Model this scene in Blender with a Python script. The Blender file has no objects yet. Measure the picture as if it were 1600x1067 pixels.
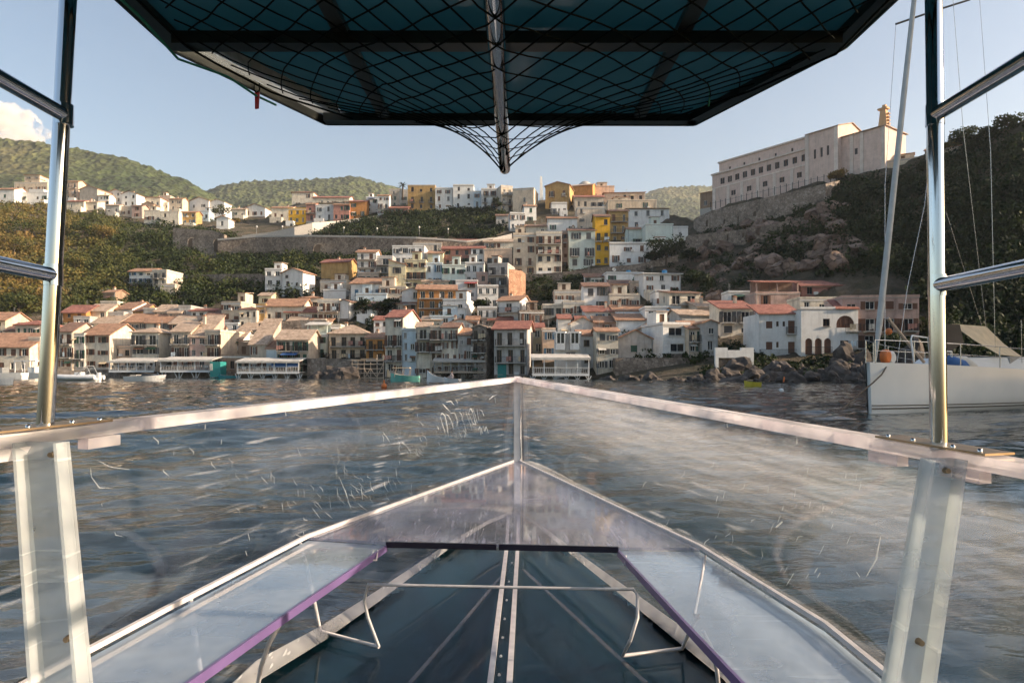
import bpy, bmesh, math, random
import numpy as np
from mathutils import Vector, Matrix, noise as mnoise
random.seed(7); np.random.seed(7)
R = math.radians
scene = bpy.context.scene
COL = scene.collection

# ------------------------------------------------------------------ camera
F = 1067.0            # focal length in photograph pixels (24 mm on 36 mm)
CX, HY = 800.0, 580.0  # principal column and horizon row of the photograph
CAMH = 1.15
cam_d = bpy.data.cameras.new('camera'); cam = bpy.data.objects.new('camera', cam_d); COL.objects.link(cam)
cam.location = (0, 0, CAMH); cam.rotation_euler = (R(90), 0, 0)
cam_d.lens = 24.0; cam_d.sensor_width = 36.0
cam_d.shift_y = (HY - 533.5) / 1600.0
cam_d.clip_start = 0.05; cam_d.clip_end = 30000
scene.camera = cam

# ------------------------------------------------------------------ sky and sun
SUN_AZ, SUN_EL = 97.0, 20.0     # degrees clockwise from the view direction, and above the horizon
world = bpy.data.worlds.new('World'); scene.world = world; world.use_nodes = True
wn = world.node_tree.nodes; wl = world.node_tree.links
bg = wn['Background']
sky = wn.new('ShaderNodeTexSky'); sky.sky_type = 'NISHITA'; sky.sun_disc = False
sky.sun_elevation = R(SUN_EL); sky.sun_rotation = R(SUN_AZ)
sky.altitude = 0; sky.air_density = 1.0; sky.dust_density = 2.2; sky.ozone_density = 0.0
wl.new(sky.outputs[0], bg.inputs[0]); bg.inputs[1].default_value = 0.11
sun_d = bpy.data.lights.new('sun', 'SUN'); sun = bpy.data.objects.new('sun', sun_d); COL.objects.link(sun)
sun_d.energy = 5.0; sun_d.angle = R(0.6); sun_d.color = (1.0, 0.79, 0.58)
S = Vector((math.sin(R(SUN_AZ)) * math.cos(R(SUN_EL)), math.cos(R(SUN_AZ)) * math.cos(R(SUN_EL)), math.sin(R(SUN_EL))))
sun.rotation_euler = S.to_track_quat('Z', 'Y').to_euler()
sun.location = (60, 0, 80)
vs = scene.view_settings
vs.view_transform = 'Standard'; vs.look = 'None'; vs.gamma = 1.0; vs.use_curve_mapping = False
vs.exposure = 0.95
cy = scene.cycles
cy.max_bounces = 6; cy.transparent_max_bounces = 20; cy.glossy_bounces = 3; cy.diffuse_bounces = 2
cy.volume_bounces = 2; cy.caustics_reflective = False; cy.caustics_refractive = False
cy.use_denoising = True; cy.use_adaptive_sampling = True; cy.adaptive_threshold = 0.03
cy.sample_clamp_indirect = 4.0

# ------------------------------------------------------------------ helpers
def P(px, py, D):
    """the point D metres ahead of the camera seen at pixel (px, py)"""
    return Vector(((px - CX) * D / F, D, CAMH + (HY - py) * D / F))
def Pz(px, py, dz):
    """the point dz metres above (below when negative) the camera seen at pixel (px, py)"""
    return P(px, py, dz * F / (HY - py))

def props(o, label=None, cat=None, group=None, kind=None):
    if label: o['label'] = label
    if cat: o['category'] = cat
    if group: o['group'] = group
    if kind: o['kind'] = kind
    return o
def link(o, parent=None):
    COL.objects.link(o)
    if parent is not None: o.parent = parent
    return o
def empty(name, loc=(0, 0, 0), rz=0.0, label=None, cat=None, group=None):
    o = bpy.data.objects.new(name, None); o.location = loc; o.rotation_euler = (0, 0, rz); o.empty_display_size = 0.2
    COL.objects.link(o); return props(o, label, cat, group)

class MB:
    """collects faces with material indices and links them as one mesh"""
    def __init__(s): s.v = []; s.f = []; s.m = []; s.sm = []
    def add(s, vs, fs, m=0, smooth=False):
        b = len(s.v); s.v += [tuple(v) for v in vs]
        for f in fs: s.f.append(tuple(b + i for i in f)); s.m.append(m); s.sm.append(smooth)
    def quad(s, a, b, c, d, m=0): s.add([a, b, c, d], [(0, 1, 2, 3)], m)
    def box(s, x0, x1, y0, y1, z0, z1, m=0):
        s.add([(x0, y0, z0), (x1, y0, z0), (x1, y1, z0), (x0, y1, z0), (x0, y0, z1), (x1, y0, z1), (x1, y1, z1), (x0, y1, z1)],
              [(0, 3, 2, 1), (4, 5, 6, 7), (0, 1, 5, 4), (1, 2, 6, 5), (2, 3, 7, 6), (3, 0, 4, 7)], m)
    def prism(s, top, bot, m=0):
        """closed solid between two equal-length loops"""
        n = len(top)
        s.add(list(top) + list(bot), [tuple(range(n)), tuple(range(2 * n - 1, n - 1, -1))] +
              [(i, n + i, n + (i + 1) % n, (i + 1) % n) for i in range(n)], m)
    def beam(s, a, b, w, h, m=0, up=(0, 0, 1)):
        a, b = Vector(a), Vector(b); d = (b - a)
        if d.length < 1e-6: return
        d.normalize(); u = Vector(up)
        if abs(d.dot(u)) > .98: u = Vector((1, 0, 0))
        x = d.cross(u).normalized() * (w / 2); y = x.cross(d).normalized() * (h / 2)
        L = [a - x - y, a + x - y, a + x + y, a - x + y]; M = [b - x - y, b + x - y, b + x + y, b - x + y]
        s.add(L + M, [(0, 1, 2, 3), (7, 6, 5, 4), (0, 4, 5, 1), (1, 5, 6, 2), (2, 6, 7, 3), (3, 7, 4, 0)], m)
    def tube(s, pts, r, n=8, m=0, caps=True, smooth=True):
        pts = [Vector(p) for p in pts]; rs = r if isinstance(r, (list, tuple)) else [r] * len(pts)
        vs = []; fs = []; ref = None
        for i, p in enumerate(pts):
            t = (pts[min(i + 1, len(pts) - 1)] - pts[max(i - 1, 0)]).normalized()
            if ref is None:
                ref = t.orthogonal().normalized()
            else:
                ref = (ref - t * ref.dot(t))
                ref = ref.normalized() if ref.length > 1e-6 else t.orthogonal().normalized()
            bi = t.cross(ref)
            for k in range(n):
                a = 2 * math.pi * k / n
                vs.append(p + (ref * math.cos(a) + bi * math.sin(a)) * rs[i])
        for i in range(len(pts) - 1):
            for k in range(n):
                fs.append((i * n + k, i * n + (k + 1) % n, (i + 1) * n + (k + 1) % n, (i + 1) * n + k))
        s.add(vs, fs, m, smooth)
        if caps:
            b = len(pts) - 1
            s.add(vs[:n], [tuple(range(n - 1, -1, -1))], m); s.add(vs[b * n:], [tuple(range(n))], m)
    def mesh(s, name, mats):
        me = bpy.data.meshes.new(name); me.from_pydata(s.v, [], s.f)
        mats = mats if isinstance(mats, (list, tuple)) else [mats]
        for m in mats: me.materials.append(m)
        if len(mats) > 1: me.polygons.foreach_set('material_index', s.m)
        if any(s.sm): me.polygons.foreach_set('use_smooth', s.sm)
        me.update(); return me
    def build(s, name, mats, parent=None, fix=False):
        me = s.mesh(name, mats)
        if fix:
            bm = bmesh.new(); bm.from_mesh(me); bmesh.ops.recalc_face_normals(bm, faces=bm.faces); bm.to_mesh(me); bm.free()
        return link(bpy.data.objects.new(name, me), parent)
def inst(name, me, parent, loc=(0, 0, 0), rz=0.0):
    o = bpy.data.objects.new(name, me); o.location = loc; o.rotation_euler = (0, 0, rz)
    return link(o, parent)
def bake_origin(o, loc):
    """put the object's origin at loc without moving its shape"""
    o.data.transform(Matrix.Translation(-Vector(loc))); o.location = loc; return o

# ------------------------------------------------------------------ materials
def new_mat(name):
    m = bpy.data.materials.new(name); m.use_nodes = True
    nt = m.node_tree; return m, nt, nt.nodes['Principled BSDF']
def N(nt, kind, **kw):
    n = nt.nodes.new(kind)
    for k, v in kw.items():
        if k.startswith('i_'):
            key = k[2:]; key = int(key) if key.isdigit() else key.replace('_', ' ')
            n.inputs[key].default_value = v
        else: setattr(n, k, v)
    return n
def ramp(nt, src, stops):
    r = nt.nodes.new('ShaderNodeValToRGB'); e = r.color_ramp.elements
    while len(e) < len(stops): e.new(0.5)
    for k, (p, c) in enumerate(stops):
        e[k].position = p; e[k].color = (c[0], c[1], c[2], 1) if not isinstance(c, (int, float)) else (c, c, c, 1)
    nt.links.new(src, r.inputs[0]); return r
def coords(nt, scale=(1, 1, 1), out='Object'):
    tc = nt.nodes.new('ShaderNodeTexCoord'); mp = nt.nodes.new('ShaderNodeMapping'); mp.inputs['Scale'].default_value = scale
    nt.links.new(tc.outputs[out], mp.inputs[0]); return mp.outputs[0]
def noise(nt, vec, scale, detail=4, rough=0.55):
    n = nt.nodes.new('ShaderNodeTexNoise'); n.inputs['Scale'].default_value = scale; n.inputs['Detail'].default_value = detail
    n.inputs['Roughness'].default_value = rough; nt.links.new(vec, n.inputs['Vector']); return n.outputs['Fac']
def mixc(nt, fac, a, b, mode='MIX'):
    m = nt.nodes.new('ShaderNodeMix'); m.data_type = 'RGBA'; m.blend_type = mode
    for sock, v in ((m.inputs[0], fac), (m.inputs[6], a), (m.inputs[7], b)):
        if isinstance(v, (int, float)): sock.default_value = v
        elif isinstance(v, (tuple, list)): sock.default_value = (v[0], v[1], v[2], 1)
        else: nt.links.new(v, sock)
    return m.outputs[2]
def bump(nt, bsdf, h, strength=0.3, dist=0.05):
    b = nt.nodes.new('ShaderNodeBump'); b.inputs['Strength'].default_value = strength; b.inputs['Distance'].default_value = dist
    nt.links.new(h, b.inputs['Height']); nt.links.new(b.outputs[0], bsdf.inputs['Normal']); return b
def plain(name, c, rough=0.6, metal=0.0, var=0.12, scale=3.0):
    m, nt, b = new_mat(name)
    v = coords(nt); f = noise(nt, v, scale)
    k = 1 - var; q = 1 + var
    r = ramp(nt, f, [(0.3, tuple(x * k for x in c)), (0.7, tuple(min(x * q, 1) for x in c))])
    nt.links.new(r.outputs[0], b.inputs['Base Color']); b.inputs['Roughness'].default_value = rough; b.inputs['Metallic'].default_value = metal
    return m
def stucco(name, c, dirt=0.5):
    m, nt, b = new_mat(name)
    v = coords(nt); vs_ = coords(nt, (1.6, 1.6, 0.22))
    tc = nt.nodes.new('ShaderNodeObjectInfo')
    off = nt.nodes.new('ShaderNodeVectorMath'); off.operation = 'ADD'; nt.links.new(v, off.inputs[0]); nt.links.new(tc.outputs['Location'], off.inputs[1])
    off2 = nt.nodes.new('ShaderNodeVectorMath'); off2.operation = 'ADD'; nt.links.new(vs_, off2.inputs[0]); nt.links.new(tc.outputs['Location'], off2.inputs[1])
    patch = noise(nt, off.outputs[0], 0.8, 6, 0.72); streak = noise(nt, off2.outputs[0], 1.1, 5, 0.6); fine = noise(nt, off.outputs[0], 9, 3)
    d = tuple(x * (1 - dirt * w) for x, w in zip(c, (0.55, 0.62, 0.7)))
    r1 = ramp(nt, patch, [(0.42, 0.0), (0.75, 1.0)]); r2 = ramp(nt, streak, [(0.5, 0.0), (0.78, 1.0)])
    c1 = mixc(nt, r1.outputs[0], c, d); gr = tuple(x * (1 - dirt * 0.8) for x in c)
    c2 = mixc(nt, r2.outputs[0], c1, gr)
    hs = nt.nodes.new('ShaderNodeHueSaturation'); nt.links.new(c2, hs.inputs['Color'])
    mr = nt.nodes.new('ShaderNodeMapRange'); mr.inputs[3].default_value = 0.93; mr.inputs[4].default_value = 1.10
    nt.links.new(tc.outputs['Random'], mr.inputs[0]); nt.links.new(mr.outputs[0], hs.inputs['Value'])
    nt.links.new(hs.outputs[0], b.inputs['Base Color']); b.inputs['Roughness'].default_value = 0.92
    bump(nt, b, fine, 0.25, 0.03); return m
def tiles(name, c):
    m, nt, b = new_mat(name)
    v = coords(nt); w = nt.nodes.new('ShaderNodeTexWave'); w.inputs['Scale'].default_value = 1.5; w.inputs['Distortion'].default_value = 0.6
    nt.links.new(v, w.inputs['Vector'])
    br = nt.nodes.new('ShaderNodeTexVoronoi'); br.inputs['Scale'].default_value = 3.0; nt.links.new(v, br.inputs['Vector'])
    f = noise(nt, v, 0.9, 6, 0.7)
    r = ramp(nt, f, [(0.3, tuple(x * 0.6 for x in c)), (0.55, c), (0.8, tuple(min(x * 1.25 + 0.05, 1) for x in c))])
    bw = nt.nodes.new('ShaderNodeRGBToBW'); nt.links.new(br.outputs['Color'], bw.inputs[0]); cc = mixc(nt, 0.4, r.outputs[0], bw.outputs[0], 'SOFT_LIGHT')
    nt.links.new(cc, b.inputs['Base Color']); b.inputs['Roughness'].default_value = 0.85
    bump(nt, b, w.outputs['Fac'], 0.6, 0.06); return m
def stone(name, c, scale=1.6, strength=0.9, dark=0.35):
    m, nt, b = new_mat(name)
    v = coords(nt); vo = nt.nodes.new('ShaderNodeTexVoronoi'); vo.feature = 'DISTANCE_TO_EDGE'; vo.inputs['Scale'].default_value = scale
    vc = nt.nodes.new('ShaderNodeTexVoronoi'); vc.inputs['Scale'].default_value = scale
    wob = nt.nodes.new('ShaderNodeTexNoise'); wob.inputs['Scale'].default_value = 1.5; nt.links.new(v, wob.inputs['Vector'])
    vv = mixc(nt, 0.15, v, wob.outputs['Color'])
    nt.links.new(vv, vo.inputs['Vector']); nt.links.new(vv, vc.inputs['Vector'])
    f = noise(nt, v, 0.35, 7, 0.7)
    base = ramp(nt, f, [(0.3, tuple(x * dark for x in c)), (0.5, c), (0.75, tuple(min(1, x * 1.35) for x in c))])
    bw = nt.nodes.new('ShaderNodeRGBToBW'); nt.links.new(vc.outputs['Color'], bw.inputs[0]); c2 = mixc(nt, 0.6, base.outputs[0], bw.outputs[0], 'SOFT_LIGHT')
    jo = ramp(nt, vo.outputs['Distance'], [(0.0, 0.0), (0.07, 1.0)])
    c3 = mixc(nt, jo.outputs[0], tuple(x * 0.45 for x in c), c2)
    nt.links.new(c3, b.inputs['Base Color']); b.inputs['Roughness'].default_value = 0.95
    bump(nt, b, jo.outputs[0], strength, 0.08); return m

WALLC = dict(white=(.83, .82, .79), cream=(.76, .69, .57), beige=(.64, .55, .45), sand=(.72, .60, .46), grey=(.54, .52, .49),
             pink=(.56, .39, .33), rose=(.50, .25, .20), yellow=(.74, .42, .035), mustard=(.52, .34, .14), orange=(.60, .28, .09),
             blue=(.58, .68, .74), mint=(.68, .76, .70), lemon=(.74, .68, .46), brown=(.34, .24, .17), peach=(.72, .54, .41))
M = {k: stucco('plaster_' + k, v, 0.34 if k in ('white', 'blue', 'mint', 'yellow') else 0.6) for k, v in WALLC.items()}
M['stone'] = stone('rubble_stone', (.33, .27, .22), 2.6); M['stone_pale'] = stone('pale_stone', (.27, .215, .17), 2.4, 0.6, 0.5)
M['brick'] = stone('brickwork', (.44, .25, .16), 3.0, 0.4, 0.7)
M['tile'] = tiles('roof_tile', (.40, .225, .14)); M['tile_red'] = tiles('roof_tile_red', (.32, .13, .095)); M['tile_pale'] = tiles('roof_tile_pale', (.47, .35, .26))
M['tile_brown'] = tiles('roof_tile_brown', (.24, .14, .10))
M['deck'] = plain('terrace_floor', (.40, .36, .32), 0.9); M['white'] = M['white']
M['glass'] = plain('window_glass', (.022, .026, .03), 0.12, 0, 0.3); M['frame_white'] = plain('painted_frame', (.70, .68, .64), 0.6)
M['frame_brown'] = plain('wooden_frame', (.13, .075, .045), 0.7)
M['sh_green'] = plain('green_shutter', (.03, .09, .06), 0.6); M['sh_brown'] = plain('brown_shutter', (.16, .075, .045), 0.65)
M['sh_grey'] = plain('grey_shutter', (.10, .10, .10), 0.65); M['sh_blue'] = plain('blue_shutter', (.07, .16, .26), 0.6)
M['iron'] = plain('wrought_iron', (.03, .03, .032), 0.5, 0.4); M['door'] = plain('wooden_door', (.14, .075, .04), 0.6)
M['slab'] = plain('concrete_slab', (.48, .45, .41), 0.9); M['teal'] = plain('teal_paint', (.03, .26, .24), 0.55)
M['cyan'] = plain('blue_plastic', (.03, .25, .48), 0.45); M['steel_grey'] = plain('grey_pole_paint', (.30, .31, .31), 0.5, 0.3)
M['cloth_white'] = plain('white_canvas', (.56, .53, .48), 0.85, 0, .25, 1.2); M['cloth_beige'] = plain('beige_canvas', (.62, .49, .32), 0.85)
M['cloth_brown'] = plain('brown_awning', (.20, .10, .06), 0.85); M['cloth_red'] = plain('red_awning', (.30, .04, .035), 0.85)
M['cloth_blue'] = plain('blue_awning', (.05, .13, .32), 0.85)
M['white_paint'] = plain('white_gloss_paint', (.76, .76, .75), 0.35, 0, 0.05)
M['wood_pale'] = plain('pale_timber', (.42, .34, .26), 0.8); M['wood_dark'] = plain('dark_timber', (.10, .075, .055), 0.8)
# ------------------------------------------------------------------ terrain: distance of the ground along each column of the view
DCOL = {
 -500: [(585, 118), (500, 150), (450, 175), (330, 250), (300, 300)],
 0: [(586, 122), (500, 150), (470, 162), (400, 195), (330, 240), (318, 270), (285, 330)],
 200: [(587, 125), (500, 153), (465, 168), (440, 180), (365, 222), (348, 262), (300, 330)],
 400: [(588, 122), (500, 148), (465, 166), (440, 178), (375, 222), (345, 268), (310, 320)],
 600: [(590, 116), (500, 143), (440, 168), (392, 200), (372, 212), (332, 255), (296, 290)],
 800: [(592, 108), (500, 138), (440, 166), (430, 172), (370, 205), (330, 240), (286, 280)],
 1000: [(596, 92), (560, 104), (500, 126), (440, 155), (400, 175), (330, 225), (292, 270)],
 1090: [(600, 72), (585, 90), (560, 99), (480, 125), (420, 155), (350, 192), (325, 203)],
 1200: [(601, 64), (588, 86), (560, 94), (470, 122), (400, 148), (330, 172), (307, 186)],
 1300: [(602, 62), (588, 82), (560, 91), (440, 118), (330, 150), (283, 170)],
 1450: [(602, 62), (588, 80), (560, 89), (430, 112), (300, 138), (240, 156)],
 1600: [(602, 64), (588, 80), (560, 88), (430, 104), (300, 122), (190, 142)],
 1950: [(602, 62), (588, 74), (560, 82), (430, 96), (300, 108), (90, 135)],
 2600: [(602, 55), (588, 60), (560, 66), (430, 78), (300, 88), (0, 105)]}
DX = sorted(DCOL)
def _dcol(c, y):
    t = DCOL[c]; return float(np.interp(-y, [-a for a, _ in t], [d for _, d in t]))
def ground_D(x, y):
    x = min(max(x, DX[0]), DX[-1] - 1e-3)
    k = max(i for i, c in enumerate(DX) if c <= x); k = min(k, len(DX) - 2)
    t = (x - DX[k]) / (DX[k + 1] - DX[k])
    return _dcol(DX[k], y) * (1 - t) + _dcol(DX[k + 1], y) * t
RX = [-500, 0, 100, 200, 330, 400, 460, 600, 640, 800, 850, 1000, 1060, 1090, 1113, 1280, 1400, 1450, 1500, 1600, 1950, 2600]
RY = [300, 303, 318, 330, 345, 340, 318, 312, 318, 316, 312, 318, 342, 343, 328, 286, 262, 240, 216, 192, 90, 20]
def ridge(x): return float(np.interp(x, RX, RY))
def ground(x, y):
    return P(x, y, ground_D(x, y))

def grid_mesh(name, pts, mat, smooth=True):
    nr, nc, _ = pts.shape
    idx = np.arange(nr * nc).reshape(nr, nc)
    f = np.stack([idx[:-1, :-1], idx[:-1, 1:], idx[1:, 1:], idx[1:, :-1]], -1).reshape(-1, 4)
    me = bpy.data.meshes.new(name); me.from_pydata(pts.reshape(-1, 3).tolist(), [], f.tolist()); me.materials.append(mat)
    if smooth: me.polygons.foreach_set('use_smooth', [True] * len(me.polygons))
    me.update(); o = bpy.data.objects.new(name, me); COL.objects.link(o); return o

def soil_mat():
    m, nt, b = new_mat('hillside_soil')
    v = coords(nt); big = noise(nt, v, 0.035, 6, 0.65); mid = noise(nt, v, 0.22, 7, 0.7); fine = noise(nt, v, 1.6, 6, 0.7)
    a = ramp(nt, big, [(0.40, (.024, .034, .013)), (0.54, (.055, .062, .026)), (0.68, (.16, .115, .065))])
    r = ramp(nt, mid, [(0.35, (.035, .034, .018)), (0.52, (.13, .095, .066)), (0.68, (.30, .215, .165))])
    c = mixc(nt, 0.55, a.outputs[0], r.outputs[0]); nt.links.new(c, b.inputs['Base Color'])
    b.inputs['Roughness'].default_value = 1.0; bump(nt, b, fine, 1.0, 1.1); return m
M['soil'] = soil_mat()
cols = np.arange(-500, 1961, 6); rows = np.linspace(0, 1, 110)
pts = []
for t in rows:
    line = []
    for x in cols:
        y = 612 + (ridge(x) - 612) * t
        p = ground(x, y)
        if y > 601: p.z -= (y - 601) * 0.25
        n = mnoise.noise(p * 0.12) * 1.0 + mnoise.noise(p * 0.45) * 0.5 + abs(mnoise.noise(p * 0.9)) * 0.5 * (1.6 if x > 1080 else .6)
        p.z += n * min(1, max(0, (p.z - 1) / 6))
        line.append(p)
    pts.append(line)
for k, (dd, dz) in enumerate(((15, -1), (40, -5), (90, -20), (160, -50))):
    pts.append([Vector((p.x * (1 + dd / p.y), p.y + dd, p.z + dz)) for p in pts[109]])
terrain = grid_mesh('hillside_terrain', np.array([[tuple(p) for p in l] for l in pts]), M['soil'])
props(terrain, kind='structure')

# unseen promontory added beyond the frame on the right, shaped to shade the yacht
pr_ = []
for i in range(60):
    y_ = -6 + 76 * i / 59; line = []
    for j in range(46):
        t = j / 45; x_ = 62 + 120 * t; h_ = 62 * math.sin(math.pi * min(1, max(0, t * 1.02))) ** .6 * max(0, min(1, (y_ + 6) / 12, (72 - y_) / 16)) ** .7
        q = Vector((x_, y_, 0)); h_ += (mnoise.noise(q * .05) * 9 + mnoise.noise(q * .16) * 4 + mnoise.noise(q * .5) * 1.5) * min(1, h_ / 12)
        line.append((x_ + mnoise.noise(q * .08) * 4, y_, h_ - 2))
    pr_.append(line)
props(grid_mesh('shade_hill', np.array(pr_), M['soil']), kind='structure')

# ------------------------------------------------------------------ far wooded hills
def forest_mat(name, a, b_, c_):
    m, nt, b = new_mat(name)
    v = coords(nt); big = noise(nt, v, 0.006, 5, 0.6); mid = noise(nt, v, 0.03, 6, 0.7); vo = nt.nodes.new('ShaderNodeTexVoronoi'); vo.inputs['Scale'].default_value = 0.16
    nt.links.new(v, vo.inputs['Vector'])
    r = ramp(nt, big, [(0.35, a), (0.52, b_), (0.66, c_)]); r2 = ramp(nt, mid, [(0.35, 0.25), (0.7, 0.85)])
    c = mixc(nt, 0.6, r.outputs[0], r2.outputs[0], 'OVERLAY'); bw = nt.nodes.new('ShaderNodeRGBToBW'); nt.links.new(vo.outputs['Color'], bw.inputs[0]); c = mixc(nt, 0.5, c, bw.outputs[0], 'SOFT_LIGHT')
    nt.links.new(c, b.inputs['Base Color']); b.inputs['Roughness'].default_value = 1.0
    bump(nt, b, vo.outputs['Distance'], 0.8, 4.0); return m
def far_hill(name, xs, ys, D0, y0, D1, mat, seed):
    cs = np.arange(xs[0], xs[-1] + 1, 2.0); nr = 110; out = []
    for i in range(nr):
        t = i / (nr - 1); line = []
        for x in cs:
            yr = np.interp(x, xs, ys); y = y0 + (yr - y0) * t; D = D0 + (D1 - D0) * t
            p = P(x, y, D)
            q = p * 0.0075 + Vector((seed, 0, 0))
            p.z += 14 * mnoise.noise(q) * min(1, 4 * t * (1 - t) + 0.05) + 6 * mnoise.noise(q * 4) * min(1, 5 * (1 - t) + .12)
            cell = mnoise.noise(p * 0.12) + 0.7 * mnoise.noise(p * 0.28)
            p.z += cell * 3.0 * (D / 900)
            line.append(tuple(p))
        out.append(line)
    last = out[-1]
    for dd, dz in ((60, -8), (260, -90), (600, -260)):
        out.append([(p[0] * (1 + dd / p[1]), p[1] + dd, p[2] + dz) for p in last])
    return props(grid_mesh(name, np.array(out), mat), kind='structure')
G1 = forest_mat('wooded_hill', (.024, .040, .013), (.060, .074, .024), (.12, .11, .045))
far_hill('wooded_hill', [-420, -100, 0, 60, 100, 180, 240, 300, 345, 380, 430], [190, 206, 216, 221, 228, 243, 262, 286, 311, 330, 360], 480, 372, 760, G1, 3)
far_hill('wooded_hill', [250, 300, 340, 380, 450, 520, 552, 600, 640, 700, 760], [330, 308, 291, 283, 281, 279, 276, 288, 300, 320, 345], 640, 372, 1150, G1, 11)
far_hill('wooded_hill', [900, 960, 1010, 1040, 1090, 1130, 1200, 1260], [345, 318, 301, 293, 291, 293, 304, 330], 800, 380, 1700, G1, 23)

# ------------------------------------------------------------------ sea
def water_mat():
    m, nt, b = new_mat('sea_water')
    v = coords(nt, (1, 1, 1)); va = coords(nt, (0.55, 1.25, 1))
    n1 = noise(nt, va, 2.6, 3, 0.55); n2 = noise(nt, va, 9.0, 3, 0.6)
    mx = nt.nodes.new('ShaderNodeMath'); mx.operation = 'MULTIPLY_ADD'; nt.links.new(n2, mx.inputs[0]); mx.inputs[1].default_value = 0.42; nt.links.new(n1, mx.inputs[2])
    b.inputs['Base Color'].default_value = (.010, .026, .034, 1); b.inputs['Roughness'].default_value = 0.02; b.inputs['IOR'].default_value = 1.333
    bump(nt, b, mx.outputs[0], 0.42, 0.045); return m
M['water'] = water_mat()
def wave_field(X, Y):
    rng = np.random.RandomState(5); Z = np.zeros_like(X)
    for k in range(70):
        lam = 0.24 * (5.0 / 0.24) ** rng.rand(); th = rng.normal(1.9, 0.55)
        A = 0.0033 * lam ** 0.75; kx, ky = 2 * np.pi / lam * np.cos(th), 2 * np.pi / lam * np.sin(th)
        ph = kx * X + ky * Y + rng.rand() * 6.283
        Z += A * (np.sin(ph) + 0.25 * np.sin(2 * ph + 0.6))
    return Z
HULL = None  # filled below: plan outline of the boat's bottom, the sea is open there
BS = 1.19    # metres per unit of the boat plan
def boatP(px, py, u):  # a point of the boat, u = distance ahead in boat units
    return P(px, py, u * BS)
def boatZ(px, py, dz):
    return Pz(px, py, dz * BS)
CH_L = [boatZ(808, 800, -.98), boatZ(755, 822, -.98), boatZ(700, 855, -.98), boatZ(640, 898, -.98), boatZ(575, 945, -.98), boatZ(490, 1003, -.98), boatZ(390, 1062, -.98)]
CH_R = [boatZ(808, 800, -.98), boatZ(850, 828, -.98), boatZ(890, 860, -.98), boatZ(945, 903, -.98), boatZ(1000, 945, -.98), boatZ(1070, 1000, -.98), boatZ(1150, 1062, -.98)]
CH_L.append(Vector((CH_L[-1].x - .12, 0.9, CH_L[-1].z))); CH_R.append(Vector((CH_R[-1].x + .12, 0.9, CH_R[-1].z)))
CH_L.append(Vector((CH_L[-1].x - .05, -1.2, CH_L[-1].z))); CH_R.append(Vector((CH_R[-1].x + .05, -1.2, CH_R[-1].z)))
def chine_x(side, y):
    c = CH_L if side < 0 else CH_R
    ys = [p.y for p in c][::-1]; xs = [p.x for p in c][::-1]
    return np.interp(y, ys, xs)
ys_ = [-3.0]
while ys_[-1] < 700:
    d = max(0.035, abs(ys_[-1]) * 0.0075) if ys_[-1] > 0.5 else 0.12
    ys_.append(ys_[-1] + d)
ys_ = np.array(ys_); us = np.linspace(-1.05, 1.05, 560)
YY, UU = np.meshgrid(ys_, us, indexing='ij')
XX = UU * (2.2 + np.abs(YY)); fade = np.clip(1.6 - np.abs(YY) / 90, 0, 1)
ZZ = wave_field(XX, YY) * fade
inside = (XX > chine_x(-1, YY) + .02) & (XX < chine_x(1, YY) - .02) & (YY < CH_L[0].y - 0.05) & (YY > -1.15)
pts = np.stack([XX, YY, ZZ], -1); nr, nc, _ = pts.shape
idx = np.arange(nr * nc).reshape(nr, nc)
f = np.stack([idx[:-1, :-1], idx[:-1, 1:], idx[1:, 1:], idx[1:, :-1]], -1).reshape(-1, 4)
ins = inside.reshape(-1); f = f[~ins[f].all(1)]
me = bpy.data.meshes.new('sea'); me.from_pydata(pts.reshape(-1, 3).tolist(), [], f.tolist()); me.materials.append(M['water'])
me.polygons.foreach_set('use_smooth', [True] * len(me.polygons)); me.update()
sea = link(bpy.data.objects.new('sea', me)); props(sea, kind='structure')
# the still sea pressed flat under the boat's clear bottom
m, nt, b = new_mat('deep_water'); v = coords(nt)
rr = ramp(nt, noise(nt, v, 0.9, 4), [(0.3, (.0025, .016, .024)), (0.7, (.005, .030, .040))]); nt.links.new(rr.outputs[0], b.inputs['Base Color'])
b.inputs['Roughness'].default_value = 0.35; b.inputs['Specular IOR Level'].default_value = 0.15; M['deep'] = m
mb = MB(); zz = -0.05
mb.add([(p.x - .05, p.y, zz) for p in CH_L] + [(p.x + .05, p.y, zz) for p in CH_R[::-1]], [tuple(range(len(CH_L) + len(CH_R)))][::1])
props(mb.build('sea_under_hull', M['deep'], fix=True), kind='structure')

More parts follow.
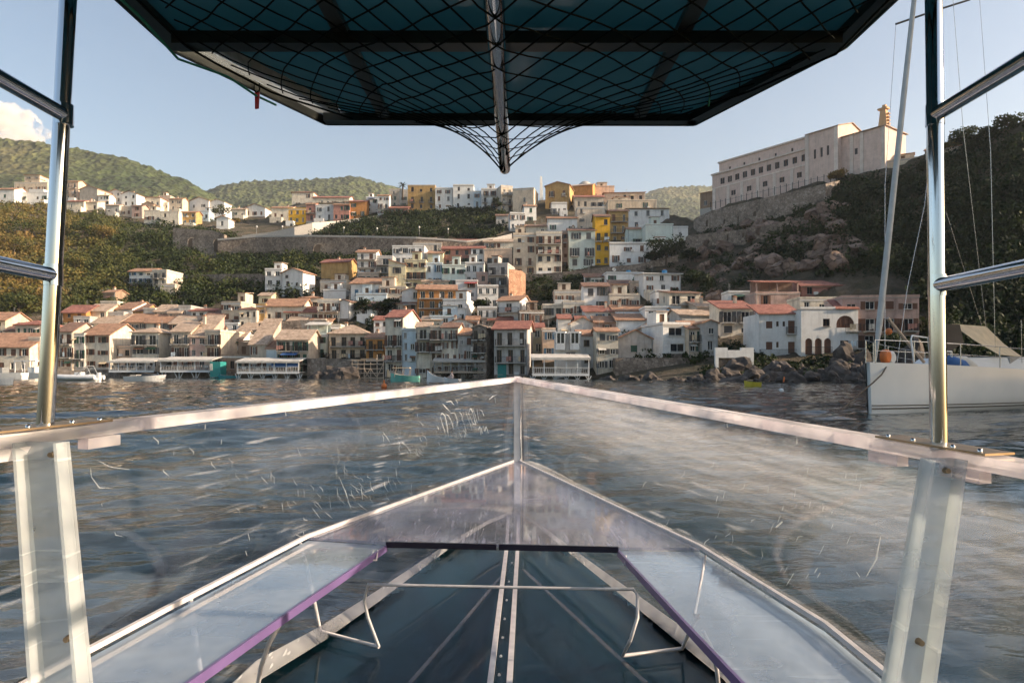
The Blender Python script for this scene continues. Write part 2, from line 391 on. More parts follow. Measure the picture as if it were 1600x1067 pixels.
# ------------------------------------------------------------------ cloud above the left hill
def cloud_mat():
    m = bpy.data.materials.new('cloud_vapour'); m.use_nodes = True; nt = m.node_tree; nt.nodes.remove(nt.nodes['Principled BSDF'])
    v = coords(nt); n1 = noise(nt, v, .006, 5, .62); r = ramp(nt, n1, [(.40, 0.0), (.56, 1.0)])
    q = nt.nodes.new('ShaderNodeMath'); q.operation = 'MULTIPLY'; q.inputs[1].default_value = .022; nt.links.new(r.outputs[0], q.inputs[0])
    pv = nt.nodes.new('ShaderNodeVolumePrincipled'); pv.inputs['Color'].default_value = (.97, .95, .95, 1); pv.inputs['Anisotropy'].default_value = 0.0
    nt.links.new(q.outputs[0], pv.inputs['Density']); nt.links.new(pv.outputs[0], nt.nodes['Material Output'].inputs['Volume']); return m
bm = bmesh.new(); rng = random.Random(4)
for (cx_, cy_, r) in ((-160, 190, 60), (-95, 185, 55), (-50, 195, 45), (-20, 190, 34), (5, 186, 27), (22, 194, 26), (40, 199, 22), (56, 206, 16), (68, 212, 10), (-10, 214, 40), (40, 220, 24), (20, 175, 13), (44, 187, 11)):
    c = P(cx_, cy_, 5200 + rng.uniform(-100, 100)); rad = r * 5200 / F
    mat = Matrix.Translation(c) @ Matrix.Diagonal((rad * 1.05, rad, rad * 0.9, 1))
    bmesh.ops.create_icosphere(bm, subdivisions=4, radius=1.0, matrix=mat)
for v in bm.verts:
    q = v.co * 0.012; d = mnoise.noise(q) * 34 + abs(mnoise.noise(q * 2.3)) * 30 + abs(mnoise.noise(q * 5.5)) * 16 + abs(mnoise.noise(q * 12)) * 8
    v.co.z += d * 0.8; v.co.x += d * 0.5
me = bpy.data.meshes.new('cloud'); bm.to_mesh(me); bm.free(); me.materials.append(cloud_mat())
me.polygons.foreach_set('use_smooth', [True] * len(me.polygons))
props(link(bpy.data.objects.new('cloud', me)), kind='structure')
# ------------------------------------------------------------------ building kit
def wall_panel(mb, o, ux, W, H, openings, nrm, depth=0.22, m=0, z0=0.0):
    """a wall from origin o along ux, W wide, from z0 up to H, with real recessed openings (a,b,za,zb)"""
    o = Vector(o); ux = Vector(ux); uz = Vector((0, 0, 1)); inn = -Vector(nrm) * depth
    xs = sorted({0.0, W} | {a for op in openings for a in op[:2]}); zs = sorted({z0, H} | {a for op in openings for a in op[2:4]})
    pt = lambda x, z: o + ux * x + uz * z
    for i in range(len(xs) - 1):
        for j in range(len(zs) - 1):
            cx, cz = (xs[i] + xs[i + 1]) / 2, (zs[j] + zs[j + 1]) / 2
            if any(a < cx < b and c < cz < d for a, b, c, d in (op[:4] for op in openings)): continue
            mb.quad(pt(xs[i], zs[j]), pt(xs[i + 1], zs[j]), pt(xs[i + 1], zs[j + 1]), pt(xs[i], zs[j + 1]), m)
    for a, b, c, d in (op[:4] for op in openings):
        A, B, C_, D_ = pt(a, c), pt(b, c), pt(b, d), pt(a, d)
        for p, q in ((A, B), (B, C_), (C_, D_), (D_, A)):
            mb.quad(p, p + inn, q + inn, q, m)
_cache = {}
def q2(x, s=0.1): return round(round(x / s) * s, 3)
def window_mesh(w, h, fr, kind='w'):
    key = ('win', w, h, fr, kind)
    if key in _cache: return _cache[key]
    mb = MB(); t = 0.07
    mb.box(-w / 2, w / 2, 0.06, 0.09, 0, h, 0)                     # pane
    for a, b, c, d in ((-w / 2, -w / 2 + t, 0, h), (w / 2 - t, w / 2, 0, h), (-w / 2 + t, w / 2 - t, 0, t), (-w / 2 + t, w / 2 - t, h - t, h), (-t / 2, t / 2, t, h - t)):
        mb.box(a, b, 0.0, 0.058, c, d, 1)
    if kind == 'w': mb.box(-w / 2 - .08, w / 2 + .08, -0.26, -0.02, -0.07, -0.003, 2)   # sill
    _cache[key] = mb.mesh('window', [M['glass'], M[fr], M['slab']]); return _cache[key]
def shutter_mesh(w, h, key_):
    key = ('sh', w, h, key_)
    if key in _cache: return _cache[key]
    mb = MB(); n = max(4, int(h / 0.16))
    mb.box(0, w, -.05, -.02, 0, h, 0)
    for i in range(n): mb.box(.05, w - .05, -.065, -.052, h * (i + .2) / n, h * (i + .75) / n, 0)
    _cache[key] = mb.mesh('shutter', M[key_]); return _cache[key]
def balcony_mesh(w, d):
    key = ('bal', w, d)
    if key in _cache: return _cache[key]
    mb = MB(); mb.box(-w / 2, w / 2, -d, -.003, -.14, 0, 0)
    for x in (-w / 2 + .15, w / 2 - .3): mb.box(x, x + .15, -d * .7, -.004, -.32, -.142, 0)
    s = mb.mesh('balcony', M['slab'])
    mb = MB(); h = 0.95; y = -d + .04
    mb.box(-w / 2, w / 2, y - .02, y + .02, h - .05, h, 0)
    n = max(3, int(w / .16))
    for i in range(n + 1):
        x = -w / 2 + .015 + (w - .03) * i / n; mb.box(x - .012, x + .012, y - .012, y + .012, .002, h - .05, 0)
    for sx in (-w / 2 + .02, w / 2 - .02):
        mb.box(sx - .02, sx + .02, y + .02, -.01, h - .05, h, 0)
        for k in range(4): yy = y + .02 + (d - .08) * (k + .5) / 4; mb.box(sx - .012, sx + .012, yy - .012, yy + .012, .002, h - .05, 0)
    r = mb.mesh('railing', M['iron']); _cache[key] = (s, r); return _cache[key]
def chimney_mesh():
    if 'chim' in _cache: return _cache['chim']
    mb = MB(); mb.box(-.25, .25, -.25, .25, -.6, .9, 0); mb.box(-.32, .32, -.32, .32, .902, 1.0, 1); mb.box(-.2, .2, -.2, .2, 1.002, 1.2, 1)
    _cache['chim'] = mb.mesh('chimney', [M['beige'], M['tile']]); return _cache['chim']
def door_mesh(w, h):
    key = ('door', w, h)
    if key in _cache: return _cache[key]
    mb = MB(); mb.box(-w / 2, w / 2, .05, .09, 0, h, 0)
    for sx in (-w / 2 + .08, .05):
        for z in (.15, h * .55): mb.box(sx, sx + w / 2 - .13, .03, .05, z, z + h * .35, 0)
    _cache[key] = mb.mesh('door', M['door']); return _cache[key]
def slab_roof(mb, pts4, th=0.16, m=0):
    """a sloping slab: four corners of its top, thickened downwards"""
    mb.prism([Vector(p) for p in pts4], [Vector(p) - Vector((0, 0, th)) for p in pts4], m)
def gable_roof(x0, x1, y0, y1, z, rise, axis, ov, mat):
    mb = MB()
    if axis == 'x':       # ridge parallel to the front
        ym = (y0 + y1) / 2; k = rise / (ym - y0); e = z - k * ov + .16
        slab_roof(mb, [(x0 - ov, y0 - ov, e), (x1 + ov, y0 - ov, e), (x1 + ov, ym, z + rise + .16), (x0 - ov, ym, z + rise + .16)])
        slab_roof(mb, [(x0 - ov, ym, z + rise + .16), (x1 + ov, ym, z + rise + .16), (x1 + ov, y1 + ov, e), (x0 - ov, y1 + ov, e)])
    else:
        xm = (x0 + x1) / 2; k = rise / (xm - x0); e = z - k * ov + .16
        slab_roof(mb, [(x0 - ov, y0 - ov, e), (xm, y0 - ov, z + rise + .16), (xm, y1 + ov, z + rise + .16), (x0 - ov, y1 + ov, e)])
        slab_roof(mb, [(xm, y0 - ov, z + rise + .16), (x1 + ov, y0 - ov, e), (x1 + ov, y1 + ov, e), (xm, y1 + ov, z + rise + .16)])
    return mb
def hip_roof(x0, x1, y0, y1, z, rise, ov):
    mb = MB(); x0 -= ov; x1 += ov; y0 -= ov; y1 += ov; w, d = x1 - x0, y1 - y0
    if w > d: r0, r1 = (x0 + d / 2, (y0 + y1) / 2), (x1 - d / 2, (y0 + y1) / 2)
    else: r0, r1 = ((x0 + x1) / 2, y0 + w / 2), ((x0 + x1) / 2, y1 - w / 2 + 1e-3)
    z0 = z + .01; zt = z + rise
    v = [(x0, y0, z0), (x1, y0, z0), (x1, y1, z0), (x0, y1, z0), (r0[0], r0[1], zt), (r1[0], r1[1], zt), (x0, y0, z0 + .14), (x1, y0, z0 + .14), (x1, y1, z0 + .14), (x0, y1, z0 + .14)]
    if w > d: fs = [(6, 7, 5, 4), (7, 8, 5), (8, 9, 4, 5), (9, 6, 4)]
    else: fs = [(6, 7, 4), (7, 8, 5, 4), (8, 9, 5), (9, 6, 4, 5)]
    mb.add(v, fs + [(3, 2, 1, 0), (0, 1, 7, 6), (1, 2, 8, 7), (2, 3, 9, 8), (3, 0, 6, 9)]); return mb

HOUSES = []
GROUP_H = 'houses of the hillside village'
def house(x0, x1, yt, yb, yaw, col, roof, fl, nc, label, o=None):
    o = o or {}
    rng = random.Random(int(x0 * 31 + yt * 17 + x1))
    xc = (x0 + x1) / 2; D = o.get('D', ground_D(xc, min(yb, 600))) + o.get('dD', 0); a = R(yaw)
    base = P(xc, yb, D); s = D / F
    W = (x1 - x0) * s / max(.3, (math.cos(a) + base.x / D * math.sin(a))); H = (yb - yt) * s
    low = xc < 480 and yb > 500; dp = o.get('dp', min(max(W * .9, 5.0), 9.0) + (3.0 if low else 0)); fd = o.get('fd', 5.0); hw = W / 2
    name = o.get('name', 'house')
    root = empty(name, base, -a, label, o.get('cat', 'house'), o.get('group', GROUP_H))
    wm = M[col]; fr = o.get('fr') or rng.choice(['frame_white', 'frame_brown', 'frame_white']); shk = o.get('sh', rng.choice([None, 'sh_green', 'sh_brown', 'sh_brown', 'sh_grey', None]))
    bal = o.get('bal', ()); hs = H / max(fl, 1); front = []; wins = []
    ww = q2(min(o.get('ww', .95), W / max(nc, 1) * .52)); skip = o.get('skip', 0.08)
    colw = [rng.choice([.75, .9, 1, 1, 1.15]) for _ in range(max(nc, 1))]
    for k in range(fl):
        for i in range(nc):
            cx = -hw + W * (i + .5) / nc + rng.uniform(-.08, .08) * W / nc
            if k in bal and ww > .3:
                h = q2(min(2.1, hs * .74)); zb = k * hs + .12; kind = 'b'
            elif k == 0 and i == o.get('door', -1):
                h = q2(min(2.2, hs * .78)); zb = 0.03; kind = 'd'
            else:
                if rng.random() < skip: continue
                h = q2(min(o.get('wh', 1.4), hs * .5)); zb = k * hs + hs * .34; kind = 'w'
            w_ = q2(ww * colw[i]) if 'ww' not in o else ww
            if kind == 'w' and 'wh' not in o: h = q2(h * rng.choice([.75, 1, 1, 1.2]))
            if w_ < .3 or h < .35 or zb + h > H - .12: continue
            front.append((cx - w_ / 2 + hw, cx + w_ / 2 + hw, zb, zb + h)); wins.append((cx, zb, w_, h, kind))
    mb = MB()
    wall_panel(mb, (-hw, 0, 0), (1, 0, 0), W, H, front, (0, -1, 0), z0=-fd)
    # right and left side walls
    sw = o.get('sw', rng.choice([0, 0, 1])); swl = []
    for side, ox, ux, nr in ((1, hw, (0, 1, 0), (1, 0, 0)), (-1, -hw, (0, 1, 0), (-1, 0, 0))):
        ops = []
        want = sw if (side > 0) == (xc < 860 or yaw > 5) else 0
        for k in range(fl if want else 0):
            for i in range(want):
                cy_ = dp * (i + .5) / want; h = q2(min(1.2, hs * .45)); zb = k * hs + hs * .36
                if rng.random() < .25 or zb + h > H - .12: continue
                w2 = q2(min(.8, dp / want * .5)); ops.append((cy_ - w2 / 2, cy_ + w2 / 2, zb, zb + h)); swl.append((side, cy_, zb, w2, h))
        wall_panel(mb, (ox, 0, 0), ux, dp, H, ops, nr, z0=-fd)
    mb.quad((-hw, dp, -fd), (-hw, dp, H), (hw, dp, H), (hw, dp, -fd))
    mb.quad((-hw, 0, H), (hw, 0, H), (hw, dp, H), (-hw, dp, H))
    tk = 'tile' if roof in ('gs', 'gf', 'hip', 'sh', 'st') else None
    tm = M[o.get('tm', rng.choice(['tile', 'tile', 'tile_pale', 'tile_brown', 'tile']))]
    pitch = o.get('pitch', .46 if low else .36); ov = min(.4, W * .06 + .1)
    if roof == 'gs':
        rise = dp / 2 * pitch
        for sx in (-hw, hw): mb.add([(sx, 0, H), (sx, dp, H), (sx, dp / 2, H + rise)], [(0, 1, 2)])
        rf = gable_roof(-hw, hw, 0, dp, H, rise, 'x', ov, tm).build('roof', tm, root)
    elif roof == 'gf':
        rise = W / 2 * pitch
        for y in (0, dp): mb.add([(-hw, y, H), (hw, y, H), (0, y, H + rise)], [(0, 1, 2)])
        rf = gable_roof(-hw, hw, 0, dp, H, rise, 'y', ov, tm).build('roof', tm, root)
    elif roof == 'hip':
        rise = min(W, dp) / 2 * pitch; rf = hip_roof(-hw, hw, 0, dp, H, rise, ov).build('roof', tm, root)
    elif roof in ('sh', 'st'):    # one pitch, down towards the sea ('sh') or down towards the right ('st')
        rb = MB()
        if roof == 'sh':
            rise = dp * pitch * .8; k = rise / dp
            slab_roof(rb, [(-hw - ov, -ov, H - k * ov + .17), (hw + ov, -ov, H - k * ov + .17), (hw + ov, dp + .1, H + rise + .17), (-hw - ov, dp + .1, H + rise + .17)])
            for sx in (-hw, hw): mb.add([(sx, 0, H), (sx, dp, H), (sx, dp, H + rise)], [(0, 1, 2)])
            mb.quad((-hw, dp, H), (hw, dp, H), (hw, dp, H + rise), (-hw, dp, H + rise))
        else:
            rise = W * pitch * .8; k = rise / W
            slab_roof(rb, [(-hw - .1, -ov, H + rise + .17), (hw + ov, -ov, H - k * ov + .17), (hw + ov, dp + ov, H - k * ov + .17), (-hw - .1, dp + ov, H + rise + .17)])
            for y in (0, dp): mb.add([(-hw, y, H), (hw, y, H), (-hw, y, H + rise)], [(0, 1, 2)])
            mb.quad((-hw, 0, H), (-hw, dp, H), (-hw, dp, H + rise), (-hw, 0, H + rise))
        rf = rb.build('roof', tm, root)
    else:                          # flat terrace roof with a parapet
        rise = 0; rb = MB(); pz = o.get('par', .45); t = .18; e = .06
        rb.box(-hw - e, hw + e, -e, dp + e, H + .003, H + .12, 1)
        rb.box(-hw - e, hw + e, -e, t, H + .123, H + pz, 0); rb.box(-hw - e, hw + e, dp - t, dp + e, H + .123, H + pz, 0)
        rb.box(-hw - e, -hw + t, t + .002, dp - t - .002, H + .123, H + pz, 0); rb.box(hw - t, hw + e, t + .002, dp - t - .002, H + .123, H + pz, 0)
        rf = rb.build('roof', [wm, M['deck']], root)
    mb.build('wall', wm, root)
    for (cx, zb, w, h, kind) in wins:
        if kind == 'd': inst('door', door_mesh(w, h), root, (cx, .1, zb)); continue
        wo = inst('window', window_mesh(w, h, fr, kind), root, (cx, .1, zb))
        if shk and rng.random() < .75:
            sm = shutter_mesh(q2(w * .5, .05), h, shk)
            if rng.random() < .3:      # closed over the opening
                inst('shutter', sm, wo, (-w / 2, -.0, 0)); inst('shutter', sm, wo, (0.003, -.0, 0))
            else:
                inst('shutter', sm, wo, (-w / 2 - q2(w * .5, .05) - .02, -.09, 0)); inst('shutter', sm, wo, (w / 2 + .02, -.09, 0))
    for (side, cy_, zb, w, h) in swl:
        inst('window', window_mesh(w, h, fr, 'w'), root, (side * (hw - .1), cy_, zb), side * math.pi / 2)
    for k in bal:
        if o.get('long') or nc == 1:
            w = q2(W * .92, .2); s_, r_ = balcony_mesh(w, .9); bo = inst('balcony', s_, root, (0, 0, k * hs + .1)); inst('railing', r_, bo)
        else:
            for (cx, zb, w, h, kind) in wins:
                if kind == 'b' and abs(zb - (k * hs + .12)) < .02:
                    s_, r_ = balcony_mesh(q2(min(w + .9, W / nc * .92), .2), .8); bo = inst('balcony', s_, root, (cx, 0, k * hs + .1)); inst('railing', r_, bo)
    if rng.random() < o.get('chim', .4) and W > 3:
        inst('chimney', chimney_mesh(), rf, (rng.uniform(-.3, .3) * W, dp * rng.uniform(.45, .7), H + rise * .7))
    if 'awn' in o:
        k, mk, fr0, fr1 = o['awn']; zt = (k + .95) * hs; aw = MB()
        slab_roof(aw, [(-hw + W * fr0, -1.7, zt - .5), (-hw + W * fr1, -1.7, zt - .5), (-hw + W * fr1, -.01, zt), (-hw + W * fr0, -.01, zt)], .04); aw.build('awning', M[mk], root)
    if 'log' in o:                 # a covered roof terrace: posts under a tiled lean-to
        hh, mk = o['log']; lg = MB(); z0 = H + .125
        slab_roof(lg, [(-hw - .2, -.25, z0 + hh), (hw + .2, -.25, z0 + hh), (hw + .2, dp * .6, z0 + hh + .7), (-hw - .2, dp * .6, z0 + hh + .7)], .14); lo = lg.build('canopy', M[mk], root)
        ps = MB()
        for i in range(3):
            x = (-hw + .25) + (W - .5) * i / 2
            ps.box(x - .11, x + .11, .22, .44, z0, z0 + hh - .0, 0)
        ps.box(-hw + .1, hw - .1, dp * .5, dp * .52, z0, z0 + hh + .3, 0); ps.build('post', wm, lo)
    if 'tank' in o:
        t = MB(); t.tube([(hw * .3, dp * .3, H + .13), (hw * .3, dp * .3, H + 1.0), (hw * .3, dp * .3, H + 1.12)], [.55, .55, .4], 12); t.build('water_tank', M[o['tank']], rf)
    if 'dish' in o:
        t = MB(); c = Vector((o['dish'] * hw, .1, H + .9)); t.tube([c - Vector((0, .0, .8)), c], .03, 6)
        t.tube([c + Vector((0, -.02, 0)), c + Vector((0, -.14, .05)), c + Vector((0, -.22, .08))], [.12, .34, .45], 12, caps=False); t.build('satellite_dish', M['frame_white'], rf)
    # small fittings: cornice, rain pipe, aerial, washing, blinds
    if rng.random() < .45 and roof != 'gf':
        cb = MB(); cb.box(-hw - .05, hw + .05, -.07, -.003, H - .22, H - .02); cb.build('cornice', M['frame_white'] if col != 'white' else M['slab'], root)
    if rng.random() < .5:
        dpx = rng.choice([-1, 1]) * (hw - .15); pb = MB(); pb.tube([(dpx, -.07, -1), (dpx, -.07, H - .1)], .05, 6); pb.build('rain_pipe', M['steel_grey'], root)
    if rng.random() < .45:
        ax = rng.uniform(-.6, .6) * hw; ab = MB(); az = H + rise * .6; ab.tube([(ax, dp * .5, az - .3), (ax, dp * .5, az + 1.9)], .025, 5)
        for q_ in (1.3, 1.55, 1.8): ab.box(ax - .45 + q_ * .1, ax + .45 - q_ * .1, dp * .5 - .015, dp * .5 + .015, az + q_, az + q_ + .03)
        ab.build('aerial', M['steel_grey'], rf)
    for (cx, zb, w, h, kind) in wins:
        t_ = rng.random()
        if kind == 'b' and t_ < .35:
            lb = MB(); n_ = rng.randint(1, 3); mk = rng.choice(['cloth_white', 'blue', 'cloth_white', 'rose', 'cloth_beige'])
            for q_ in range(n_): lb.box(cx - .55 + q_ * .42, cx - .2 + q_ * .42, -.98, -.96, zb + .15 + .1 * q_, zb + .93)
            lb.build('washing', M[mk], root)
        elif kind == 'w' and t_ < .12 and 'awn' not in o:
            lb = MB(); slab_roof(lb, [(cx - w * .7, -.75, zb + h * .75), (cx + w * .7, -.75, zb + h * .75), (cx + w * .7, -.012, zb + h + .1), (cx - w * .7, -.012, zb + h + .1)], .03); lb.build('blind', M[rng.choice(['cloth_white', 'cloth_beige', 'sh_green', 'cloth_brown'])], root)
        elif kind == 'w' and t_ < .2:
            lb = MB(); lb.box(cx + w * .7, cx + w * .7 + .7, -.32, -.02, zb - .1, zb + .4); lb.build('air_conditioner', M['frame_white'], root)
    if roof == 'flat' and rng.random() < .5 and 'log' not in o and W > 4:      # a room or stair hut on the terrace
        a0 = rng.uniform(-.9, -.1) * hw; a1 = a0 + W * rng.uniform(.3, .5); b0 = dp * rng.uniform(.3, .5); h1 = rng.uniform(1.9, 2.7); rm = MB(); z1 = H + .124
        wall_panel(rm, (a0, b0, z1), (1, 0, 0), a1 - a0, h1, [((a1 - a0) * .3, (a1 - a0) * .3 + .8, .1, 1.8)], (0, -1, 0))
        for sx, nx_ in ((a0, -1), (a1, 1)): wall_panel(rm, (sx, b0, z1), (0, 1, 0), dp * .45, h1, [], (nx_, 0, 0))
        ro = rm.build('roof_room', wm, root); cp_ = MB(); slab_roof(cp_, [(a0 - .2, b0 - .25, z1 + h1 + .14), (a1 + .2, b0 - .25, z1 + h1 + .14), (a1 + .2, b0 + dp * .45 + .1, z1 + h1 + .5), (a0 - .2, b0 + dp * .45 + .1, z1 + h1 + .5)], .12); cp_.build('roof', M[rng.choice(['tile', 'tile_pale', 'tile_brown', 'slab'])], ro)
        inst('door', door_mesh(.8, 1.7), ro, (a0 + (a1 - a0) * .3 + .4, b0 + .08, z1 + .1))
    if yb < 560 and W > 4.5 and rng.random() < .5 and o.get('cat') is None:      # lower front annex with a terrace
        sd = rng.choice([-1, 1]); aw_ = W * rng.uniform(.4, .62); a0 = -hw if sd < 0 else hw - aw_; h1 = min(hs * .3, 1.2); dd = rng.uniform(1.8, 3.0); an = MB(); ko = rng.choice([wm, M['white'], M['cream']])
        wall_panel(an, (a0, -dd, 0), (1, 0, 0), aw_, h1, [(aw_ * .55, aw_ * .55 + .8, -1.3, -.2)], (0, -1, 0), z0=-fd)
        for sx, nx_ in ((a0, -1), (a0 + aw_, 1)): wall_panel(an, (sx, -dd, 0), (0, 1, 0), dd - .01, h1, [], (nx_, 0, 0), z0=-fd)
        an.quad((a0, -dd, h1 - .35), (a0 + aw_, -dd, h1 - .35), (a0 + aw_, -.01, h1 - .35), (a0, -.01, h1 - .35)); ao = an.build('annex', ko, root)
        inst('window', window_mesh(.8, 1.1, fr, 'w'), ao, (a0 + aw_ * .55 + .4, -dd + .1, -1.3))
    if rng.random() < .5 and H > 4:      # bare or damp base course
        lb = MB(); hb_ = rng.uniform(.5, 1.1)
        xs_ = sorted([-hw - .02] + [x for a in wins if a[1] < hb_ for x in (a[0] - a[2] / 2 - .05, a[0] + a[2] / 2 + .05)] + [hw + .02])
        for a_, b_ in zip(xs_[::2], xs_[1::2]):
            if b_ - a_ > .05: lb.box(a_, b_, -.03, -.003, -fd, hb_)
        lb.build('base_course', M['stone_pale'] if rng.random() < .5 else M['slab'], root)
    HOUSES.append(root); return root
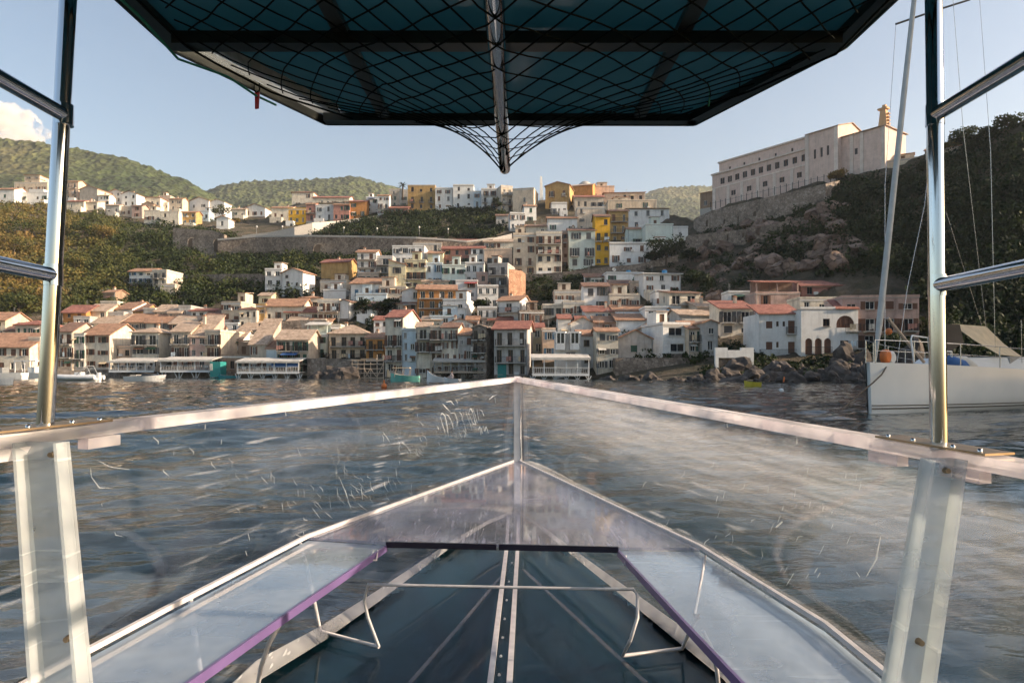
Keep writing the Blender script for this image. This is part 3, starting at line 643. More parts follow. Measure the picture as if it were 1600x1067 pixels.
VILLAGE = [
 # ---- upper village, far left, below the wooded hill
 (-30, 22, 296, 316, 0, 'white', 'gs', 1, 2, 'white low house cut by the left edge of the upper village', {}),
 (20, 74, 302, 318, 0, 'white', 'flat', 1, 5, 'long white low block with wide windows under the terraced ochre house', {}),
 (22, 74, 286, 302, 0, 'sand', 'flat', 1, 5, 'ochre terraced house on the far left of the upper village', {'dD': 8}),
 (38, 62, 274, 286, 0, 'sand', 'hip', 1, 2, 'small ochre top storey crowning the terraced house, far left', {'dD': 13, 'fd': 3}),
 (100, 122, 284, 314, 0, 'peach', 'gs', 3, 2, 'tall peach house lit by the sun just right of the steel post', {'bal': (1, 2)}),
 (104, 131, 315, 329, 0, 'cream', 'gs', 1, 2, 'low cream house with tiled roof below the tall peach house', {'tm': 'tile_red'}),
 (124, 152, 296, 318, 10, 'beige', 'gf', 1, 0, 'blank beige gable right of the tall peach house in the upper village', {'sw': 0, 'dp': 9}),
 (131, 152, 316, 332, 0, 'cream', 'sh', 1, 2, 'cream lean-to house under the blank beige gable', {}),
 (153, 170, 306, 322, 0, 'white', 'gs', 2, 2, 'narrow white house between blank gable and twin white houses, upper left', {}),
 (169, 190, 300, 318, 5, 'white', 'gf', 2, 2, 'white gabled house, left of the twin pair on the upper left slope', {}),
 (190, 213, 303, 324, 5, 'white', 'gf', 2, 2, 'white gabled house, right of the twin pair on the upper left slope', {'sw': 0}),
 (165, 186, 321, 338, 0, 'grey', 'gs', 1, 2, 'shaded grey house below the white gabled pair', {}),
 (187, 206, 324, 340, 0, 'beige', 'flat', 1, 2, 'small flat beige house below the white gabled pair', {}),
 (206, 222, 322, 342, 0, 'pink', 'gs', 2, 1, 'slim pinkish house with brown roof, upper left terrace', {'tm': 'tile_brown'}),
 (222, 240, 319, 336, 0, 'peach', 'gf', 1, 1, 'peach gable house left of the red roofed house, upper left', {}),
 (226, 250, 309, 326, 0, 'cream', 'hip', 1, 3, 'cream house under a red hipped roof on the upper left skyline', {'tm': 'tile_red', 'dD': 8}),
 (250, 266, 307, 322, 0, 'beige', 'flat', 1, 1, 'plain beige block beside the red hipped roof, upper left skyline', {'dD': 8}),
 (264, 285, 311, 331, 0, 'sand', 'gs', 2, 2, 'sand house with lit end wall on the upper left skyline', {'dD': 4, 'sw': 0}),
 (225, 250, 330, 351, 0, 'cream', 'flat', 1, 3, 'flat cream house at the lower rim of the upper left village', {}),
 (250, 279, 332, 354, 0, 'cream', 'flat', 2, 2, 'larger flat cream house with loggia at the rim of the upper left village', {}),
 (282, 306, 332, 353, 0, 'mustard', 'gs', 2, 2, 'mustard yellow house at the rim of the upper left village', {'sh': 'sh_blue'}),
 (296, 326, 314, 330, 8, 'white', 'gf', 1, 2, 'wide white gable left of the pair behind the mustard house', {'dD': 10}),
 (327, 350, 316, 330, 8, 'white', 'gf', 1, 2, 'wide white gable right of the pair behind the mustard house', {'dD': 10}),
 (309, 326, 331, 346, 0, 'blue', 'flat', 1, 2, 'pale blue house right of the mustard house', {}),
 (338, 357, 341, 359, 0, 'white', 'gf', 1, 1, 'little white gabled house under a broad green tree', {}),
 (362, 384, 327, 343, 0, 'cream', 'gs', 1, 2, 'cream cottage with pale roof right of the broad green tree', {'tm': 'tile_pale'}),
 # ---- upper village, centre left skyline
 (381, 414, 325, 342, 6, 'white', 'gf', 1, 3, 'white gabled house with low orange roof on the upper terrace', {}),
 (424, 456, 325, 346, 0, 'cream', 'gs', 1, 3, 'cream house with orange roof left of the yellow house on the ramp', {'tm': 'tile'}),
 (456, 490, 301, 326, 0, 'cream', 'hip', 2, 2, 'big cream villa with red hipped roof on the upper skyline', {'tm': 'tile_red', 'dD': 15}),
 (488, 546, 309, 325, 0, 'cream', 'gs', 1, 6, 'long cream wing with red roof beside the hipped villa', {'tm': 'tile_red', 'dD': 14}),
 (450, 478, 327, 351, 0, 'yellow', 'flat', 2, 3, 'bright yellow house above the grey road ramp', {}),
 (478, 493, 319, 349, 0, 'rose', 'gs', 2, 1, 'narrow dark rose house beside the bright yellow house', {'bal': (1,)}),
 (493, 521, 322, 347, 0, 'white', 'flat', 2, 2, 'white house between the two rose houses above the ramp', {'sw': 0}),
 (521, 546, 320, 346, 0, 'rose', 'gs', 2, 3, 'pink rose house with green shutters above the ramp', {'sh': 'sh_green'}),
 (546, 572, 315, 342, 0, 'orange', 'gs', 2, 2, 'orange house left of the dark hedge slope', {'tm': 'tile_red'}),
 (572, 590, 309, 334, 0, 'white', 'flat', 2, 2, 'white house with blue awning beside the orange house', {'awn': (1, 'cloth_blue', .2, .8)}),
 (590, 608, 306, 337, 0, 'white', 'gs', 3, 2, 'taller white house with balconies left of the palm', {'bal': (1,)}),
 (608, 638, 325, 337, 0, 'rose', 'gs', 1, 4, 'low reddish house under the palm at the hedge top', {'tm': 'tile_red'}),
 (608, 624, 297, 325, 0, 'beige', 'flat', 3, 1, 'narrow beige house under the palm on the skyline', {'dD': 4}),
 (624, 637, 298, 325, 0, 'grey', 'flat', 3, 1, 'slim grey house left of the brown apartment block', {'dD': 3}),
 (637, 680, 291, 330, 0, 'mustard', 'flat', 3, 3, 'ochre brown apartment block with nine dark windows on the skyline', {'skip': 0, 'bal': (1,)}),
 (680, 707, 295, 329, 0, 'white', 'flat', 3, 2, 'white block right of the ochre apartment block', {'skip': 0}),
 (708, 740, 290, 327, 0, 'white', 'flat', 3, 2, 'tallest white block of the skyline with a small red roof hut', {'skip': 0, 'bal': (0,)}),
 (740, 752, 300, 327, 0, 'blue', 'flat', 2, 1, 'narrow bluish house right of the tallest white block', {}),
 (752, 778, 296, 328, 0, 'white', 'flat', 3, 2, 'white block with balconies at the end of the skyline row', {'bal': (1, 2)}),
 # ---- church quarter
 (783, 801, 292, 334, -18, 'beige', 'flat', 3, 2, 'shaded left wing of the cream tower block under the spar', {'bal': (1, 2), 'dD': 3}),
 (801, 834, 296, 332, 12, 'sand', 'flat', 3, 1, 'cream tower block with stepped top under the steel spar', {'skip': .6, 'dp': 9}),
 (775, 796, 337, 356, 0, 'grey', 'gs', 1, 1, 'small grey stone cottage left of the white stepped house', {'tm': 'tile_brown'}),
 (797, 820, 334, 362, -6, 'white', 'flat', 2, 3, 'white stepped house climbing below the cream tower block', {}),
 (819, 838, 322, 352, -6, 'white', 'gs', 2, 1, 'white upper step of the stepped house beside the obelisk', {'dD': 6}),
 (852, 890, 290, 326, 14, 'mustard', 'gf', 2, 2, 'ochre church house with pitched front beside the white obelisk', {'bal': (0, 1), 'pitch': .3, 'dp': 9}),
 (862, 886, 318, 336, 0, 'white', 'flat', 1, 3, 'white terrace house with railing below the ochre church house', {'bal': (0,)}),
 (892, 926, 290, 318, 16, 'orange', 'gs', 1, 0, 'plain orange nave right of the ochre church house', {'dp': 8, 'dD': 10, 'tm': 'tile_pale'}),
 (926, 960, 292, 316, 0, 'peach', 'flat', 1, 0, 'plain peach block behind the long red tiled hall', {'dD': 14}),
 (898, 944, 308, 330, 0, 'beige', 'gs', 1, 4, 'shaded beige house with red roof left of the long hall', {'tm': 'tile_red', 'dD': 2}),
 (944, 1008, 301, 318, 4, 'peach', 'gs', 1, 5, 'long peach hall with red tiled roof on the skyline', {'tm': 'tile_red', 'dD': 4, 'pitch': .22}),
 (950, 1026, 314, 330, 0, 'sand', 'flat', 1, 2, 'long sand coloured terrace wall house below the long hall', {'skip': .5}),
 (902, 946, 325, 364, 0, 'beige', 'flat', 3, 3, 'brownish beige house above the pale palazzo with dark shutters', {'skip': .3}),
 (856, 902, 341, 368, 0, 'white', 'gs', 1, 3, 'white house with small red roof above the cream palazzo', {'tm': 'tile', 'dp': 5}),
 (822, 858, 354, 368, 0, 'cream', 'sh', 1, 2, 'low cream house with lit orange roof above the cream palazzo', {'tm': 'tile'}),
 # ---- upper tier with the yellow house
 (802, 838, 368, 432, 0, 'sand', 'flat', 4, 2, 'left half of the cream palazzo with arched top windows', {'skip': 0, 'bal': (1,), 'sh': 'sh_brown', 'par': .7}),
 (838, 878, 366, 430, 0, 'cream', 'flat', 4, 3, 'right half of the cream palazzo with green balcony plants', {'skip': 0, 'bal': (2, 3), 'long': 1, 'sh': 'sh_brown', 'par': .7}),
 (878, 889, 363, 422, 0, 'pink', 'flat', 4, 1, 'narrow brownish pink house right of the cream palazzo', {'skip': 0, 'dD': 2}),
 (889, 930, 360, 422, 0, 'mint', 'gs', 3, 2, 'pale mint palazzo with dark shutters left of the yellow house', {'skip': 0, 'bal': (1,), 'sh': 'sh_grey', 'tm': 'tile_brown', 'ww': 1.2, 'wh': 2.0}),
 (930, 953, 338, 418, 0, 'yellow', 'gs', 4, 2, 'tall narrow bright yellow house with balcony', {'bal': (2,), 'skip': .4, 'sh': None, 'tm': 'tile_brown', 'dp': 6}),
 (953, 982, 330, 382, 0, 'mustard', 'gs', 3, 2, 'mustard house with long balconies right of the yellow house', {'bal': (0, 1, 2), 'long': 1, 'skip': 0, 'dD': 3}),
 (982, 1046, 326, 360, 0, 'white', 'gs', 2, 3, 'large white house with brown eaves right of the mustard house', {'tm': 'tile_brown', 'dD': 4, 'pitch': .2}),
 (981, 1009, 358, 386, 0, 'mint', 'gs', 1, 1, 'pale mint house with green shutters below the large white house', {'sh': 'sh_green', 'bal': (0,), 'ww': 1.4}),
 (1009, 1052, 352, 388, 0, 'mint', 'flat', 1, 2, 'pale house with two green shuttered doors and long railing', {'bal': (0,), 'long': 1, 'sh': 'sh_green', 'ww': 1.3}),
 (1052, 1075, 356, 378, 0, 'white', 'flat', 1, 1, 'small white cube house at the right end of the yellow house row', {}),
 (953, 1012, 381, 416, 0, 'white', 'flat', 2, 3, 'long white house with stair below the mustard house', {'skip': .25}),
 (1012, 1048, 383, 408, 0, 'white', 'flat', 1, 2, 'white terrace house tapering into the dark tree', {'bal': (0,), 'sh': 'sh_brown'}),
 # ---- steep middle, centre left
 (502, 543, 410, 441, 8, 'mustard', 'gs', 2, 0, 'tall windowless mustard house with red eaves on the middle slope', {'tm': 'tile_red', 'dp': 7, 'sw': 0}),
 (500, 541, 440, 456, 8, 'beige', 'flat', 1, 2, 'beige storey with a ledge under the windowless mustard house', {'dp': 6}),
 (558, 588, 394, 444, 0, 'white', 'gs', 4, 2, 'tall white house crowded with balconies and lit orange roof', {'bal': (0, 1, 2, 3), 'long': 1, 'tm': 'tile'}),
 (588, 613, 402, 440, 0, 'grey', 'flat', 3, 1, 'grey house with planted balconies right of the tall balcony house', {'bal': (1, 2), 'long': 1, 'ww': 1.6}),
 (613, 663, 386, 415, 0, 'white', 'flat', 2, 4, 'white house with corner tower at the foot of the long stone wall', {'sw': 0}),
 (632, 665, 408, 452, 0, 'lemon', 'flat', 3, 3, 'pale lemon house with loggia below the white corner house', {'bal': (1,), 'sh': 'sh_brown'}),
 (607, 634, 414, 454, 0, 'lemon', 'st', 2, 1, 'shaded pale yellow house with blank front beside the lemon loggia house', {'skip': .5}),
 (664, 691, 413, 450, 0, 'blue', 'flat', 2, 2, 'light blue house between lemon house and mint house', {'skip': 0, 'sh': 'sh_blue'}),
 (691, 727, 416, 452, 0, 'mint', 'flat', 2, 3, 'mint white house with arched doors right of the light blue house', {'bal': (0,), 'skip': 0}),
 (727, 756, 412, 450, 0, 'white', 'flat', 2, 3, 'white house with a terrace of plants in the middle of the slope', {'skip': .1}),
 (691, 736, 389, 416, 0, 'rose', 'gs', 2, 3, 'salmon pink house with red awnings below the curved road wall', {'tm': 'tile_red', 'dD': 4}),
 (668, 692, 396, 416, 0, 'lemon', 'sh', 1, 1, 'small pale yellow house left of the salmon pink house', {}),
 (736, 757, 388, 414, 0, 'white', 'gs', 2, 2, 'white house with red roof right of the salmon pink house', {'tm': 'tile_red'}),
 (756, 802, 378, 392, 0, 'cream', 'sh', 1, 5, 'cream glazed veranda house left of the cream palazzo', {'tm': 'tile_pale', 'skip': 0, 'ww': 1.2}),
 (756, 800, 391, 416, 0, 'peach', 'flat', 1, 2, 'terracotta pink storey with wide terrace left of the cream palazzo', {'bal': (0,), 'ww': 1.6}),
 (762, 793, 414, 464, 12, 'grey', 'flat', 3, 2, 'blue grey house with railings beside the bare brick wall', {'bal': (1, 2), 'long': 1, 'skip': 0, 'sw': 0, 'dp': 8}),
 (744, 764, 428, 462, 0, 'pink', 'flat', 2, 1, 'narrow pink house left of the blue grey railing house', {}),
 (652, 712, 452, 498, -4, 'orange', 'gs', 3, 4, 'orange three storey house with arcaded balconies', {'bal': (0, 1, 2), 'long': 1, 'tm': 'tile', 'skip': 0, 'ww': 1.2}),
 (712, 746, 440, 470, 0, 'white', 'flat', 2, 2, 'white house with red parapet right of the orange balcony house', {'awn': (1, 'cloth_red', .4, 1)}),
 (746, 778, 448, 482, 0, 'white', 'flat', 2, 3, 'white house with laundry terrace left of the big blank gable house', {'bal': (0,), 'long': 1}),
 (692, 729, 470, 505, 8, 'white', 'flat', 2, 2, 'plain white cube house with blank right wall below the orange house', {'sw': 0, 'dp': 9, 'skip': 0, 'sh': None}),
 (672, 720, 496, 512, 0, 'blue', 'flat', 1, 3, 'pale blue low house at the foot of the plain white cube', {}),
 (548, 612, 443, 472, 0, 'white', 'sh', 1, 4, 'white house with blue door behind the dark bushes', {'fr': 'frame_white', 'sh': 'sh_blue'}),
 (560, 592, 428, 446, 0, 'peach', 'flat', 1, 3, 'orange storey with a blue balcony under the tall balcony house', {'bal': (0,)}),
 (592, 634, 450, 476, 0, 'beige', 'flat', 2, 3, 'beige house with small windows below the lemon houses', {}),
 (628, 655, 455, 490, 0, 'white', 'gf', 2, 2, 'white gable house with striped awning left of the orange house', {'awn': (0, 'cloth_white', .1, .9)}),
 (553, 588, 478, 498, 14, 'white', 'gs', 1, 1, 'white house with brown roof half hidden by dark bushes', {'tm': 'tile_brown', 'dp': 6}),
 (414, 440, 422, 463, 0, 'white', 'flat', 3, 2, 'white tower house with tall glazed bays on the green slope', {'ww': 2.2, 'wh': 2.6, 'skip': 0, 'sh': None, 'dp': 9}),
 (440, 473, 426, 464, 18, 'white', 'gf', 3, 2, 'white gabled wing of the tower house catching the sun', {'dp': 5, 'sh': None, 'sw': 0}),
 (202, 238, 424, 452, 4, 'white', 'gs', 3, 3, 'white house with blue balconies alone on the left slope', {'sh': 'sh_blue', 'bal': (0, 1), 'dp': 6}),
 (238, 260, 424, 459, 6, 'cream', 'flat', 3, 2, 'cream house with brown loggia attached to the lone white house', {'dp': 7, 'bal': (2,), 'sw': 0}),
 (250, 273, 446, 463, 0, 'beige', 'flat', 1, 0, 'round beige bastion base beside the lone pair of houses', {'dp': 5}),
 (161, 180, 457, 480, 10, 'brown', 'gs', 1, 1, 'small brown stone hut on the left slope above the roofs', {'dp': 4}),
 (157, 183, 473, 486, 0, 'cream', 'flat', 1, 1, 'cream base wall under the small brown hut', {'dp': 4}),
 # ---- lower left, second row of roofs
 (-30, 8, 500, 530, 0, 'sand', 'gs', 2, 2, 'sand house at the left edge above the marina', {}),
 (24, 64, 508, 545, 0, 'beige', 'hip', 2, 4, 'beige house with red hipped roof left of the steel post', {'tm': 'tile_red'}),
 (8, 30, 517, 540, 0, 'cream', 'gs', 1, 2, 'cream cottage left of the beige hipped house', {}),
 (97, 134, 488, 512, 0, 'orange', 'gs', 2, 2, 'orange house just right of the steel post, second row', {'tm': 'tile_red', 'bal': (0,)}),
 (134, 166, 486, 508, 0, 'sand', 'gs', 1, 2, 'sand house with pale roof right of the orange house', {'tm': 'tile_pale'}),
 (115, 140, 497, 515, 0, 'grey', 'flat', 1, 2, 'grey roof terrace house behind the white chimney cluster', {'chim': 1}),
 (166, 193, 490, 508, 0, 'grey', 'flat', 1, 2, 'blue grey flat house with rusty parapet in the second row', {'sw': 0}),
 (180, 206, 483, 502, 14, 'white', 'gs', 1, 0, 'white gable end shining behind the blue grey flat house', {'tm': 'tile', 'dp': 8, 'sw': 0}),
 (208, 224, 486, 502, 0, 'mustard', 'gs', 1, 2, 'ochre house with dark windows right of the shining gable', {}),
 (224, 242, 484, 502, 0, 'grey', 'flat', 1, 1, 'grey plastered house with antenna in the second row', {}),
 (240, 262, 487, 503, 0, 'cream', 'gs', 1, 3, 'cream arcaded house with lit roof right of the grey plastered house', {'tm': 'tile_pale'}),
 (262, 282, 489, 506, 0, 'peach', 'gs', 1, 2, 'peach house with pale tiled roof, right of the arcaded house', {'tm': 'tile_pale'}),
 (279, 298, 480, 502, 0, 'grey', 'flat', 1, 1, 'flat grey house with chimney left of the red terrace house', {'chim': 1}),
 (297, 334, 486, 504, 0, 'white', 'gs', 1, 3, 'white house with red terrace and water tank', {'tm': 'tile_red', 'pitch': .2}),
 (317, 342, 497, 514, 0, 'cream', 'gs', 1, 2, 'cream house with two dark windows under a brown roof', {'tm': 'tile_brown', 'skip': 0, 'fr': 'frame_brown'}),
 (346, 376, 474, 505, 6, 'sand', 'flat', 2, 2, 'sand house with two open loggias above the lower roofs', {'ww': 1.5, 'skip': 0, 'sw': 0}),
 (374, 401, 484, 518, 0, 'cream', 'hip', 2, 3, 'cream house with long windows under a grey brown roof', {'tm': 'tile_brown', 'skip': 0}),
 (400, 415, 478, 512, 0, 'mustard', 'flat', 2, 1, 'narrow ochre tower house left of the convent like cream house', {}),
 (414, 472, 478, 508, 0, 'cream', 'gs', 1, 4, 'long cream house with four slit windows above the stone arches', {'tm': 'tile', 'skip': 0, 'ww': .6, 'dp': 8}),
 (404, 424, 462, 478, 0, 'lemon', 'gs', 1, 1, 'yellowish cottage behind the narrow ochre tower house', {}),
 (469, 500, 466, 490, 0, 'cream', 'hip', 1, 2, 'cream house under a bright orange hipped roof', {'tm': 'tile', 'skip': .5}),
 (446, 498, 488, 506, 0, 'cream', 'sh', 1, 5, 'low cream annex with thin red roof above the stone arches', {'tm': 'tile_red', 'dp': 4}),
 (496, 530, 470, 505, 0, 'cream', 'flat', 2, 3, 'cream house with two terraces of potted plants', {'bal': (0, 1), 'long': 1}),
 (528, 546, 472, 503, 16, 'white', 'gf', 2, 0, 'white blank gable house right of the potted plant terraces', {'sw': 0, 'dp': 7}),
 (505, 540, 455, 470, 0, 'white', 'flat', 1, 1, 'low white garage below the mustard house', {'skip': .5}),
 # ---- left waterfront
 (-40, 46, 542, 584, 0, 'cream', 'gs', 2, 5, 'cream waterfront house with lit roof at the left edge', {'tm': 'tile', 'sh': 'sh_brown'}),
 (44, 62, 530, 580, 0, 'beige', 'flat', 3, 2, 'slim beige waterfront house left of the steel post', {}),
 (89, 113, 518, 580, 0, 'beige', 'gs', 3, 2, 'grey beige waterfront house with tall windows right of the post', {'skip': 0, 'bal': (1, 2), 'tm': 'tile_brown', 'sh': 'sh_brown'}),
 (113, 131, 524, 580, 0, 'grey', 'flat', 3, 2, 'narrow grey waterfront house with blue balcony', {'bal': (1,), 'skip': 0}),
 (131, 171, 523, 580, 6, 'cream', 'gs', 3, 2, 'cream waterfront house with ochre roof and bright gable end', {'skip': 0, 'tm': 'tile', 'dp': 9, 'sw': 0, 'pitch': .5}),
 (206, 248, 520, 580, 0, 'cream', 'hip', 3, 2, 'cream hip roofed waterfront house with four big windows', {'skip': 0, 'bal': (2,), 'tm': 'tile_pale', 'ww': 1.3, 'wh': 1.7, 'sw': 1, 'sh': 'sh_grey'}),
 (174, 206, 544, 580, 0, 'peach', 'flat', 2, 2, 'low peach house between the bright gable and the hip roof', {'dD': 1}),
 (268, 298, 518, 580, 0, 'beige', 'gs', 3, 2, 'dun waterfront house with long balcony right of the hip roof', {'bal': (1, 2), 'tm': 'tile_pale', 'skip': 0}),
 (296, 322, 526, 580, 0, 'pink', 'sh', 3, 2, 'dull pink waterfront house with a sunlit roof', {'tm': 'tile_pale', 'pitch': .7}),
 (320, 344, 519, 580, 8, 'sand', 'flat', 3, 2, 'sand waterfront house with blank side wall catching the sun', {'bal': (1, 2), 'sw': 0, 'dp': 9}),
 (346, 390, 557, 586, 0, 'brown', 'flat', 1, 4, 'dark brown boathouse left of the white and blue deck', {'ww': 1.2}),
 (350, 378, 530, 560, 0, 'white', 'gs', 2, 2, 'white house with blue door above the brown boathouse', {'sh': 'sh_blue', 'tm': 'tile_pale'}),
 (372, 400, 516, 534, 0, 'cream', 'sh', 1, 2, 'cream roof terrace with dark red awning', {'awn': (0, 'cloth_red', .2, .8), 'tm': 'tile_pale'}),
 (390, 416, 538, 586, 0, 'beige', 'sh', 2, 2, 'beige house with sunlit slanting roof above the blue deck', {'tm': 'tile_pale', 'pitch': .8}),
 (416, 432, 545, 586, 0, 'blue', 'sh', 2, 1, 'narrow pale blue house behind the blue awning deck', {}),
 (432, 482, 530, 588, 0, 'beige', 'gs', 3, 4, 'beige house with blue balcony right of the blue deck', {'bal': (1, 2), 'tm': 'tile_pale', 'awn': (1, 'cloth_blue', .2, .7)}),
 (478, 512, 524, 560, 0, 'mint', 'flat', 2, 2, 'pale mint house with terrace left of the stilted brown house', {'bal': (0,), 'long': 1, 'log': (1.9, 'cloth_white')}),
 (510, 532, 510, 540, 0, 'cream', 'flat', 2, 2, 'cream terrace house with white sun awning above the rock', {'awn': (1, 'cloth_white', 0, 1)}),
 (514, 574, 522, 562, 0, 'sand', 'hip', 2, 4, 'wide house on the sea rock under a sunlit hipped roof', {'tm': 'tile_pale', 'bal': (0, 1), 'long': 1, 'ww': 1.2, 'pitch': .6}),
 (572, 600, 528, 566, 4, 'orange', 'gs', 2, 2, 'orange timbered house beside the scaffold on the sea rock', {'tm': 'tile', 'bal': (1,)}),
 # ---- centre waterfront
 (602, 630, 496, 588, 10, 'cream', 'gs', 4, 2, 'tall narrow cream waterfront house with iron balconies', {'bal': (1, 2), 'tm': 'tile_red', 'sh': 'sh_brown', 'skip': 0, 'sw': 0, 'dp': 9}),
 (628, 650, 517, 588, 0, 'blue', 'flat', 4, 2, 'light blue waterfront house right of the tall cream one', {'skip': .15, 'sh': None}),
 (650, 672, 511, 590, 0, 'cream', 'gs', 4, 1, 'cream waterfront house with green balcony net', {'bal': (2, 3), 'long': 1, 'tm': 'tile_pale', 'ww': 1.5}),
 (672, 692, 512, 590, 0, 'beige', 'flat', 4, 2, 'dun stone waterfront house with arched doorway balcony', {'bal': (2, 3), 'long': 1}),
 (690, 716, 512, 590, 6, 'cream', 'gs', 4, 2, 'weathered cream waterfront house with brown shutters', {'bal': (3,), 'sh': 'sh_brown', 'tm': 'tile_brown', 'skip': 0}),
 (716, 738, 524, 590, 0, 'grey', 'sh', 3, 2, 'dark grey waterfront house behind the blue covered deck', {}),
 (738, 760, 512, 592, 12, 'stone', 'gf', 4, 2, 'brown stone gabled waterfront house with balconies', {'bal': (2, 3), 'tm': 'tile_pale', 'dp': 9, 'sw': 0}),
 (772, 824, 514, 594, 8, 'grey', 'gs', 3, 3, 'big weathered grey waterfront house with long balconies and teal door', {'bal': (1, 2), 'long': 1, 'tm': 'tile_red', 'sw': 0, 'dp': 8, 'skip': 0, 'sh': None, 'fr': 'frame_brown'}),
 (832, 850, 512, 580, 0, 'lemon', 'gs', 3, 1, 'narrow pale yellow house in the gap right of the grey house', {'tm': 'tile_red', 'dD': 8}),
 (848, 868, 516, 582, 0, 'peach', 'flat', 3, 1, 'narrow peach house with blue door left of the bay windows', {'dD': 5, 'sh': 'sh_blue'}),
 (778, 812, 470, 508, 16, 'white', 'gs', 2, 1, 'white house with big blank side wall and iron balcony', {'bal': (1,), 'sw': 0, 'dp': 9, 'tm': 'tile', 'pitch': .3, 'skip': 0, 'ww': 1.2}),
 (848, 880, 478, 500, 0, 'cream', 'flat', 1, 2, 'low cream house with brick arch right of the blank side wall', {'ww': 1.9, 'wh': 1.6}),
 (880, 913, 473, 498, 0, 'cream', 'flat', 1, 2, 'flat cream house with white roof hut above the red roofs', {}),
 (872, 892, 498, 528, 0, 'white', 'gs', 2, 1, 'white cottage with brown shutter above the bay windows', {'sh': 'sh_brown', 'tm': 'tile_red'}),
 (890, 930, 506, 522, -6, 'white', 'gf', 1, 0, 'white blank gable above the bay window house', {'pitch': .5, 'dp': 8}),
 (905, 932, 524, 576, -4, 'white', 'gs', 2, 1, 'white house with one small dark window beside the bay windows', {'tm': 'tile', 'skip': 0}),
 (932, 966, 518, 582, 0, 'cream', 'gs', 3, 2, 'tall cream waterfront house with grey shutters over the beach', {'sh': 'sh_grey', 'tm': 'tile', 'skip': 0, 'pitch': .25}),
 (964, 1020, 530, 560, 0, 'grey', 'gf', 1, 1, 'wide grey white gable on top of the stone quay', {'pitch': .5, 'skip': 0, 'chim': 0}),
 (1002, 1036, 512, 532, 0, 'grey', 'gf', 1, 0, 'plain grey gable behind the modern white house', {'pitch': .6}),
 (1036, 1078, 508, 558, -12, 'white', 'flat', 2, 1, 'modern white cube house with wide black window on the quay', {'ww': 2.6, 'wh': 1.5, 'skip': 0, 'sh': None, 'bal': (), 'dp': 8}),
 (1076, 1102, 514, 556, -6, 'sand', 'sh', 2, 2, 'sand coloured wing with balcony right of the modern white cube', {'bal': (1,), 'skip': 0}),
 (1062, 1118, 492, 514, -10, 'grey', 'gs', 1, 0, 'grey stone shed with pale tiled roof at the slope foot', {'tm': 'tile_pale', 'sw': 0}),
 # ---- middle right slope
 (912, 950, 447, 492, 0, 'white', 'gs', 2, 2, 'white house with brown roof and dark shutters on the middle right', {'tm': 'tile_brown', 'sh': 'sh_grey', 'skip': 0, 'ww': 1.1}),
 (915, 946, 433, 447, 0, 'white', 'sh', 1, 4, 'white veranda with brown awning above the brown roofed house', {'tm': 'tile_brown', 'dp': 5}),
 (955, 988, 444, 462, 0, 'pink', 'sh', 1, 3, 'pinkish terrace house with thin brown roof, middle right', {'tm': 'tile_brown'}),
 (952, 1000, 462, 490, 0, 'cream', 'flat', 1, 3, 'cream house with brown double door right of the brown roofed house', {'skip': 0, 'sh': 'sh_brown'}),
 (948, 1006, 428, 446, -4, 'white', 'flat', 1, 3, 'long white house with round satellite dish on its roof', {'dish': -.6, 'tank': 'cyan'}),
 (1006, 1064, 428, 460, -6, 'white', 'sh', 2, 3, 'long white house with a blue tank below the dark tree', {'tm': 'white', 'tank': 'cyan', 'pitch': .12, 'sw': 0}),
 (985, 1010, 442, 462, 0, 'peach', 'flat', 1, 1, 'small pale pink house with a round blue parasol', {}),
 (1024, 1046, 456, 484, 0, 'white', 'flat', 1, 1, 'small white house with arched door left of the pergola house', {}),
 (1046, 1094, 458, 496, -8, 'cream', 'sh', 2, 2, 'cream house with covered pergola terrace at the slope edge', {'tm': 'tile_brown', 'bal': (1,), 'long': 1, 'ww': 2.2, 'wh': 1.8, 'pitch': .2, 'skip': 0}),
 (914, 962, 487, 508, 0, 'white', 'sh', 1, 3, 'white low house with blue window and red roof edge', {'tm': 'tile_red', 'sh': 'sh_blue'}),
 (960, 1010, 486, 500, 0, 'beige', 'sh', 1, 2, 'beige low house with cream awning under a terracotta roof', {'tm': 'tile', 'awn': (0, 'cloth_white', 0, 1)}),
 (1008, 1064, 482, 506, 0, 'white', 'flat', 1, 3, 'white terrace house with bright blue awning on the middle right', {'awn': (0, 'cyan', .6, .9)}),
 (964, 1008, 500, 518, 0, 'white', 'sh', 1, 0, 'long blank white wall house between red roofs', {'tm': 'tile', 'dp': 5}),
 (930, 964, 504, 522, 0, 'pink', 'sh', 1, 1, 'pink low house with tiled roof left of the blank white wall', {'tm': 'tile'}),
 # ---- right waterfront
 (1126, 1176, 482, 528, 0, 'cream', 'sh', 2, 2, 'cream two storey house with red roof, leftmost of the right waterfront', {'tm': 'tile_red', 'ww': 1.4, 'skip': 0, 'sh': 'sh_grey', 'bal': (1,), 'dp': 6}),
 (1138, 1172, 458, 480, 0, 'white', 'flat', 1, 1, 'white roof hut behind the cream house on the right waterfront', {'ww': 1.6, 'dp': 4}),
 (1181, 1250, 460, 486, 0, 'pink', 'flat', 1, 2, 'pinkish terrace house under a red tiled loggia roof', {'log': (2.0, 'tile_red'), 'dp': 6}),
 (1250, 1316, 468, 492, 0, 'cream', 'flat', 1, 3, 'cream terrace house with curved parapet above the arched white house', {'dp': 5}),
 (1316, 1436, 466, 545, 6, 'pink', 'flat', 3, 4, 'large dusty pink house with brown shutters behind the yacht stay', {'sh': 'sh_brown', 'skip': 0, 'ww': 1.2, 'bal': (0, 1), 'dp': 7}),
 (1252, 1434, 446, 466, 4, 'rose', 'gs', 1, 6, 'long dark rose upper storey with red roof above the right waterfront', {'tm': 'tile_red', 'pitch': .3, 'dD': 6}),
 # ---- roofs and cottages filling the rows
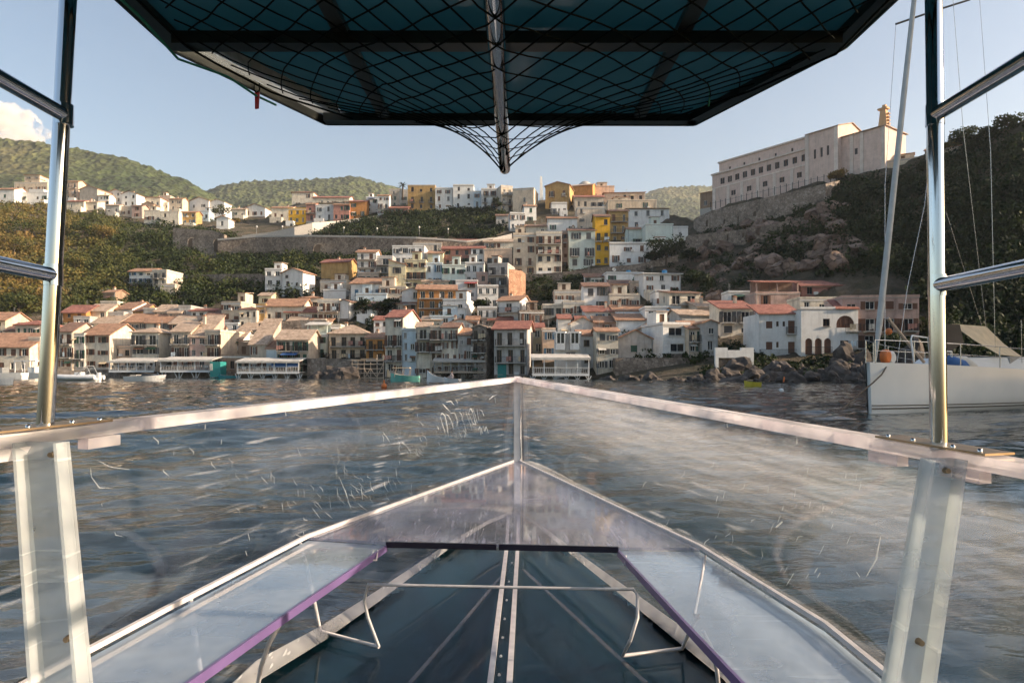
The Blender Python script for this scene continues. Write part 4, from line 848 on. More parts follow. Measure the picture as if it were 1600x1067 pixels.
 (100, 134, 511, 524, 0, 'white', 'flat', 1, 3, 'white roof terrace with a cluster of chimneys behind the grey beige house', {'chim': 1, 'dish': .5}),
 (146, 184, 505, 519, 4, 'sand', 'gs', 1, 3, 'sand cottage with broad roof behind the bright gable', {'tm': 'tile_pale', 'dp': 10}),
 (196, 228, 503, 518, 0, 'peach', 'gs', 1, 3, 'peach cottage with pink roof behind the hip roofed waterfront house', {'tm': 'tile', 'dp': 9}),
 (228, 266, 504, 518, 0, 'cream', 'gs', 1, 3, 'cream cottage with orange roof above the right corner of the hip roof', {'tm': 'tile', 'dp': 9}),
 (266, 304, 506, 520, 0, 'sand', 'gs', 1, 3, 'sand cottage with a wide pale roof above the dun waterfront house', {'tm': 'tile_pale', 'dp': 10}),
 (304, 346, 513, 526, 0, 'peach', 'gs', 1, 3, 'peach cottage with a broad sunlit roof above the dull pink house', {'tm': 'tile_pale', 'dp': 9}),
 (344, 372, 507, 522, 0, 'white', 'flat', 1, 2, 'flat white house below the sand house with loggias', {}),
 (372, 398, 526, 546, 0, 'white', 'flat', 1, 2, 'white stair house below the dark red awning', {'dish': -.3}),
 (478, 512, 506, 524, 0, 'mustard', 'sh', 1, 3, 'ochre shed roof house above the pale mint terrace house', {'tm': 'tile'}),
 (584, 606, 500, 530, 0, 'white', 'gs', 2, 2, 'white house squeezed behind the orange timbered house', {'tm': 'tile_red'}),
 (746, 776, 482, 512, 0, 'white', 'flat', 2, 3, 'white house with dark plants below the laundry terrace house', {'bal': (1,), 'long': 1}),
 (764, 800, 500, 514, 0, 'stone', 'gs', 1, 2, 'stone cottage with dusky red roof behind the big grey waterfront house', {'tm': 'tile_red'}),
 (812, 850, 488, 512, -6, 'stone', 'flat', 1, 2, 'brown stone block right of the big blank side wall', {}),
 (660, 690, 500, 514, 0, 'cream', 'gs', 1, 2, 'cream cottage with sunlit roof behind the light blue waterfront house', {'tm': 'tile_pale'}),
 (700, 738, 505, 524, 0, 'white', 'gf', 1, 2, 'white gable behind the weathered cream waterfront house', {'sh': None}),
 (728, 748, 500, 522, 0, 'pink', 'gs', 1, 1, 'pink brick cottage behind the brown stone gabled house', {'tm': 'tile'}),
 (1098, 1122, 505, 556, -8, 'grey', 'gf', 2, 1, 'grey stone house at the shore stairs right of the sand wing', {'skip': .3}),
 (900, 916, 500, 520, 0, 'cream', 'gs', 1, 1, 'little cream house between white cottage and red roofs', {'tm': 'tile_red'}),
 (1030, 1064, 498, 512, 0, 'pink', 'sh', 1, 2, 'pink lean-to with tiled roof behind the modern white cube', {'tm': 'tile'}),
 (866, 914, 456, 476, 0, 'beige', 'flat', 1, 3, 'beige garden house on the terrace below the mint palazzo', {'skip': .4}),
 (612, 652, 474, 492, 0, 'beige', 'gs', 1, 3, 'beige cottage with brown roof above the dark garden trees', {'tm': 'tile_brown'}),
 (660, 700, 440, 456, 0, 'cream', 'sh', 1, 3, 'cream lean-to terrace above the orange balcony house', {'tm': 'tile_pale'}),
 (556, 604, 461, 480, 0, 'blue', 'flat', 1, 3, 'pale blue house with white door left of the beige small window house', {}),
 (446, 472, 505, 522, 0, 'cream', 'sh', 1, 2, 'cream cottage roof at the foot of the stone arches', {'tm': 'tile_pale'}),
 (1090, 1128, 480, 500, -8, 'beige', 'sh', 1, 2, 'beige garden shed between pergola house and right waterfront', {'tm': 'tile_pale'}),
 (700, 742, 378, 392, 0, 'cream', 'sh', 1, 3, 'low cream house with pink roof under the pale curved parapet', {'tm': 'tile_red'}),
 (645, 690, 381, 398, 0, 'beige', 'flat', 1, 2, 'plain beige house tucked under the long stone wall', {}),
]
for h in VILLAGE: house(*h)
# ------------------------------------------------------------------ arched openings
def arch_fill(mb, cx, y, z_spring, r, m=0, th=.2, n=8):
    """wall corners left and right of a half round arch head (fills the square of the rectangular opening)"""
    for s in (-1, 1):
        pts = [Vector((cx + s * r, y, z_spring + r))]
        arc = [Vector((cx + s * r * math.cos(t), y, z_spring + r * math.sin(t))) for t in [math.pi / 2 * i / n for i in range(n + 1)]]
        for a, b in zip(arc[:-1], arc[1:]):
            mb.add([pts[0], a, b, pts[0] + Vector((0, th, 0)), a + Vector((0, th, 0)), b + Vector((0, th, 0))], [(0, 1, 2), (3, 5, 4), (1, 4, 5, 2)], m)
def solid_house(px0, px1, yb, D, yaw, H, dp, col, ops, name, label, cat='house', fd=4, roofcol=None):
    """plain body with listed openings; returns root, half width, wall builder"""
    xc = (px0 + px1) / 2; a = R(yaw); base = P(xc, yb, D)
    W = (px1 - px0) * D / F / (math.cos(a) + base.x / D * math.sin(a)); hw = W / 2
    root = empty(name, base, -a, label, cat, GROUP_H if cat == 'house' else None)
    mb = MB(); wall_panel(mb, (-hw, 0, 0), (1, 0, 0), W, H, [(x0 + hw, x1 + hw, z0, z1) for x0, x1, z0, z1 in ops], (0, -1, 0), z0=-fd)
    for sx in (-1, 1): wall_panel(mb, (sx * hw, 0, 0), (0, 1, 0), dp, H, [], (sx, 0, 0), z0=-fd)
    mb.quad((-hw, dp, -fd), (-hw, dp, H), (hw, dp, H), (hw, dp, -fd)); mb.quad((-hw, 0, H), (hw, 0, H), (hw, dp, H), (-hw, dp, H))
    return root, hw, mb

# ---- white house with red roof, second of the right waterfront
D = 95.0; k = D / F
ops = []
def px_ops(lst, xc, yb): return [((a - xc) * k, (b - xc) * k, (yb - d) * k, (yb - c) * k) for a, b, c, d in lst]
spec = [(1197, 1207, 502, 513), (1213, 1217, 502, 510), (1223, 1227, 502, 510), (1231.5, 1242, 501, 521), (1197, 1207, 534, 546), (1213, 1217, 534, 543), (1231.5, 1242, 534, 552)]
o_ = px_ops(spec, 1218, 558)
root, hw, mb = solid_house(1186, 1250, 558, D, 0, 68 * k, 6.5, 'white', o_, 'house', 'white two storey house with red roof and brown shutters on the right waterfront')
mb.build('wall', M['white'], root)
rb = MB(); slab_roof(rb, [(-hw - .25, -.3, 68 * k + .05), (hw + .2, -.3, 68 * k + .05), (hw + .2, 4.4, 68 * k + 1.75), (-hw - .25, 4.4, 68 * k + 1.75)], .16); rb.build('roof', M['tile_red'], root)
for x0, x1, z0, z1 in o_:
    w = inst('window', window_mesh(q2(x1 - x0, .05), q2(z1 - z0, .05), 'frame_brown', 'b'), root, ((x0 + x1) / 2, .1, z0))
    if x1 - x0 > .7:
        sm = shutter_mesh(q2((x1 - x0) / 2 - .01, .05), q2(z1 - z0, .05), 'sh_brown'); inst('shutter', sm, w, (-(x1 - x0) / 2 + .01, 0, 0)); inst('shutter', sm, w, (.012, 0, 0))
s_, r_ = balcony_mesh(1.6, .6); bo = inst('balcony', s_, root, ((1237 - 1218) * k, 0, (558 - 521.5) * k)); inst('railing', r_, bo)
s_, r_ = balcony_mesh(5.6, .7); bo = inst('balcony', s_, root, (0, 0, .12)); inst('railing', r_, bo)
# ---- white house with arches
D = 93.0; k = D / F; xc, yb = 1296.5, 566
o_ = px_ops([(1286, 1297, 498, 510), (1313, 1326, 532, 544)], xc, yb)
ar = [(1264, 5.6), (1279, 5.6), (1293.5, 5.6)]
ops = o_ + [((a - r - xc) * k, (a + r - xc) * k, (yb - 553) * k, (yb - 534) * k + r * k) for a, r in ar]
ops += [((1321 - 14 - xc) * k, (1321 + 14 - xc) * k, (yb - 512) * k, (yb - 507) * k + 14 * k)]
ops += [((1262 - xc) * k, (1292 - xc) * k, 0.02, 5 * k)]
root, hw, mb = solid_house(1252, 1341, yb, D, 0, 82 * k, 7.0, 'white', ops, 'house', 'white house with three arched doors and a big half round window')
for a, r in ar: arch_fill(mb, (a - xc) * k, 0, (yb - 534) * k, r * k)
arch_fill(mb, (1321 - xc) * k, 0, (yb - 507) * k, 14 * k)
mb.build('wall', M['white'], root)
for x0, x1, z0, z1 in o_: inst('window', window_mesh(q2(x1 - x0, .05), q2(z1 - z0, .05), 'frame_brown', 'w'), root, ((x0 + x1) / 2, .1, z0))
for a, r in ar:
    d = MB(); d.box(-r * k, r * k, .06, .1, 0, 19 * k + r * k, 0); d.box(-.04, .04, .02, .058, 0, 19 * k + r * k, 0); o = d.build('door', M['sh_brown'], root); o.location = ((a - xc) * k, 0.1, (yb - 553) * k)
d = MB(); r = 14 * k
d.box(-r, r, .06, .1, 0, 5 * k + r, 0); [d.box(x * r - .05, x * r + .05, .0, .058, 0, 5 * k + r * .9, 0) for x in (-.5, 0, .5)]
o = d.build('window', M['sh_brown'], root); o.location = ((1321 - xc) * k, .1, (yb - 512) * k)
d = MB(); d.box((1262 - xc) * k, (1292 - xc) * k, .3, .4, 0.0, 5 * k); d.build('cellar_opening', M['wood_dark'], root)
rr_ = MB(); w = 41 * k; rr_.box(-w / 2, w / 2, -.28, -.24, .9, .95)
for i in range(24): x = -w / 2 + w * i / 23; rr_.box(x - .012, x + .012, -.27, -.25, 0, .9)
rr_.box(-w / 2, w / 2, -.3, -.003, -.1, 0); o = rr_.build('railing', M['iron'], root); o.location = ((1279 - xc) * k, 0, (yb - 553) * k)
rb = MB(); H = 82 * k
rb.box(-hw - .05, hw + .05, -.05, 7.05, H + .003, H + .12, 1); rb.box(-hw - .05, hw * .2, -.05, .12, H + .123, H + .4, 0)
slab_roof(rb, [((1305 - xc) * k, -.2, H + .2), (hw + .1, -.2, H + .2), (hw + .1, 3.2, H + 1.7), ((1309 - xc) * k, 3.2, H + 1.7)], .15, 2)
rb.build('roof', [M['white'], M['deck'], M['tile_red']], root)
# ---- white frame wall on the rocks
D = 90.0; k = D / F; root = empty('garden_wall', P(1148, 582, D), 0, 'white wall frame standing on the rocks left of the white house', 'wall')
mb = MB(); hw = 30 * k; H = 39 * k
mb.box(-hw, -hw + 5 * k, 0, .5, -1, H - 16 * k); mb.box(hw - 5 * k, hw, 0, .5, -1, H - 16 * k); mb.box(-hw, hw, 0, .5, H - 15.97 * k, H - 4 * k); mb.box(-hw, -hw + 19 * k, 0.003, .497, H - 3.97 * k, H); mb.box(hw - 20 * k, hw, .003, .497, H - 3.97 * k, H)
mb.build('frame', M['white'], root); mb = MB(); mb.box(-hw + .3, hw - .3, .6, 1.2, -1.5, H - 16 * k); mb.build('rubble_infill', M['stone'], root)
# ---- stone basement under the white house
D = 94.0; k = D / F; mb = MB(); c = P(1218, 584, D); mb.box(-34 * k, 34 * k, 0, 5, -2, 25.5 * k)
o = mb.build('retaining_wall', M['stone'], None); o.location = c; props(o, 'rubble stone basement wall under the white house with red roof', 'wall')
# ---- stone quay
D = 98.0; k = D / F; c = P(1022, 600, D); mb = MB()
mb.prism([(-60 * k, 0, 41 * k), (58 * k, -.6, 41 * k), (62 * k, 6, 41 * k), (-60 * k, 6, 41 * k)], [(-61 * k, -.5, -2), (60 * k, -1.2, -2), (64 * k, 6, -2), (-60 * k, 6, -2)])
o = mb.build('stone_quay', M['stone_pale'], None, fix=True); o.location = c; props(o, 'high rubble stone quay wall under the modern white house', 'quay')
# ---- bay window house
D = 103.0; k = D / F; xc, yb = 886, 592; H = 70 * k
ops = px_ops([(882, 898, 551, 560)], xc, yb)
root, hw, mb = solid_house(866, 908, yb, D, 4, H, 7, 'white', [(-.3, 1.2, (yb - 562) * k, (yb - 550) * k)], 'house', 'white house with two glazed bay windows behind the white pergola')
mb.build('wall', M['white'], root)
for bx, bw in ((-11 * k, 9 * k), (11 * k, 9 * k)):
    b_ = MB(); z0, z1 = (yb - 547) * k, (yb - 521) * k; ya = -1.1
    prof = [(-bw, 0), (-bw * .75, ya), (bw * .75, ya), (bw, 0)]
    b_.prism([(x + bx, y, z0 + 1.0) for x, y in prof], [(x + bx, y, z0) for x, y in prof]); b_.prism([(x * 1.06 + bx, y * 1.06, z1 + .25) for x, y in prof], [(x * 1.06 + bx, y * 1.06, z1) for x, y in prof])
    for x, y in prof: b_.beam((x * .95 + bx, y * .95 - .02, z0 + 1.0), (x * .95 + bx, y * .95 - .02, z1), .2, .2)
    b_.beam((bx, ya * .95, z0 + 1), (bx, ya * .95, z1), .14, .14)
    bo = b_.build('bay_window', M['white'], root, fix=True)
    g = MB(); g.prism([(x * .9 + bx, y * .88 - .004, z1 - .005) for x, y in prof], [(x * .9 + bx, y * .88 - .004, z0 + 1.005) for x, y in prof]); g.build('pane', M['glass'], bo, fix=True)
inst('window', window_mesh(1.5, 1.1, 'frame_white', 'w'), root, (.45, .1, (yb - 562) * k))
rb = MB(); rb.box(-hw - .1, hw + .1, -.1, 7.1, H + .003, H + .3); rb.build('roof', M['white'], root)
# teal door on the weathered grey house
gh = [h for h in HOUSES if 'teal door' in h['label']][0]
d = MB(); d.box(-.7, .7, -.06, -.02, 0, 2.1); d.box(-.6, -.05, -.08, -.062, .2, 1.9); d.box(.05, .6, -.08, -.062, .2, 1.9); o = d.build('door', M['teal'], gh); o.location = (-1.4, 0, .4)
# bare brick wall beside the blue grey railing house
a_, b2 = P(795, 466, 148), P(815, 466, 151); mb = MB(); h_ = 46 * 148 / F
mb.prism([a_ + Vector((0, 0, h_)), b2 + Vector((0, 0, h_ * .95)), b2 + Vector((1, 5, h_ * .95)), a_ + Vector((0, 5, h_))], [a_ - Vector((0, 0, 4)), b2 - Vector((0, 0, 4)), b2 + Vector((1, 5, -4)), a_ + Vector((0, 5, -4))])
o = mb.build('brick_wall', M['brick'], None, fix=True); bake_origin(o, a_); props(o, 'tall bare brick end wall right of the blue grey railing house', 'wall')
# white obelisk tower and grey church dome
c = P(845, 326, 262); mb = MB(); s = 262 / F; h_ = 51 * s
mb.prism([(-.15, -.15, h_), (.5, -.15, h_ * .97), (.5, .5, h_ * .97), (-.15, .5, h_)], [(-3.5 * s, -1, -3), (5 * s, -1, -3), (5 * s, 1.4, -3), (-3.5 * s, 1.4, -3)])
mb.box(-5 * s, 7 * s, -1.4, 1.8, -4, -.2)
o = mb.build('obelisk', M['white'], None, fix=True); o.location = c; props(o, 'slender white obelisk rising beside the ochre church house', 'obelisk')
c = P(914, 293, 292); s = 292 / F; mb = MB(); prof = [(11.5, -8), (11.5, 0), (11, 2.5), (9, 5.5), (6, 8), (3, 9.3), (.3, 9.8)]
mb.tube([(0, 0, z * s) for r, z in prof], [r * s for r, z in prof], 20); o = mb.build('church_dome', M['grey'], None); o.location = c; props(o, 'low grey church dome on the skyline above the plain orange nave', 'dome')

# ------------------------------------------------------------------ convent on the headland
CV_L = Vector((313 * 199 / F, 199, 0)); ZB = CAMH + 253 * 199 / F
cvd = Vector((500 * 170 / F, 170, 0)) - CV_L; cv_yaw = math.atan2(-cvd.y, cvd.x); cc, cs = math.cos(cv_yaw), math.sin(cv_yaw)
def cvs(px):
    a = (px - CX) / F; return (199 * a - CV_L.x) / (cc + a * cs)
def cvz(px, py):
    s_ = cvs(px); Y = 199 - s_ * cs; return CAMH + (HY - py) * Y / F - ZB
conv = empty('convent', (CV_L.x, CV_L.y, ZB), -cv_yaw, 'long pale pink convent with rows of small windows on the right headland', 'convent')
m_cv = stucco('pale_pink_plaster', (.74, .57, .49), 0.4); m_cvw = stucco('pilaster_plaster', (.78, .67, .59), 0.4)
sA, sB, sC = 0.0, cvs(1262), cvs(1311); HM = cvz(1260, 234); HU = cvz(1258, 214); wins = []
for px, py in zip((1129, 1140.5, 1152, 1164, 1176.5, 1189, 1201.5, 1214.5, 1228, 1242, 1256), (283, 280, 276.5, 273, 269.5, 266, 262.5, 259, 255, 251, 247)):
    for d_ in (-1.5, 1.5): wins.append((cvs(px + d_), cvz(px, py) - .8, .75, 1.7))
for px, py in zip((1146, 1170.5, 1195.5, 1222, 1249), (301, 294.5, 287.5, 281, 273.5)):
    for d_ in (-1.6, 1.6): wins.append((cvs(px + d_), cvz(px, py) - .7, .8, 1.4))
ops = [(x - w / 2, x + w / 2, z, z + h) for x, z, w, h in wins]
mb = MB(); dpv = 13.0
wall_panel(mb, (0, 0, 0), (1, 0, 0), sB, HM, ops, (0, -1, 0), z0=-3)
wall_panel(mb, (0, 0, 0), (0, 1, 0), dpv, HM, [], (-1, 0, 0), z0=-3); mb.quad((0, 0, HM), (sB, 0, HM), (sB, dpv, HM), (0, dpv, HM)); mb.quad((0, dpv, -3), (0, dpv, HM), (sB, dpv, HM), (sB, dpv, -3))
mb.build('main_block', m_cv, conv)
up = []
for px, py in zip((1136.5, 1159, 1182.5, 1208, 1234), (262, 255, 248, 241, 233)): up.append((cvs(px), cvz(px, py) - .6, .6, 1.1))
mb = MB(); wall_panel(mb, (1.5, 1.2, HM), (1, 0, 0), sB - 1.5, HU - HM, [(x - 1.5 - w / 2, x - 1.5 + w / 2, z - HM, z - HM + h) for x, z, w, h in up], (0, -1, 0), z0=0)
wall_panel(mb, (1.5, 1.2, HM), (0, 1, 0), dpv - 2.4, HU - HM, [], (-1, 0, 0)); mb.quad((1.5, 1.2, HU), (sB, 1.2, HU), (sB, dpv - 1, HU), (1.5, dpv - 1, HU)); mb.build('upper_storey', m_cv, conv)
mb = MB(); mb.box(-.3, sB, -.35, .1, HM + .003, HM + .45); mb.box(1.2, sB, .85, 1.25, HU + .003, HU + .45); mb.box(-.4, 5, 4, 8, HM + .46, HU + 1.3); mb.build('cornice', m_cvw, conv)
for px in (1114, 1136, 1157, 1182, 1208, 1235, 1261):
    mb = MB(); x = cvs(px); mb.box(x, x + .9, -.12, -.003, -3, HM * .58); mb.build('pilaster', m_cvw, conv)
mb = MB(); mb.box(0, sB, -.1, -.003, HM * .585, HM * .62); mb.build('string_course', m_cvw, conv)
HB = cvz(1300, 200); slits = []
for px, py in ((1275, 241), (1285.5, 238), (1295.5, 235)): slits.append((cvs(px), cvz(px, py) - 1.3, .6, 2.4))
mb = MB(); wall_panel(mb, (sB, -.5, 0), (1, 0, 0), sC - sB, HB, [(x - sB - w / 2, x - sB + w / 2, z, z + h) for x, z, w, h in slits], (0, -1, 0), z0=-4)
for sx, nx in ((sB, -1), (sC, 1)): wall_panel(mb, (sx, -.5, 0), (0, 1, 0), dpv + .5, HB, [], (nx, 0, 0), z0=-4)
xm = (dpv - .5) / 2
for sx in (sB, sC): mb.add([(sx, -.5, HB), (sx, dpv, HB), (sx, xm, HB + 2.0)], [(0, 1, 2)])
mb.build('nave', m_cv, conv)
gable_roof(sB, sC, -.5, dpv, HB, 2.0, 'x', .35, M['tile_pale']).build('roof', M['tile_pale'], conv)
for px in (1263, 1308.5): mb = MB(); x = cvs(px); mb.box(x - .5, x + .5, -.68, -.503, -4, HB - .1); mb.build('pilaster', m_cvw, conv)
# apse block at the near end
sD, sE = sC + .002, cvs(1379); HC = cvz(1360, 200)
mb = MB(); wall_panel(mb, (sD, 1.2, 0), (1, 0, 0), sE - sD, HC, [(cvs(1334) - sD - .35, cvs(1334) - sD + .35, cvz(1334, 240), cvz(1334, 230))], (0, -1, 0), z0=-5)
wall_panel(mb, (sE, 1.2, 0), (0, 1, 0), dpv - 2.4, HC, [], (1, 0, 0), z0=-5); mb.quad((sD, dpv - 1.2, -5), (sD, dpv - 1.2, HC), (sE, dpv - 1.2, HC), (sE, dpv - 1.2, -5))
mb.build('apse', m_cv, conv)
rb = hip_roof(sD, sE, 1.2, dpv - 1.2, HC, 1.6, .45); rb.build('roof', M['tile_pale'], conv)
for px in (1327, 1343, 1377): mb = MB(); x = cvs(px); mb.box(x - .4, x + .4, 1.0, 1.197, -5, HC - .1); mb.build('pilaster', m_cvw, conv)
bx = cvs(1366); mb = MB()
mb.prism([(bx - .7, 4.4, HC + 5.2), (bx + .5, 4.4, HC + 5.2), (bx + .5, 5.6, HC + 5.2), (bx - .7, 5.6, HC + 5.2)], [(bx - 1.2, 4.1, HC), (bx + 1.1, 4.1, HC), (bx + 1.1, 6.0, HC), (bx - 1.2, 6.0, HC)])
mb.box(bx - 1.3, bx + .9, 4.2, 5.8, HC + 5.203, HC + 5.6); mb.box(bx - .4, bx + .4, 4.7, 5.4, HC + 5.603, HC + 6.3)
for i in range(5): mb.box(bx + .75, bx + 1.25, 4.6, 5.4, HC + .6 + i * .8, HC + .9 + i * .8)
mb.build('bell_tower', stucco('orange_tower_plaster', (.62, .40, .22), .3), conv, fix=True)
for x, z, w, h in wins + up + slits:
    y = 1.3 if (x, z, w, h) in up else (-.4 if (x, z, w, h) in slits else .1)
    inst('window', window_mesh(q2(w, .05), q2(h, .05), 'frame_brown', 'b'), conv, (x, y, z))
inst('window', window_mesh(.7, 1.5, 'frame_brown', 'b'), conv, (cvs(1334), 1.3, cvz(1334, 240)))
house(1368, 1450, 251, 283, 30, 'sand', 'flat', 1, 5, 'low sand annex with a roof railing right of the convent', {'D': 160, 'dp': 8, 'cat': 'annex', 'skip': 0, 'ww': 1.3, 'fd': 8})
house(1446, 1500, 232, 268, 34, 'beige', 'gs', 1, 3, 'beige building half behind the right steel post above the dark slope', {'D': 150, 'dp': 8, 'skip': 0, 'fd': 8})
house(1094, 1112, 301, 331, 40, 'brown', 'sh', 1, 1, 'small brown house at the left end of the convent', {'D': 203, 'dp': 5})
# ------------------------------------------------------------------ stone retaining walls, roads, railings
def ribbon_wall(name, line, label, mat, thick=1.0, cat='wall', arches=(), cap=None):
    """a wall along pixels (x, y_top, y_bottom); its foot stands on the hillside"""
    pts = []
    for x, yt, yb in line:
        D = ground_D(x, yb) - .6; pts.append((P(x, yb, D), P(x, yt, D)))
    c = pts[0][0].copy(); root = empty(name, c, 0, label, cat); mb = MB()
    for (a0, a1), (b0, b1) in zip(pts[:-1], pts[1:]):
        dn = Vector((0, 0, -3)); bk = Vector((0, thick + 1.5, 0))
        a1, b1 = Vector((a0.x, a0.y, a1.z)), Vector((b0.x, b0.y, b1.z))
        mb.prism([a1 - c, b1 - c, b1 + bk - c, a1 + bk - c], [a0 + dn - c, b0 + dn - c, b0 + bk + dn - c, a0 + bk + dn - c])
    mb.build('masonry', mat, root, fix=True)
    if cap:
        mb = MB()
        for (a0, a1), (b0, b1) in zip(pts[:-1], pts[1:]):
            a1, b1 = Vector((a0.x, a0.y - .12, a1.z + .003)), Vector((b0.x, b0.y - .12, b1.z + .003)); up_ = Vector((0, 0, cap)); bk = Vector((0, .4, 0))
            mb.prism([a1 + up_ - c, b1 + up_ - c, b1 + up_ + bk - c, a1 + up_ + bk - c], [a1 - c, b1 - c, b1 + bk - c, a1 + bk - c])
        mb.build('parapet', M['slab'], root, fix=True)
    for x, yb, w, h in arches:   # flat dark panels on the face paint the shade of vaulted niches
        D = ground_D(x, np.interp(x, [l[0] for l in line], [l[2] for l in line])) - .6; p = P(x, yb, D); s = D / F; am = MB()
        n = 10; r = w / 2 * s; arc = [(r * math.cos(math.pi * i / n), max(h * s - r, .1) + r * math.sin(math.pi * i / n)) for i in range(n + 1)]
        loop = [(r, 0)] + arc + [(-r, 0)]
        outer = [(q[0] * 1.18, q[1] * 1.08) for q in loop]
        for i in range(len(loop) - 1):
            am.add([(loop[i][0], -.12, loop[i][1]), (loop[i + 1][0], -.12, loop[i + 1][1]), (outer[i + 1][0], -.12, outer[i + 1][1]), (outer[i][0], -.12, outer[i][1]),
                    (loop[i][0], .1, loop[i][1]), (loop[i + 1][0], .1, loop[i + 1][1]), (outer[i + 1][0], .1, outer[i + 1][1]), (outer[i][0], .1, outer[i][1])], [(0, 1, 2, 3), (0, 4, 5, 1), (3, 2, 6, 7)], 0)
        am.add([(q[0], -.05, q[1]) for q in loop], [tuple(range(len(loop)))], 1)
        o = am.build('arch', [mat, M['wood_dark']], root, fix=True); o.location = p - c
    return root
ribbon_wall('retaining_wall', [(340, 376, 400), (400, 371, 402), (480, 370, 402), (560, 371, 398), (650, 373, 397), (700, 376, 394), (730, 379, 392), (770, 374, 386)], 'long stone retaining wall under the street lamps across the slope', M['stone_pale'], cap=.5,
            arches=[(498, 400, 16, 18), (566, 397, 10, 12)])
ribbon_wall('retaining_wall', [(648, 374, 381), (700, 373, 384), (740, 379, 388), (800, 365, 374)], 'pale concrete parapet wall curving above the salmon pink house', M['slab'], .4)
ribbon_wall('road_ramp', [(378, 368, 372), (420, 363, 372), (460, 355, 371), (488, 348, 368), (530, 345, 352), (590, 337, 341)], 'light grey ramp wall climbing to the upper village', M['slab'], .6)
ribbon_wall('retaining_wall', [(1088, 340, 362), (1113, 329, 360), (1180, 313, 348), (1240, 299, 332), (1290, 287, 318), (1312, 282, 300)], 'arched stone retaining wall under the convent', M['stone'], 1.2,
            arches=[(1106, 354, 6, 10), (1135, 350, 9, 9), (1157, 349, 9, 13), (1181, 338, 9, 8)])
ribbon_wall('retaining_wall', [(1075, 368, 388), (1150, 360, 382), (1200, 352, 372), (1262, 337, 345)], 'lower stone terrace wall below the arched wall of the convent', M['stone_pale'], .8, arches=[(1140, 376, 9, 11), (1163, 371, 6, 8)])
ribbon_wall('retaining_wall', [(815, 430, 440), (880, 425, 436), (925, 420, 432), (1000, 412, 424), (1060, 398, 410)], 'low stone wall under the yellow house row', M['stone_pale'], .6)
ribbon_wall('retaining_wall', [(404, 505, 540), (430, 503, 540), (470, 500, 536), (510, 500, 534)], 'dark stone wall with two blind arches below the long cream house', M['stone'], .8, arches=[(443, 532, 11, 18), (463, 530, 11, 18)])
ribbon_wall('retaining_wall', [(280, 430, 436), (350, 428, 448), (408, 428, 452)], 'pale rock wall on the green slope left of the white tower house', M['stone_pale'], .6)
ribbon_wall('retaining_wall', [(270, 356, 392), (330, 360, 396), (350, 366, 398)], 'stone wall with vaulted arches below the upper left village', M['stone'], .6, arches=[(341, 393, 14, 20), (300, 388, 12, 16)])
ribbon_wall('retaining_wall', [(-40, 449, 455), (50, 449, 455), (90, 450, 456), (180, 450, 454)], 'thin pale road parapet crossing the left slope', M['slab'], .4)
ribbon_wall('sea_wall', [(480, 560, 598), (520, 560, 598), (548, 562, 598), (560, 562, 597)], 'rocky sea wall carrying the house on the sea rock', M['stone'], 1.0)
ribbon_wall('sea_wall', [(-60, 578, 596), (100, 579, 596), (172, 577, 596), (240, 578, 596), (360, 580, 597)], 'low dark quay wall along the left waterfront', M['stone'], 1.0)
# street lamps along the long wall
def lamp(px, yb, yt, label):
    D = ground_D(px, yb) + .2; s = D / F; root = empty('street_lamp', P(px, yb, D), 0, label, 'lamp', 'street lamps along the retaining wall')
    h = (yb - yt) * s; mb = MB(); mb.tube([(0, 0, -.5), (0, 0, h - .3)], [.07, .05], 8); mb.build('pole', M['steel_grey'], root)
    mb = MB(); mb.tube([(0, 0, h - .32), (0, 0, h - .1), (0, 0, h + .12), (0, 0, h + .3)], [.1, .28, .28, .1], 10); mb.build('globe', M['frame_white'], root)
for x, yb, yt, l in ((401, 370, 354, 'street lamp nearest the left, at the foot of the grey ramp'), (441, 370, 354, 'street lamp in the middle of the grey ramp'), (537, 370, 356, 'street lamp on the long wall, left of the pale bush'),
                     (589, 372, 357, 'tallest looking street lamp in the middle of the long wall'), (655, 372, 355, 'street lamp on the long wall before the dark hedge'), (700, 372, 358, 'rightmost street lamp on the long wall')):
    lamp(x, yb, yt, l)
# railing along the convent terrace
rt = empty('terrace_railing', (CV_L.x, CV_L.y, ZB), -cv_yaw, 'thin post railing along the foot of the convent', 'railing'); 
for i in range(22):
    mb = MB(); x = 1 + i * (sC - 2) / 21; mb.box(x - .06, x + .06, -2.1, -1.98, -.6, 1.6); mb.build('post', M['iron'], rt)
mb = MB(); mb.box(0, sC, -2.06, -2.02, 1.1, 1.15); mb.build('rail', M['iron'], rt)
# ------------------------------------------------------------------ foliage
def leaf_mat(name, stops):
    m, nt, b = new_mat(name)
    at = nt.nodes.new('ShaderNodeAttribute'); at.attribute_name = 'tint'
    r = ramp(nt, at.outputs['Fac'], stops); nt.links.new(r.outputs[0], b.inputs['Base Color']); b.inputs['Roughness'].default_value = 0.7
    b.inputs['Specular IOR Level'].default_value = 0.2
    tr = nt.nodes.new('ShaderNodeBsdfTranslucent'); nt.links.new(r.outputs[0], tr.inputs[0]); mx = nt.nodes.new('ShaderNodeMixShader'); mx.inputs[0].default_value = 0.25
    out = nt.nodes['Material Output']; nt.links.new(b.outputs[0], mx.inputs[1]); nt.links.new(tr.outputs[0], mx.inputs[2]); nt.links.new(mx.outputs[0], out.inputs[0]); return m
M['leaf'] = leaf_mat('scrub_leaves', [(0.0, (.016, .028, .010)), (0.35, (.045, .062, .018)), (0.6, (.11, .112, .032)), (0.8, (.19, .14, .042)), (1.0, (.32, .20, .07))])
M['bark'] = plain('bark', (.10, .075, .055), 0.95)
